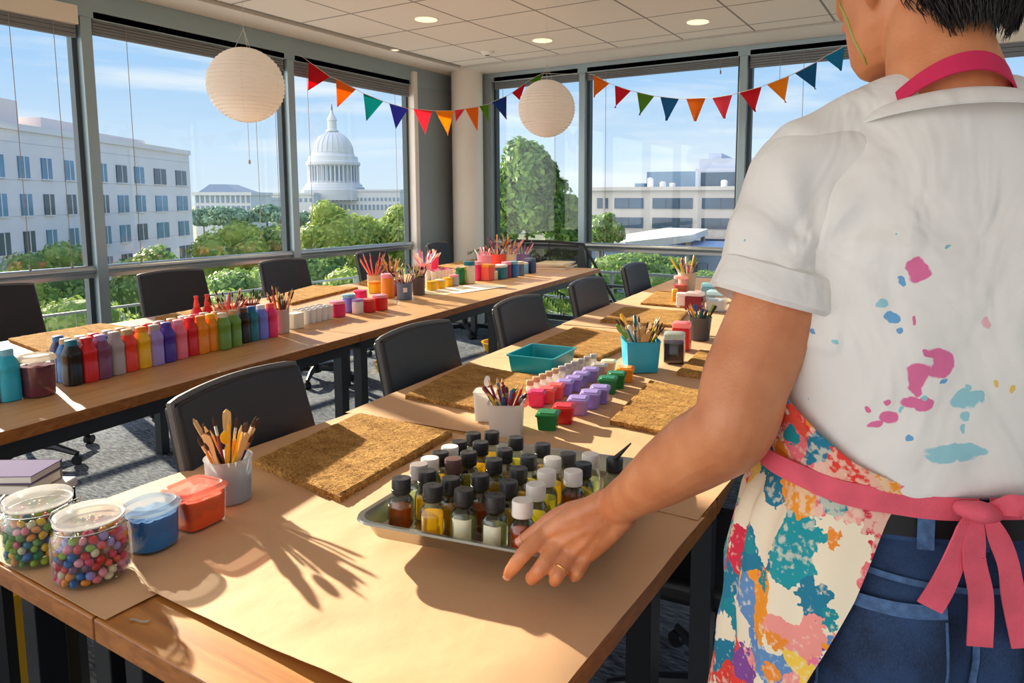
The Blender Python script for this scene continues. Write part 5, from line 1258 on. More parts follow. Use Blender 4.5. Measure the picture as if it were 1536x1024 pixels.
# ---- potted palm by the column
m_palm = leafmat('palm_leaf', S(70, 120, 44), S(24, 72, 34), .25)
pp = dep(765, 372, 7.3); pp.z = 0; pp = Vector((-3.95, 6.12, 0))
t_ = thing('potted_palm', 'bushy dark green potted plant between the cream column and the far table end', 'plant', pp)
MB().lathe([(.13, 0), (.17, .32), (.18, .34), (.16, .34), (.15, .31), (.001, .30)], 28).build('pot', mat('pot_clay', S(120, 112, 104), .7), t_)
q = MB(); rnd = random.Random(5)
for i in range(46):
    a_ = rnd.uniform(0, 2*PI); L_ = rnd.uniform(.45, .78); up = rnd.uniform(.25, 1.0)
    if math.sin(a_) > .35: L_ *= .4
    pts = [Vector((math.cos(a_)*L_*s_*(1.1-.35*up), math.sin(a_)*L_*s_*.8*(1.1-.35*up), .32+up*.62*math.sin(min(1, s_*1.15)*PI/2)-.30*s_*s_*(1.2-up))) for s_ in [k_/9 for k_ in range(10)]]
    q.tube(pts, [.004]*9+[.001], 4)
    for k_ in range(1, 10):
        for sd in (-1, 1):
            for sub_ in (0, .5):
                p = pts[k_].lerp(pts[k_-1], sub_); dr_ = (pts[k_]-pts[k_-1]).normalized(); sv = dr_.cross(Vector((0, 0, 1))).normalized()*sd
                tip = p+sv*.10*(1-.04*k_)+dr_*.06+Vector((0, 0, rnd.uniform(-.05, .01))); wv = dr_*.011
                m2v = p.lerp(tip, .5)+Vector((0, 0, .01))
                q.add([p, m2v+wv, tip, m2v-wv], [(0, 1, 2, 3)])
q.build('foliage', m_palm, t_, smooth=False, fix=False)
# ---- black tubular frame with a mesh back behind the far end of the left row
m_mesh = bpy.data.materials.new('black_mesh'); m_mesh.use_nodes = True; t = m_mesh.node_tree; b = t.nodes['Principled BSDF']; b.inputs['Base Color'].default_value = S(26, 30, 34); b.inputs['Roughness'].default_value = .7
tr = N(t, 'ShaderNodeBsdfTransparent'); ms = N(t, 'ShaderNodeMixShader'); ms.inputs[0].default_value = .42; t.links.new(b.outputs[0], ms.inputs[1]); t.links.new(tr.outputs[0], ms.inputs[2]); t.links.new(ms.outputs[0], t.nodes['Material Output'].inputs[0])
k1, k2, k3, k4, k5 = dep(745, 373, 6.75), dep(772, 361, 6.8), dep(875, 366, 6.8), dep(916, 440, 6.7), dep(928, 462, 6.65)
fb = Vector((k2.x, k2.y, 0))
t_ = thing('mesh_frame', 'black tubular frame with a see-through mesh back, behind the far end of the left row', 'frame', fb)
k5f = Vector((k5.x+.03, k5.y, .02)); k1f = Vector((k1.x-.05, k1.y-.05, .02))
MB().tube([k1f-fb, k1-fb-Vector((0, 0, .25)), k1-fb, k2-fb, k2.lerp(k3, .5)-fb+Vector((0, 0, .01)), k3-fb, k3.lerp(k4, .5)-fb, k4-fb, k5-fb, k5f-fb], .014, 8).build('tube_frame', m_plastic, t_)
zb_ = .62
lo1, lo2 = Vector((k2.x, k2.y, zb_)), Vector((k3.x+.05, k3.y, zb_))
MB().grid(lambda u_, v_: (lo1.lerp(lo2, u_)).lerp(k2.lerp(k3, u_), v_)-fb+Vector((0, .0, 0)), 8, 6, .003).build('mesh_panel', m_mesh, t_, fix=False)
MB().tube([lo1-fb, lo2-fb], .01, 8).build('lower_bar', m_plastic, t_)
MB().tube([lo1.lerp(lo2, .5)-fb, k2.lerp(k3, .5)-fb], .007, 8).build('middle_bar', m_plastic, t_)
MB().tube([Vector((k2.x, k2.y, .0))-fb, lo1-fb], .012, 8).build('leg', m_plastic, t_)

# ---- low white side table at the left with a purple folder stack, yellow crate below the near table
sx0 = at(-40, 812, .70); 
st = thing('side_table', 'low white side table at the left edge beyond the candy jars', 'table', (-1.97, .66, 0), .52)
q = MB(); q.box(-.18, .18, -.13, .13, .668, .69); q.build('tabletop', pl('white'), st, smooth=False, bevel=.004)
for a_, b_ in ((-.16, -.11), (.16, -.11), (-.16, .11), (.16, .11)): q = MB(); q.box(a_-.015, a_+.015, b_-.015, b_+.015, 0, .665); q.build('leg', m_black, st, smooth=False)
p_ = at(20, 705, .75)
zz_ = .6905
for i, (lb, col, h) in enumerate((('grey ring binder at the bottom of the pile on the white side table', S(150, 144, 134), .026), ('purple covered folder on top of the grey binder', S(108, 96, 140), .02))):
    f_ = thing('folder', lb, 'folder', (-1.965, .735, zz_), .50+.06*i, 'folders on the white side table')
    q = MB(); q.box(-.11, .11, -.055, .055, 0, .002); q.box(-.11, .11, -.055, .055, h-.002, h); q.box(-.11, .11, .053, .055, 0, h); q.build('cover', mat('folder_%d' % i, col, .85, spec=.1), f_, smooth=False)
    q = MB(); q.box(-.106, .106, -.051, .053, .002, h-.002); q.build('pages', m_pap, f_, smooth=False); zz_ += h+.0004
yc = at(4, 905, .42)
yb = thing('yellow_crate', 'yellow plastic crate on the floor under the white side table', 'crate', (-1.99, .645, 0), .52)
q = MB(); q.rings([rrect(.105, .07, 0, .02), rrect(.12, .08, .43, .02), rrect(.13, .09, .43, .02), rrect(.13, .09, .45, .02), rrect(.115, .075, .45, .02), rrect(.10, .065, .01, .02)]); q.build('wall', pl('yellow'), yb)
for (x, y, lb) in ((590, 560, 'yellow round floor tub under the middle table of the left row'), (748, 528, 'yellow round floor tub under the far table of the left row')):
    p_ = at(x, y, 0); t_ = thing('floor_tub', lb, 'tub', (p_.x, p_.y, 0), 0, 'yellow tubs on the floor')
    MB().lathe([(.10, 0), (.13, .03), (.15, .09), (.16, .10), (.14, .10), (.11, .02), (.001, .012)], 28).build('wall', pl('yellow'), t_)
# white ledge at the far end of the right row
t_ = thing('window_bench', 'low white bench below the far window, behind the beige pencil cup', 'bench', (-1.35, 6.16, 0))
MB().box(-.62, .9, -.16, .16, .60, .66).build('seat', pl('white'), t_, smooth=False, bevel=.006)
for a_ in (-.5, .78): MB().box(a_-.03, a_+.03, -.14, .14, 0, .60).build('leg', pl('white'), t_, smooth=False)
# ================================================================ the person
PYAW = R(28); PC = Vector((-.03, .95, 0))
PM = Matrix.Translation(PC) @ RZ(PYAW); PI_ = PM.inverted()
def loc_(px, py, d): return PI_ @ dep(px, py, d)
person = thing('person', 'person in a paint-splattered white t-shirt and apron, seen from behind, holding the metal tray', 'person', PC, PYAW)
m_skin = bpy.data.materials.new('skin'); m_skin.use_nodes = True; t = m_skin.node_tree; b = t.nodes['Principled BSDF']
b.inputs['Roughness'].default_value = .43; b.inputs['Subsurface Weight'].default_value = .25; b.inputs['Subsurface Radius'].default_value = (.010, .004, .002); b.inputs['Subsurface Scale'].default_value = 1
tcn = N(t, 'ShaderNodeTexCoord'); n = N(t, 'ShaderNodeTexNoise'); n.inputs['Scale'].default_value = 14; n.inputs['Detail'].default_value = 6; t.links.new(tcn.outputs['Object'], n.inputs[0])
r_ = N(t, 'ShaderNodeValToRGB'); r_.color_ramp.elements[0].color = S(198, 122, 78); r_.color_ramp.elements[1].color = S(218, 146, 100); r_.color_ramp.elements[0].position = .35; r_.color_ramp.elements[1].position = .65
t.links.new(n.outputs[0], r_.inputs[0]); t.links.new(r_.outputs[0], b.inputs['Base Color'])
n = N(t, 'ShaderNodeTexNoise'); n.inputs['Scale'].default_value = 260; n.inputs['Detail'].default_value = 3; t.links.new(tcn.outputs['Object'], n.inputs[0])
n4 = N(t, 'ShaderNodeTexNoise'); n4.inputs['Scale'].default_value = 60; t.links.new(tcn.outputs['Object'], n4.inputs[0])
ad_ = N(t, 'ShaderNodeMath', operation='ADD'); t.links.new(n.outputs[0], ad_.inputs[0]); t.links.new(n4.outputs[0], ad_.inputs[1])
bp = N(t, 'ShaderNodeBump'); bp.inputs['Strength'].default_value = .22; bp.inputs['Distance'].default_value = .002; t.links.new(ad_.outputs[0], bp.inputs['Height']); t.links.new(bp.outputs[0], b.inputs['Normal'])

def limb(mb, pts, ra, rb=None, ref=Vector((0, 0, 1)), n=20, sub=5, caps=True):
    """tapering limb through joints (Catmull-Rom), elliptical section ra across, rb along ref"""
    pts = [Vector(p) for p in pts]; rb = rb or ra
    P_, A_r, B_r = [], [], []
    for i in range(len(pts)-1):
        p0, p1, p2, p3 = pts[max(0, i-1)], pts[i], pts[i+1], pts[min(len(pts)-1, i+2)]
        for k_ in range(sub):
            t_ = k_/sub
            P_.append(.5*((2*p1)+(p2-p0)*t_+(2*p0-5*p1+4*p2-p3)*t_*t_+(3*p1-p0-3*p2+p3)*t_**3)); A_r.append(lerp(ra[i], ra[i+1], t_)); B_r.append(lerp(rb[i], rb[i+1], t_))
    P_.append(pts[-1]); A_r.append(ra[-1]); B_r.append(rb[-1])
    rs = []
    for i, p in enumerate(P_):
        d = (P_[min(i+1, len(P_)-1)]-P_[max(0, i-1)]).normalized()
        u_ = d.cross(ref).normalized(); v_ = u_.cross(d).normalized()
        rs.append([p+u_*A_r[i]*math.cos(2*PI*j/n)+v_*B_r[i]*math.sin(2*PI*j/n) for j in range(n)])
    if caps:       # rounded ends
        d0 = (P_[0]-P_[1]).normalized(); d1 = (P_[-1]-P_[-2]).normalized(); m0 = min(A_r[0], B_r[0]); m1 = min(A_r[-1], B_r[-1])
        pre = [[P_[0]+(q_-P_[0])*k_+d0*m0*h_ for q_ in rs[0]] for k_, h_ in ((.05, .95), (.45, .86), (.8, .55))]
        post = [[P_[-1]+(q_-P_[-1])*k_+d1*m1*h_ for q_ in rs[-1]] for k_, h_ in ((.8, .55), (.45, .86), (.05, .95))]
        rs = pre+rs+post
    return mb.rings(rs)

def remesh(mb, voxel, smooth_it=4, fac=.5):
    """one closed skin around overlapping closed pieces"""
    o = mb.build('tmp', m_skin, fix=True, smooth=False)
    md = o.modifiers.new('r', 'REMESH'); md.mode = 'VOXEL'; md.voxel_size = voxel
    if smooth_it: sm = o.modifiers.new('s', 'SMOOTH'); sm.iterations = smooth_it; sm.factor = fac
    dg = bpy.context.evaluated_depsgraph_get(); dg.update(); ev = o.evaluated_get(dg)
    me = bpy.data.meshes.new_from_object(ev, depsgraph=dg)
    bpy.data.objects.remove(o); return me
def mesh_obj(name, me, m_, parent, fn=None):
    me.materials.clear(); me.materials.append(m_); me.polygons.foreach_set('use_smooth', [True]*len(me.polygons))
    if fn:
        ns = [v.normal.copy() for v in me.vertices]
        for v, n_ in zip(me.vertices, ns): v.co = v.co+fn(v.co, n_)
        me.update()
    me.name = name; o = bpy.data.objects.new(name, me); C.objects.link(o); o.parent = parent; return o

# ---- joints (person's own frame: x to their right, y forwards, z up)
SH = loc_(1214, 256, .815); EL = loc_(1098, 640, .80); WR = loc_(922, 760, 1.045)
UPm = SH.lerp(EL, .5)+(PI_.to_3x3() @ CR)*.012
FAm = EL.lerp(WR, .45)+Vector((0, 0, -.002))
hand = dict(
 index=[(820, 797, 1.082), (787, 829, 1.066), (771, 849, 1.072), (763, 860, 1.083)],
 middle=[(839, 813, 1.075), (812, 851, 1.056), (799, 866, 1.070), (799, 867, 1.093)],
 ring=[(859, 827, 1.071), (838, 861, 1.052), (832, 870, 1.070), (836, 867, 1.095)],
 pinky=[(879, 834, 1.070), (867, 857, 1.058), (862, 864, 1.074), (863, 861, 1.095)])
body = MB()
view = (PI_.to_3x3() @ CF).normalized()
# left arm
limb(body, [SH+Vector((.05, 0, .01)), SH, SH.lerp(EL, .3), UPm, SH.lerp(EL, .8), EL, EL.lerp(WR, .25), EL.lerp(WR, .5), EL.lerp(WR, .78), WR],
     [.042, .048, .051, .052, .050, .047, .0475, .043, .034, .030], [.042, .048, .053, .054, .049, .047, .046, .040, .030, .0245], ref=Vector((.3, 1, .2)))
HJ = {k: [loc_(*p) for p in v] for k, v in hand.items()}
rad = dict(index=(.0132, .0120, .0110, .0092), middle=(.0134, .0122, .0110, .0092), ring=(.0124, .0112, .0100, .0085), pinky=(.0114, .0100, .0090, .0078))
for k, J in HJ.items():
    limb(body, J, rad[k], n=16)
    off = dict(index=.010, middle=.003, ring=-.004, pinky=-.012)[k]
    across = (HJ['index'][0]-HJ['pinky'][0]).normalized()
    w0 = WR+across*off*1.5
    limb(body, [w0, w0.lerp(J[0], .5), J[0]], [.020, .0185, .0130], [.022, .0175, .0125], ref=view, n=16)
for a_, b_ in (('index', 'middle'), ('middle', 'ring'), ('ring', 'pinky')):
    p = (HJ[a_][0]+HJ[b_][0])/2; limb(body, [WR, WR.lerp(p, .6), p], [.02, .017, .011], n=12)
TH = [loc_(896, 762, 1.075), loc_(842, 772, 1.110), loc_(803, 797, 1.130), loc_(782, 811, 1.137)]
limb(body, TH, [.021, .0150, .0118, .0090], n=16)
limb(body, [WR, TH[0].lerp(TH[1], .6)], [.024, .018], n=12); limb(body, [TH[0].lerp(TH[1], .5), HJ['index'][0]], [.016, .011], n=12)
# right arm, hanging forward with the hand under the tray's far side
SHR = Vector((.185, SH.y*.3, SH.z)); ELR = Vector((.25, .06, 1.13)); WRR = Vector((.20, .27, 1.02))
limb(body, [SHR-Vector((.05, 0, 0)), SHR, SHR.lerp(ELR, .4), ELR, ELR.lerp(WRR, .3), ELR.lerp(WRR, .7), WRR], [.05, .056, .052, .045, .045, .034, .027], ref=Vector((0, 1, .2)))
fd = (WRR-ELR).normalized(); sd_ = Vector((1, 0, 0))
for k_, (ofs, ln_) in enumerate(((-.024, .072), (-.008, .082), (.008, .077), (.024, .062))):
    k0 = WRR+fd*.085+sd_*ofs*1.0; limb(body, [WRR+sd_*ofs*.6, WRR+fd*.045+sd_*ofs*.85, k0], [.017, .016, .0115], n=12)
    limb(body, [k0, k0+fd*ln_*.45+Vector((0, 0, -.012)), k0+fd*ln_*.72+Vector((0, 0, -.03)), k0+fd*ln_*.85+Vector((0, 0, -.05))], [.0105, .0095, .0085, .0075], n=12)
limb(body, [WRR+Vector((-.018, .01, 0)), WRR+fd*.05+Vector((-.045, 0, -.008)), WRR+fd*.08+Vector((-.055, 0, -.018)), WRR+fd*.1+Vector((-.055, 0, -.028))], [.017, .0125, .0105, .0085], n=12)
# trunk under the clothes, legs, feet
limb(body, [Vector((0, 0, .98)), Vector((0, .0, 1.12)), Vector((0, 0, 1.26)), Vector((0, -.005, 1.38)), Vector((0, -.01, 1.44))], [.15, .135, .155, .155, .10], [.105, .095, .105, .095, .07], ref=Vector((0, 1, 0)), n=28)
limb(body, [SH*1.0, Vector((-.09, -.01, 1.455)), Vector((0, -.015, 1.475)), Vector((.09, -.01, 1.455)), SHR], [.048, .045, .05, .045, .048], n=16)
for s_ in (-1, 1):
    limb(body, [Vector((s_*.085, 0, .95)), Vector((s_*.095, .0, .75)), Vector((s_*.095, .005, .50)), Vector((s_*.095, -.01, .3)), Vector((s_*.095, -.005, .10))], [.085, .075, .05, .05, .033], n=18)
    limb(body, [Vector((s_*.095, -.02, .06)), Vector((s_*.10, .06, .045)), Vector((s_*.105, .15, .04))], [.034, .038, .03], [.034, .032, .02], ref=Vector((0, 0, 1)), n=16)
# neck and head
NB = Vector((0, -.02, 1.44)); HC = loc_(1372, -58, .845); NT = HC+Vector((.012, -.035, -.055))
NBm = loc_(1407, 75, .81)
limb(body, [NB, Vector((.0, -.022, 1.49)), NBm, NT], [.085, .063, .0555, .055], [.07, .061, .058, .058], ref=Vector((0, 1, .2)), n=24)
HYAW = R(20); HMt = Matrix.Translation(HC) @ RZ(HYAW) @ RX(R(-14))
hr = []
for z, a_, yf, yb in ((-.118, .020, .086, .045), (-.112, .036, .094, .020), (-.098, .050, .098, -.01), (-.075, .060, .096, -.045), (-.045, .066, .095, -.078), (-.01, .071, .095, -.094), (.03, .075, .096, -.1), (.065, .076, .092, -.1), (.095, .069, .075, -.088), (.115, .052, .05, -.066), (.126, .022, .015, -.03)):
    ring = []
    for j in range(32):
        th = 2*PI*j/32; c_, s_ = math.cos(th), math.sin(th); k_ = (abs(c_)**2.3+abs(s_)**2.3)**(-1/2.3)
        cy = (yf+yb)/2; ring.append((a_*c_*k_, cy+(yf-yb)/2*s_*k_, z))
    hr.append(ring)
body.rings(hr, xf=HMt)
limb(body, [HMt @ Vector(p) for p in ((0, .094, .028), (0, .106, .0), (0, .118, -.022), (0, .098, -.034))], [.008, .010, .012, .010], n=12, sub=3)      # nose
for s_ in (-1, 1):
    limb(body, [HMt @ Vector(p) for p in ((s_*.012, .101, .034), (s_*.032, .094, .040), (s_*.052, .074, .034))], [.008, .009, .007], n=10, sub=3)         # brow ridge
    limb(body, [HMt @ Vector(p) for p in ((s_*.014, .095, -.026), (s_*.030, .085, -.02), (s_*.052, .06, -.008))], [.010, .014, .012], n=10, sub=3)       # cheek
    E0 = HMt @ Vector((s_*.074, -.008, 0))
    limb(body, [HMt @ Vector(p) for p in ((s_*.066, .006, -.058), (s_*.074, .000, -.050), (s_*.082, -.012, -.022), (s_*.084, -.012, .004), (s_*.077, .004, .010), (s_*.073, .008, -.012))], [.005, .0075, .0065, .006, .0055, .004], n=10, sub=3)   # ear rim and lobe
    limb(body, [HMt @ Vector(p) for p in ((s_*.069, -.000, -.036), (s_*.074, -.006, -.010))], [.010, .009], n=10, sub=3)
limb(body, [HMt @ Vector(p) for p in ((-.024, .088, -.060), (-.008, .100, -.055), (.008, .100, -.055), (.024, .088, -.060))], [.004, .0055, .0055, .004], n=10, sub=3)
limb(body, [HMt @ Vector(p) for p in ((-.022, .088, -.066), (0, .100, -.068), (.022, .088, -.066))], [.0045, .0065, .0045], n=10, sub=3)
for k, J in HJ.items():      # knuckles and the tendons behind them
    kk = J[0]-view*.0075; body.sphere(kk, .0085, 10, 8)
    limb(body, [WR.lerp(J[0], .25)-view*.0185, WR.lerp(J[0], .6)-view*.0165, J[0]-view*.012], [.0035, .0030, .0035], n=8)
    kp = J[1]-view*.0035; body.sphere(kp, .0098, 10, 8)
limb(body, [WR-view*.020+Vector((.02, 0, 0)), WR.lerp(HJ['ring'][0], .35)-view*.0195, WR.lerp(HJ['middle'][0], .7)-view*.0165, WR.lerp(HJ['middle'][0], .8)-view*.014], [.0022, .0026, .0024, .002], n=8)
body.sphere(WR+Vector((.018, -.018, .006)), .012, 12, 8)
me = remesh(body, .0030, 4, .5)
def skin_detail(p, n_):
    d = p-HJ['middle'][0]
    if d.length < .10: return n_*(.0007*noise.noise(p*70))
    return n_*(.0006*noise.noise(p*30))
body_o = mesh_obj('body', me, m_skin, person, skin_detail)
# nails, ring, eyes
m_nail = mat('nail', S(228, 160, 130), .3)
def nail(J, r_, up_):
    d = (J[-1]-J[-2]).normalized(); u_ = (up_-d*up_.dot(d)).normalized(); s_ = d.cross(u_); c_ = J[-1]-d*.001
    q = MB().grid(lambda a, v_: c_+d*(.0075*(v_-.35))*1.5+u_*(r_*1.0*math.cos((a-.5)*1.7))+s_*(r_*.95*math.sin((a-.5)*1.7)), 6, 5, .0005); q.build('fingernail', m_nail, person, fix=False)
nail(TH, .0098, Vector(-view)+Vector((0, 0, .6))); nail(HJ['index'], .0088, Vector(-view)+Vector((-.2, 0, -.3)))
J = HJ['ring']; rp_ = J[0].lerp(J[1], .80); d = (J[1]-J[0]).normalized()
rot = d.to_track_quat('Z', 'Y').to_matrix().to_4x4(); q = MB()
rs_ = []
for i in range(33):
    a_ = 2*PI*i/32; rs_.append((.0136*math.cos(a_), .0136*math.sin(a_), 0))
q.tube(rs_, .0011, 8, xf=Matrix.Translation(rp_) @ rot); tag(q.build('ring', mat('gold', S(236, 190, 110), .18, 1), person), 'thin gold ring')
for s_ in (-1, 1):
    q = MB(); q.sphere(HMt @ Vector((s_*.031, .080, .012)), .0125, 16, 10); q.build('eye', mat('eye_white', S(235, 230, 224), .2), person)
    q = MB(); q.sphere(HMt @ Vector((s_*.031, .0885, .012)), .0055, 12, 8); q.build('iris', mat('iris', S(60, 38, 24), .2), person)

# green paint line along the cheek
q = MB(); pts = []
gl = [(1240, -12), (1245, 8), (1266, 30), (1272, 50), (1280, 68), (1289, 84), (1294, 97)]
bvh_o = body_o
from mathutils.bvhtree import BVHTree
def bvh_of(me_): return BVHTree.FromPolygons([v.co.copy() for v in me_.vertices], [tuple(p.vertices) for p in me_.polygons])
bv = bvh_of(bvh_o.data)
def hit(tree_, px, py, off=.002):
    o_ = PI_ @ Vector((0, 0, CAMH)); d_ = (PI_.to_3x3() @ ray(px, py)).normalized()
    h = tree_.ray_cast(o_, d_); return (h[0]+h[1]*off, h[1]) if h[0] else (None, None)
for x, y in gl:
    for dx in range(0, 40, 2):
        h, hn = hit(bv, x+dx, y, .0008)
        if h and (h-HC).length < .2:
            h2, _n = hit(bv, x+dx+6, y, .0008); pts.append(h2 or h); break
if len(pts) > 2: MB().tube(pts, [.0008]+[.0014]*(len(pts)-2)+[.0008], 8).build('face_paint', mat('paint_green', S(158, 170, 84), .6), person)['label'] = 'thin green line of face paint'

# hair: short dark cut
m_hair = mat('dark_hair', S(22, 15, 13), .5, 0, .3, 60)
q = MB(); rs_ = []
for z, a_, yf, yb in ((-.110, .036, -.050, -.084), (-.088, .055, -.03, -.098), (-.06, .067, -.014, -.105), (-.035, .072, -.010, -.110), (-.01, .074, -.01, -.112), (.03, .081, .02, -.116), (.06, .084, .085, -.114), (.09, .079, .098, -.104), (.115, .062, .075, -.082), (.132, .03, .03, -.045)):
    ring = []
    for j in range(36):
        th = 2*PI*j/36; c_, s_ = math.cos(th), math.sin(th); k_ = (abs(c_)**2.3+abs(s_)**2.3)**(-1/2.3)
        ring.append((a_*c_*k_, (yf+yb)/2+(yf-yb)/2*s_*k_, z+.004*noise.noise(Vector((c_*3, s_*3, z*20)))))
    rs_.append(ring)
q.rings(rs_, xf=HMt)
rnd = random.Random(3)
for i in range(6500):
    th = rnd.uniform(-PI*.99, .0) if rnd.random() < .8 else rnd.uniform(-PI, PI)
    zr = rnd.uniform(-.108, .125)
    a_ = interp([(-.110, .036), (-.088, .055), (-.06, .067), (-.035, .072), (-.01, .074), (.03, .081), (.06, .084), (.09, .079), (.115, .062), (.132, .03)], zr)
    yb = interp([(-.11, -.084), (-.088, -.098), (-.06, -.105), (-.01, -.112), (.03, -.116), (.09, -.104), (.132, -.045)], zr); yf = interp([(-.11, -.05), (-.088, -.03), (-.06, -.014), (-.01, -.01), (.03, .02), (.06, .085), (.09, .098), (.132, .03)], zr)
    c_, s_ = math.cos(th), math.sin(th); p = Vector((a_*c_, (yf+yb)/2+(yf-yb)/2*s_, zr)); out_ = Vector((c_, s_, .1))
    L_ = rnd.uniform(.016, .030) if zr < .03 else rnd.uniform(.04, .07)
    dn = Vector((rnd.uniform(-.35, .1), rnd.uniform(-.3, .1), -1)).normalized()
    q.tube([HMt @ p, HMt @ (p+out_*.005+dn*L_*.5), HMt @ (p+out_*(-.002)+dn*L_)], [.0010, .0008, .0002], 4, False)
q.build('hair', m_hair, person, fix=False)

# ---- shirt
m_shirt = bpy.data.materials.new('tshirt_cotton'); m_shirt.use_nodes = True; t = m_shirt.node_tree; b = t.nodes['Principled BSDF']; b.inputs['Roughness'].default_value = .85; b.inputs['Sheen Weight'].default_value = .15
tcn = N(t, 'ShaderNodeTexCoord'); n = N(t, 'ShaderNodeTexNoise'); n.inputs['Scale'].default_value = 34; n.inputs['Detail'].default_value = 3; t.links.new(tcn.outputs['Object'], n.inputs[0])
sub_ = N(t, 'ShaderNodeVectorMath', operation='SUBTRACT'); t.links.new(n.outputs['Color'], sub_.inputs[0]); sub_.inputs[1].default_value = (.5, .5, .5)
scv = N(t, 'ShaderNodeVectorMath', operation='SCALE'); t.links.new(sub_.outputs[0], scv.inputs[0]); scv.inputs['Scale'].default_value = .026
av = N(t, 'ShaderNodeVectorMath', operation='ADD'); t.links.new(tcn.outputs['Object'], av.inputs[0]); t.links.new(scv.outputs[0], av.inputs[1])
cur = None
def plane_pt(px, py, y0=-.125):
    o_ = PI_ @ Vector((0, 0, CAMH)); d_ = PI_.to_3x3() @ ray(px, py); return o_+d_*((y0-o_.y)/d_.y)
SPL = [(1369, 401, 9, 12, 'p'), (1350, 416, 4, 5, 'b'), (1315, 453, 9, 7, 'c'), (1332, 472, 7, 8, 'b'), (1340, 491, 4, 4, 'b'), (1364, 475, 3, 5, 'p'), (1460, 475, 5, 8, 'r'), (1396, 541, 12, 18, 'p'), (1391, 526, 9, 8, 'p'), (1379, 525, 4, 4, 'p'), (1381, 556, 4, 4, 'p'),
       (1367, 557, 14, 15, 'p'), (1360, 575, 8, 14, 'p'), (1363, 603, 17, 9, 'p'), (1376, 598, 9, 9, 'p'), (1328, 625, 11, 10, 'p'), (1311, 637, 8, 5, 'p'), (1301, 614, 3, 3, 'p'), (1324, 597, 3, 3, 'p'), (1432, 594, 11, 11, 'c'), (1447, 588, 7, 6, 'c'), (1437, 577, 4, 4, 'c'), (1436, 618, 6, 6, 'c'), (1431, 635, 4, 4, 'c'),
       (1415, 670, 26, 12, 'c'), (1398, 680, 16, 7, 'c'), (1445, 662, 18, 6, 'c'), (1473, 570, 3, 3, 'y'), (1504, 571, 4, 5, 'y'), (1524, 660, 4, 6, 'r2'), (1401, 567, 3, 3, 'b'), (1374, 589, 4, 4, 'c'), (1345, 614, 3, 3, 'c'), (1355, 648, 4, 6, 'b'), (1259, 517, 6, 3, 'c'), (1234, 503, 3, 3, 'b')]
SC = dict(p=S(222, 92, 150), b=S(84, 156, 208), c=S(140, 200, 210), r=S(232, 176, 184), y=S(228, 190, 80), r2=S(222, 84, 70))
base_rgb = N(t, 'ShaderNodeRGB'); base_rgb.outputs[0].default_value = S(232, 228, 222); cur = base_rgb.outputs[0]
groups_ = {}
for s_ in SPL: groups_.setdefault(s_[4], []).append(s_)
for ck, lst in groups_.items():
    mn = None
    for (x, y, rx, rz_, _) in lst:
        c_ = plane_pt(x, y); k_ = (c_-PI_ @ Vector((0, 0, CAMH))).length/FPX*.93
        sb_ = N(t, 'ShaderNodeVectorMath', operation='SUBTRACT'); t.links.new(av.outputs[0], sb_.inputs[0]); sb_.inputs[1].default_value = (c_.x, c_.y, c_.z)
        ml_ = N(t, 'ShaderNodeVectorMath', operation='MULTIPLY'); t.links.new(sb_.outputs[0], ml_.inputs[0]); ml_.inputs[1].default_value = (1/(rx*k_*1.22), 1/.12, 1/(rz_*k_*1.18))
        le = N(t, 'ShaderNodeVectorMath', operation='LENGTH'); t.links.new(ml_.outputs[0], le.inputs[0])
        if mn is None: mn = le.outputs['Value']
        else:
            mi_ = N(t, 'ShaderNodeMath', operation='MINIMUM'); t.links.new(mn, mi_.inputs[0]); t.links.new(le.outputs['Value'], mi_.inputs[1]); mn = mi_.outputs[0]
    mr = N(t, 'ShaderNodeMapRange'); t.links.new(mn, mr.inputs[0]); mr.inputs[1].default_value = .92; mr.inputs[2].default_value = 1.08; mr.inputs[3].default_value = .92; mr.inputs[4].default_value = 0
    mx_ = N(t, 'ShaderNodeMix', data_type='RGBA'); t.links.new(mr.outputs[0], mx_.inputs[0]); t.links.new(cur, mx_.inputs[6]); mx_.inputs[7].default_value = SC[ck]; cur = mx_.outputs[2]
# fine speckles low on the back
vo = N(t, 'ShaderNodeTexVoronoi'); vo.inputs['Scale'].default_value = 34; t.links.new(av.outputs[0], vo.inputs['Vector'])
lt_ = N(t, 'ShaderNodeMath', operation='LESS_THAN'); t.links.new(vo.outputs['Distance'], lt_.inputs[0]); lt_.inputs[1].default_value = .075
nz2 = N(t, 'ShaderNodeTexNoise'); nz2.inputs['Scale'].default_value = 7; t.links.new(tcn.outputs['Object'], nz2.inputs[0])
gt_ = N(t, 'ShaderNodeMath', operation='GREATER_THAN'); t.links.new(nz2.outputs[0], gt_.inputs[0]); gt_.inputs[1].default_value = .56
mu_ = N(t, 'ShaderNodeMath', operation='MULTIPLY'); t.links.new(lt_.outputs[0], mu_.inputs[0]); t.links.new(gt_.outputs[0], mu_.inputs[1])
mx_ = N(t, 'ShaderNodeMix', data_type='RGBA'); t.links.new(mu_.outputs[0], mx_.inputs[0]); t.links.new(cur, mx_.inputs[6]); mx_.inputs[7].default_value = S(130, 190, 205); cur = mx_.outputs[2]
t.links.new(cur, b.inputs['Base Color'])
nb_ = N(t, 'ShaderNodeTexNoise'); nb_.inputs['Scale'].default_value = 9; nb_.inputs['Detail'].default_value = 3; nb_.inputs['Distortion'].default_value = .8; mpb = N(t, 'ShaderNodeMapping'); mpb.inputs['Scale'].default_value = (1, 1, .55); mpb.inputs['Rotation'].default_value = (0, .6, 0); t.links.new(tcn.outputs['Object'], mpb.inputs[0]); t.links.new(mpb.outputs[0], nb_.inputs[0])
nf = N(t, 'ShaderNodeTexNoise'); nf.inputs['Scale'].default_value = 900; t.links.new(tcn.outputs['Object'], nf.inputs[0])
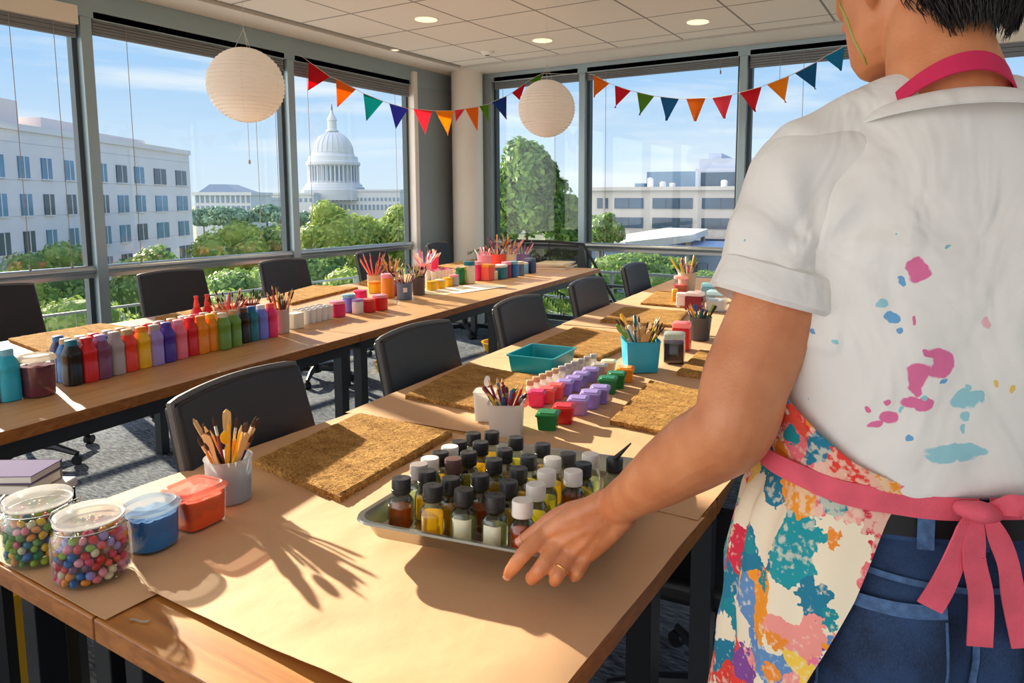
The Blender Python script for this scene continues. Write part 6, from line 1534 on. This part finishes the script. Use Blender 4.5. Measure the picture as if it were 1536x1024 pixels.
b1 = N(t, 'ShaderNodeBump'); b1.inputs['Strength'].default_value = .7; b1.inputs['Distance'].default_value = .03; t.links.new(nb_.outputs[0], b1.inputs['Height'])
b2 = N(t, 'ShaderNodeBump'); b2.inputs['Strength'].default_value = .15; b2.inputs['Distance'].default_value = .001; t.links.new(nf.outputs[0], b2.inputs['Height']); t.links.new(b1.outputs[0], b2.inputs['Normal']); t.links.new(b2.outputs[0], b.inputs['Normal'])

# torso girth: half width, half depth at a height
TOR = [(.80, .176, .128), (.90, .184, .142), (.96, .180, .136), (1.02, .168, .120), (1.06, .166, .118), (1.10, .172, .124), (1.16, .178, .130), (1.24, .186, .132), (1.32, .194, .128), (1.38, .184, .116), (1.42, .160, .100), (1.45, .130, .086), (1.475, .105, .074), (1.495, .088, .068)]
def girth(z): return interp([(a_, b_) for a_, b_, _ in TOR], z), interp([(a_, c_) for a_, _, c_ in TOR], z)
def surf(th, z, off=0):
    """point on the body outline; th = 0 at the middle of the back, growing to the person's left"""
    a_, b_ = girth(z); s_, c_ = math.sin(th), math.cos(th); k_ = (abs(s_)**2.4+abs(c_)**2.4)**(-1/2.4)
    y = -b_*c_*k_
    return Vector((-(a_*k_+off)*s_, y-off*c_-.008, z))
sb = MB(); rs_ = []
for z in [1.068, 1.076, 1.09, 1.12, 1.16, 1.2, 1.24, 1.28, 1.32, 1.36, 1.39, 1.42, 1.44, 1.46, 1.478, 1.492]:
    o_ = .006 if z > 1.1 else lerp(.001, .008, max(0, z-1.068)/.03)
    rs_.append([surf(2*PI*j/48, z, o_) for j in range(48)])
sb.rings(rs_)
HEM = SH.lerp(EL, .49)+(PI_.to_3x3() @ CR)*.004
sl = MB(); limb(sl, [Vector((-.085, -.012, 1.390)), SH+Vector((.045, 0, .0)), SH+Vector((-.002, 0, -.01)), SH.lerp(EL, .2), SH.lerp(EL, .36), HEM], [.050, .062, .065, .066, .065, .063], [.046, .069, .070, .067, .065, .063], ref=Vector((.2, 1, .1)), n=28, caps=False)
limb(sl, [Vector((.085, -.012, 1.418)), SHR-Vector((.045, 0, 0)), SHR, SHR.lerp(ELR, .3), SHR.lerp(ELR, .5)], [.070, .070, .067, .064, .064], ref=Vector((0, 1, .2)), n=28, caps=False)
limb(sb, [SH+Vector((.0, 0, .012)), Vector((-.10, -.012, 1.458)), Vector((-.05, -.018, 1.482))], [.056, .050, .044], n=20)
limb(sb, [SHR+Vector((.0, 0, .012)), Vector((.10, -.012, 1.458)), Vector((.05, -.018, 1.482))], [.056, .050, .044], n=20)
me = remesh(sb, .0055, 14, .5); me_s = remesh(sl, .005, 6, .5)
bmj = bmesh.new(); bmj.from_mesh(me); bmj.from_mesh(me_s); bmj.to_mesh(me); bmj.free()
ARM = (EL-SH).normalized()
def folds(p, n_):
    d = 0
    d += .010*noise.noise(Vector((p.x*7+p.z*3, p.y*6, p.z*2.2+3)))
    # drag lines fanning from the armpit and over the shoulder blade
    ap = Vector((-.165, -.07, 1.33)); q_ = p-ap; r_ = q_.length
    if r_ < .34:
        ang = math.atan2(q_.z, q_.x+.0001); d += .0036*math.sin(ang*7+r_*13)*max(0, 1-r_/.34)*smooth01(r_/.05)
    # sleeve pleats
    tt_ = (p-SH).dot(ARM); rr_ = ((p-SH)-ARM*tt_).length
    if rr_ < .09 and -.02 < tt_ < .20 and p.x < -.1: d += .0032*math.sin((p-SH).dot(ARM.cross(Vector((0, 1, 0))).normalized())*105+tt_*10+3*noise.noise(p*12))*smooth01((tt_+.02)/.08)
    # blousing near the hem
    hz = smooth01((1.17-p.z)/.11); d += hz*(.010*noise.noise(Vector((p.x*10, p.y*8, p.z*26+7)))+.006)
    d += .0025*noise.noise(p*22)
    return n_*d
shirt = mesh_obj('tshirt', me, m_shirt, person, folds)
sm = shirt.modifiers.new('s', 'SMOOTH'); sm.iterations = 2; sm.factor = .5
# rolled cuffs
def cuff(c_, ax_, r0, r1, ln_, name='rolled_cuff'):
    rt = ax_.to_track_quat('Z', 'Y').to_matrix().to_4x4(); q = MB(); rs2 = []
    prof = [(r0-.010, -.004), (r0-.003, -ln_*.9), (r0+.004, -ln_), (r0+.009, -ln_*.92), (r1+.010, -.012), (r1+.011, -.003), (r1+.006, .002), (r1-.0005, -.004), (r1-.002, -.012), (r0-.008, -ln_*.55)]
    for r_, z in prof: rs2.append([(r_*math.cos(2*PI*j/48)*(1+.012*math.sin(j*.9+z*60)), r_*math.sin(2*PI*j/48), z+.003*math.sin(2*PI*j/48*2)) for j in range(48)])
    q.rings(rs2, False, False, xf=Matrix.Translation(c_) @ rt)
    return q.build(name, m_shirt, person)
cuff(HEM+ARM*.012, ARM, .0605, .063, .040)
cuff(SHR.lerp(ELR, .5)+(ELR-SHR).normalized()*.012, (ELR-SHR).normalized(), .064, .062, .036)
# collar rib
def collar(u_, v_):
    th = 2*PI*u_; c_ = .5+.5*math.cos(th)          # 1 at the nape
    r1 = lerp(.084, .112, v_); r2 = lerp(.072, .100, v_)+.012*(1-c_)
    z = 1.494-.040*(1-c_)-.017*v_+.004*math.sin(PI*v_)
    return Vector((-r1*math.sin(th), -.020-r2*math.cos(th), z))
MB().grid(collar, 72, 5, -.003).build('collar_rib', m_shirt, person, fix=False)

# ---- apron
m_apron = bpy.data.materials.new('apron_print'); m_apron.use_nodes = True; t = m_apron.node_tree; b = t.nodes['Principled BSDF']; b.inputs['Roughness'].default_value = .85
tcn = N(t, 'ShaderNodeTexCoord')
def distorted(sc, amt, seed):
    mp_ = N(t, 'ShaderNodeMapping'); mp_.inputs['Location'].default_value = (seed, seed*.7, seed*.3); t.links.new(tcn.outputs['Object'], mp_.inputs[0])
    n_ = N(t, 'ShaderNodeTexNoise'); n_.inputs['Scale'].default_value = sc; n_.inputs['Detail'].default_value = 5; n_.inputs['Roughness'].default_value = .65; t.links.new(mp_.outputs[0], n_.inputs[0])
    s2 = N(t, 'ShaderNodeVectorMath', operation='SCALE'); t.links.new(n_.outputs['Color'], s2.inputs[0]); s2.inputs['Scale'].default_value = amt
    a2 = N(t, 'ShaderNodeVectorMath', operation='ADD'); t.links.new(mp_.outputs[0], a2.inputs[0]); t.links.new(s2.outputs[0], a2.inputs[1]); return a2.outputs[0]
def patches(sc, vec, cols):
    v_ = N(t, 'ShaderNodeTexVoronoi'); v_.inputs['Scale'].default_value = sc; t.links.new(vec, v_.inputs['Vector'])
    sp_ = N(t, 'ShaderNodeSeparateColor'); t.links.new(v_.outputs['Color'], sp_.inputs[0])
    rp_2 = N(t, 'ShaderNodeValToRGB'); rp_2.color_ramp.interpolation = 'CONSTANT'; el = rp_2.color_ramp.elements
    el[0].position = 0; el[0].color = cols[0]; el[1].position = 1/len(cols); el[1].color = cols[1]
    for i in range(2, len(cols)): x = el.new(i/len(cols)); x.color = cols[i]
    t.links.new(sp_.outputs[0], rp_2.inputs[0]); return rp_2.outputs[0], sp_.outputs[1], v_.outputs['Distance']
cream = S(240, 226, 198); palA = [cream, S(238, 112, 120), S(10, 134, 148), cream, S(240, 150, 140), S(230, 60, 50), S(244, 200, 70), cream, S(24, 120, 150), S(20, 150, 160), S(242, 150, 30), S(96, 140, 190), cream, cream, S(232, 80, 60), S(214, 40, 70), S(130, 70, 150)]
vA = distorted(9, .12, 5); cA, _, _ = patches(22, vA, palA)
vB = distorted(22, .05, 3); cB, sB, dB = patches(30, vB, [S(244, 208, 90), S(226, 60, 60), S(90, 140, 200), S(16, 140, 150), S(246, 236, 214), S(236, 120, 150), S(240, 140, 40), S(246, 236, 214)])
g1 = N(t, 'ShaderNodeMath', operation='GREATER_THAN'); t.links.new(sB, g1.inputs[0]); g1.inputs[1].default_value = .42
g2 = N(t, 'ShaderNodeMath', operation='LESS_THAN'); t.links.new(dB, g2.inputs[0]); g2.inputs[1].default_value = .36
g3 = N(t, 'ShaderNodeMath', operation='MULTIPLY'); t.links.new(g1.outputs[0], g3.inputs[0]); t.links.new(g2.outputs[0], g3.inputs[1])
m_1 = N(t, 'ShaderNodeMix', data_type='RGBA'); t.links.new(g3.outputs[0], m_1.inputs[0]); t.links.new(cA, m_1.inputs[6]); t.links.new(cB, m_1.inputs[7])
# dry brush texture: cream cloth showing through
nd = N(t, 'ShaderNodeTexNoise'); nd.inputs['Scale'].default_value = 120; nd.inputs['Detail'].default_value = 5; t.links.new(tcn.outputs['Object'], nd.inputs[0])
nl = N(t, 'ShaderNodeTexNoise'); nl.inputs['Scale'].default_value = 9; t.links.new(tcn.outputs['Object'], nl.inputs[0])
su_ = N(t, 'ShaderNodeMath', operation='ADD'); t.links.new(nd.outputs[0], su_.inputs[0]); t.links.new(nl.outputs[0], su_.inputs[1])
g4 = N(t, 'ShaderNodeMapRange'); t.links.new(su_.outputs[0], g4.inputs[0]); g4.inputs[1].default_value = 1.06; g4.inputs[2].default_value = 1.16; g4.inputs[3].default_value = 0; g4.inputs[4].default_value = .6
m_2 = N(t, 'ShaderNodeMix', data_type='RGBA'); t.links.new(g4.outputs[0], m_2.inputs[0]); t.links.new(m_1.outputs[2], m_2.inputs[6]); m_2.inputs[7].default_value = cream
t.links.new(m_2.outputs[2], b.inputs['Base Color'])
bp = N(t, 'ShaderNodeBump'); bp.inputs['Strength'].default_value = .3; bp.inputs['Distance'].default_value = .002; t.links.new(nd.outputs[0], bp.inputs['Height']); t.links.new(bp.outputs[0], b.inputs['Normal'])
m_pink = mat('apron_strap_pink', S(226, 92, 110), .8, 0, .12, 30, .2, 500)
m_hot = mat('neck_strap_crimson', S(204, 36, 84), .75, 0, .05, 40)

ZB = .50
def th_edge(z): return R(interp([(.50, 80), (.70, 64), (.87, 46), (.96, 36), (1.04, 29), (1.08, 24)], z))
def z_top(u_):       # u 0..1 around the front from left edge to right edge
    return interp([(0, 1.085), (.05, 1.105), (.12, 1.155), (.20, 1.22), (.32, 1.34), (.40, 1.37), (.60, 1.37), (.68, 1.34), (.80, 1.22), (.88, 1.155), (1, 1.085)], u_)
def apron_pt(u_, v_):
    zt = z_top(u_); z = lerp(ZB, zt, v_)
    e_ = th_edge(min(z, 1.085)) if z > 1.0 else th_edge(z)
    th = lerp(e_, 2*PI-e_, u_)
    flare = smooth01((1.04-z)/.5)
    off = .012+.034*flare
    cin = math.exp(-((z-1.055)/.035)**2); off -= .006*cin
    front = max(0, -math.cos(th)); side = abs(math.sin(th))
    off += .016*side*smooth01((1.10-z)/.10)*(1-.0*cin)+.022*front
    off += (.006*math.sin(th*11+1.3)*flare+.004*math.sin(th*19)*smooth01((1.1-z)/.08)+.006*noise.noise(Vector((th*5, z*14, 2))))*min(1, u_*12, (1-u_)*12)*(1-.5*cin)
    if z > 1.07: off += .006+.004*noise.noise(Vector((th*6, z*20, 5)))
    p = surf(th, max(z, .86) if z > .86 else .86, off); p.z = z
    return p
q = MB().grid(apron_pt, 150, 80, .0016); q.build('apron', m_apron, person, fix=False)
# waist strap, knot and bow tails
def strap(fn_path, w_, name, m_=m_pink, n_=60, thick=.0022):
    """ribbon: fn_path(t) -> (centre, width direction)"""
    def fn(u_, v_):
        c_, wd = fn_path(u_); return c_+wd*((v_-.5)*w_)
    return MB().grid(fn, n_, 6, thick).build(name, m_, person, fix=False)
def wz(th): return interp([(0, 1.064), (R(20), 1.064), (R(45), 1.068), (R(70), 1.082), (R(90), 1.098), (R(120), 1.10)], abs(th))
def waist_l(u_):
    th = lerp(R(2), R(118), u_); z = wz(th); p = surf(th, z, .016+.020*smooth01((u_-.3)/.4)*1+.0015*math.sin(u_*23)); return p, Vector((0, 0, 1))*(1+.15*math.sin(u_*5))
def waist_r(u_):
    th = -lerp(R(2), R(118), u_); z = wz(th); p = surf(th, z, .016+.020*smooth01((u_-.3)/.4)); return p, Vector((0, 0, 1))
strap(waist_l, .023, 'waist_strap'); strap(waist_r, .023, 'waist_strap')
K0 = surf(.07, 1.068, .024)
q = MB(); limb(q, [K0+Vector((-.016, -.004, .002)), K0+Vector((0, -.010, .001)), K0+Vector((.017, -.004, -.003))], [.009, .0135, .009], [.008, .011, .008], n=14); q.build('bow_knot', m_pink, person)
def tail(pts, w_, name='bow_tail', tw=.0):
    pts = [K0+Vector(p) for p in pts]
    def path(u_):
        x = u_*(len(pts)-1); i = min(int(x), len(pts)-2); f_ = x-i
        p0, p1, p2, p3 = pts[max(0, i-1)], pts[i], pts[i+1], pts[min(len(pts)-1, i+2)]
        p = .5*((2*p1)+(p2-p0)*f_+(2*p0-5*p1+4*p2-p3)*f_*f_+(3*p1-p0-3*p2+p3)*f_**3)
        d = (p2-p1).normalized(); wd = d.cross(Vector((0, 1, 0))).normalized(); a_ = tw*math.sin(u_*5)
        return p, (wd*math.cos(a_)+Vector((0, 1, 0))*math.sin(a_))*(.55+.45*smooth01(u_*4))
    strap(path, w_, name, n_=40)
tail([(-.004, -.006, -.004), (-.018, -.014, -.030), (-.034, -.016, -.072), (-.046, -.014, -.100)], .025, tw=.2)
tail([(-.002, -.008, -.006), (-.006, -.016, -.045), (.002, -.018, -.085), (.004, -.018, -.138)], .024, tw=.15)
tail([(.010, -.006, -.004), (.026, -.016, -.045), (.034, -.018, -.085), (.048, -.018, -.138)], .023, tw=.25)
tail([(.012, -.006, .002), (.034, -.020, .012), (.056, -.024, -.006), (.060, -.020, -.045), (.062, -.016, -.078)], .024, 'bow_loop', tw=.5)
# neck strap
def nstrap(u_):
    th = lerp(-R(165), R(165), u_); back_ = .5+.5*math.cos(th)
    c_ = Vector((-.010, -.020, 0)); r1 = lerp(.080, .065, back_)
    p = Vector((c_.x-r1*math.sin(th), c_.y-lerp(.095, .0745, back_)*math.cos(th), 1.522-.060*(1-math.cos(th))))
    out_ = Vector((-math.sin(th), -math.cos(th), 0)); return p, (Vector((0, 0, 1))-out_*.45*back_).normalized()
strap(nstrap, .022, 'neck_strap', m_hot, 90)

# ---- jeans, belt, shoes
m_denim = bpy.data.materials.new('denim'); m_denim.use_nodes = True; t = m_denim.node_tree; b = t.nodes['Principled BSDF']; b.inputs['Roughness'].default_value = .85
tcn = N(t, 'ShaderNodeTexCoord'); n1 = N(t, 'ShaderNodeTexNoise'); n1.inputs['Scale'].default_value = 9; n1.inputs['Detail'].default_value = 4; t.links.new(tcn.outputs['Object'], n1.inputs[0])
mp_ = N(t, 'ShaderNodeMapping'); mp_.inputs['Scale'].default_value = (900, 900, 300); t.links.new(tcn.outputs['Object'], mp_.inputs[0]); n2 = N(t, 'ShaderNodeTexNoise'); n2.inputs['Scale'].default_value = 1; t.links.new(mp_.outputs[0], n2.inputs[0])
mlt = N(t, 'ShaderNodeMath', operation='MULTIPLY_ADD'); t.links.new(n2.outputs[0], mlt.inputs[0]); mlt.inputs[1].default_value = .35; t.links.new(n1.outputs[0], mlt.inputs[2])
r_ = N(t, 'ShaderNodeValToRGB'); r_.color_ramp.elements[0].color = S(14, 28, 54); r_.color_ramp.elements[1].color = S(46, 76, 120); r_.color_ramp.elements[0].position = .5; r_.color_ramp.elements[1].position = .86
t.links.new(mlt.outputs[0], r_.inputs[0]); t.links.new(r_.outputs[0], b.inputs['Base Color'])
bp = N(t, 'ShaderNodeBump'); bp.inputs['Strength'].default_value = .4; bp.inputs['Distance'].default_value = .002; t.links.new(mlt.outputs[0], bp.inputs['Height']); t.links.new(bp.outputs[0], b.inputs['Normal'])
m_denimw = mat('denim_faded_seam', S(74, 104, 146), .85, 0, .3, 120)
m_thread = mat('seam_thread', S(120, 116, 110), .8)
def jsurf(th, z, off=0):
    p = surf(th, z, off+.001)
    if abs(th) < PI/2:
        lob = math.exp(-((abs(p.x)-.082)/.055)**2)*math.exp(-((z-.90)/.075)**2); cl = math.exp(-(p.x/.014)**2)*smooth01((1.0-z)/.1)
        p.y -= .022*lob-.010*cl
    return p
q = MB(); rs_ = []
for z in [.80, .82, .84, .86, .88, .90, .92, .94, .96, .98, 1.0, 1.02, 1.04, 1.06, 1.07]: rs_.append([jsurf(PI+2*PI*j/72-2*PI if 2*PI*j/72 >= PI else 2*PI*j/72-PI, z) if True else 0 for j in range(72)])
q.rings(rs_)
for s_ in (-1, 1):
    limb(q, [Vector((s_*.087, -.004, .86)), Vector((s_*.095, 0, .74)), Vector((s_*.098, .005, .50)), Vector((s_*.098, -.005, .3)), Vector((s_*.098, -.005, .09))], [.094, .086, .066, .062, .060], [.108, .090, .068, .066, .064], ref=Vector((0, 1, 0)), n=28)
me = remesh(q, .0065, 6, .5)
jeans = mesh_obj('jeans', me, m_denim, person, lambda p, n_: n_*(.003*noise.noise(Vector((p.x*14, p.y*14, p.z*20)))))
def jpatch(th0, th1, z0, z1, off, name, m_, nth=16, nz_=10, thick=.0015, sk=None, par=None):
    def fn(u_, v_):
        z = lerp(z0, z1, v_); th = lerp(th0, th1, u_)
        if sk: th, z = sk(u_, v_, th, z)
        return jsurf(th, z, off)
    return MB().grid(fn, nth, nz_, thick).build(name, m_, par or person, fix=False)
def loopstrip(z0, z1, off, name, m_, lab=None):
    q = MB(); rr = []
    for z, o_ in ((z0, off-.002), (z0, off), (z1, off), (z1, off-.002)): rr.append([jsurf(2*PI*j/72-PI, z, o_) for j in range(72)])
    q.rings(rr, False, False); return q.build(name, m_, person)
loopstrip(1.022, 1.066, .0065, 'waistband', m_denim); loopstrip(1.028, 1.056, .010, 'belt', mat('belt_black', S(22, 22, 24), .5))
for th in (-.62, 0.0, .30): jpatch(th-.045, th+.045, 1.018, 1.068, .013, 'belt_loop', m_denimw, 4, 4)
def pocket(sg):
    def sk(u_, v_, th, z):
        zb_ = z
        if v_ < .25: zb_ = z-(.020*(1-abs(2*u_-1)))*(1-v_/.25)
        return th, zb_
    a_, b_ = (.20*sg, .86*sg) if sg > 0 else (.86*sg, .20*sg)
    pk = jpatch(a_, b_, .835, .965, .0055, 'back_pocket', m_denim, 16, 14, .003, sk)
    jpatch(a_, b_, .953, .966, .0085, 'pocket_hem', m_denimw, 16, 3, .001, None, pk)
    for e_, dlt in ((a_, .022), (b_-.022, .022)): jpatch(e_, e_+dlt*.6, .845, .95, .0085, 'pocket_seam', m_denimw, 2, 10, .001, None, pk)
    jpatch(a_, b_, .812+.02, .846, .0080, 'pocket_seam', m_denimw, 16, 3, .001, lambda u_, v_, th, z: (th, z-.018*(1-abs(2*u_-1))), pk)
pocket(1); pocket(-1)
jpatch(-.02, .02, .83, 1.02, .004, 'centre_seam', m_denimw, 3, 24, .001)
jpatch(.02, 1.25, 1.0, 1.006, .004, 'yoke_seam', m_denimw, 30, 1, .001, lambda u_, v_, th, z: (th, z-.028*(1-u_)))
jpatch(-1.25, -.02, 1.0, 1.006, .004, 'yoke_seam', m_denimw, 30, 1, .001, lambda u_, v_, th, z: (th, z-.028*u_))
m_shoe = mat('shoe_canvas', S(60, 60, 66), .8)
for s_ in (-1, 1):
    q = MB(); limb(q, [Vector((s_*.098, -.06, .045)), Vector((s_*.10, 0, .055)), Vector((s_*.103, .08, .045)), Vector((s_*.107, .17, .035))], [.040, .044, .046, .038], [.045, .055, .040, .028], ref=Vector((0, 0, 1)), n=20)
    for i, p in enumerate(q.v): q.v[i] = Vector((p.x, p.y, max(.012, p.z)))
    sh_ = q.build('shoe', m_shoe, person)
    q = MB(); q.rings([[(s_*.102+.047*math.cos(2*PI*j/24), .055+.15*math.sin(2*PI*j/24), z) for j in range(24)] for z in (0, .016)]); q.build('sole', pl('white'), sh_)
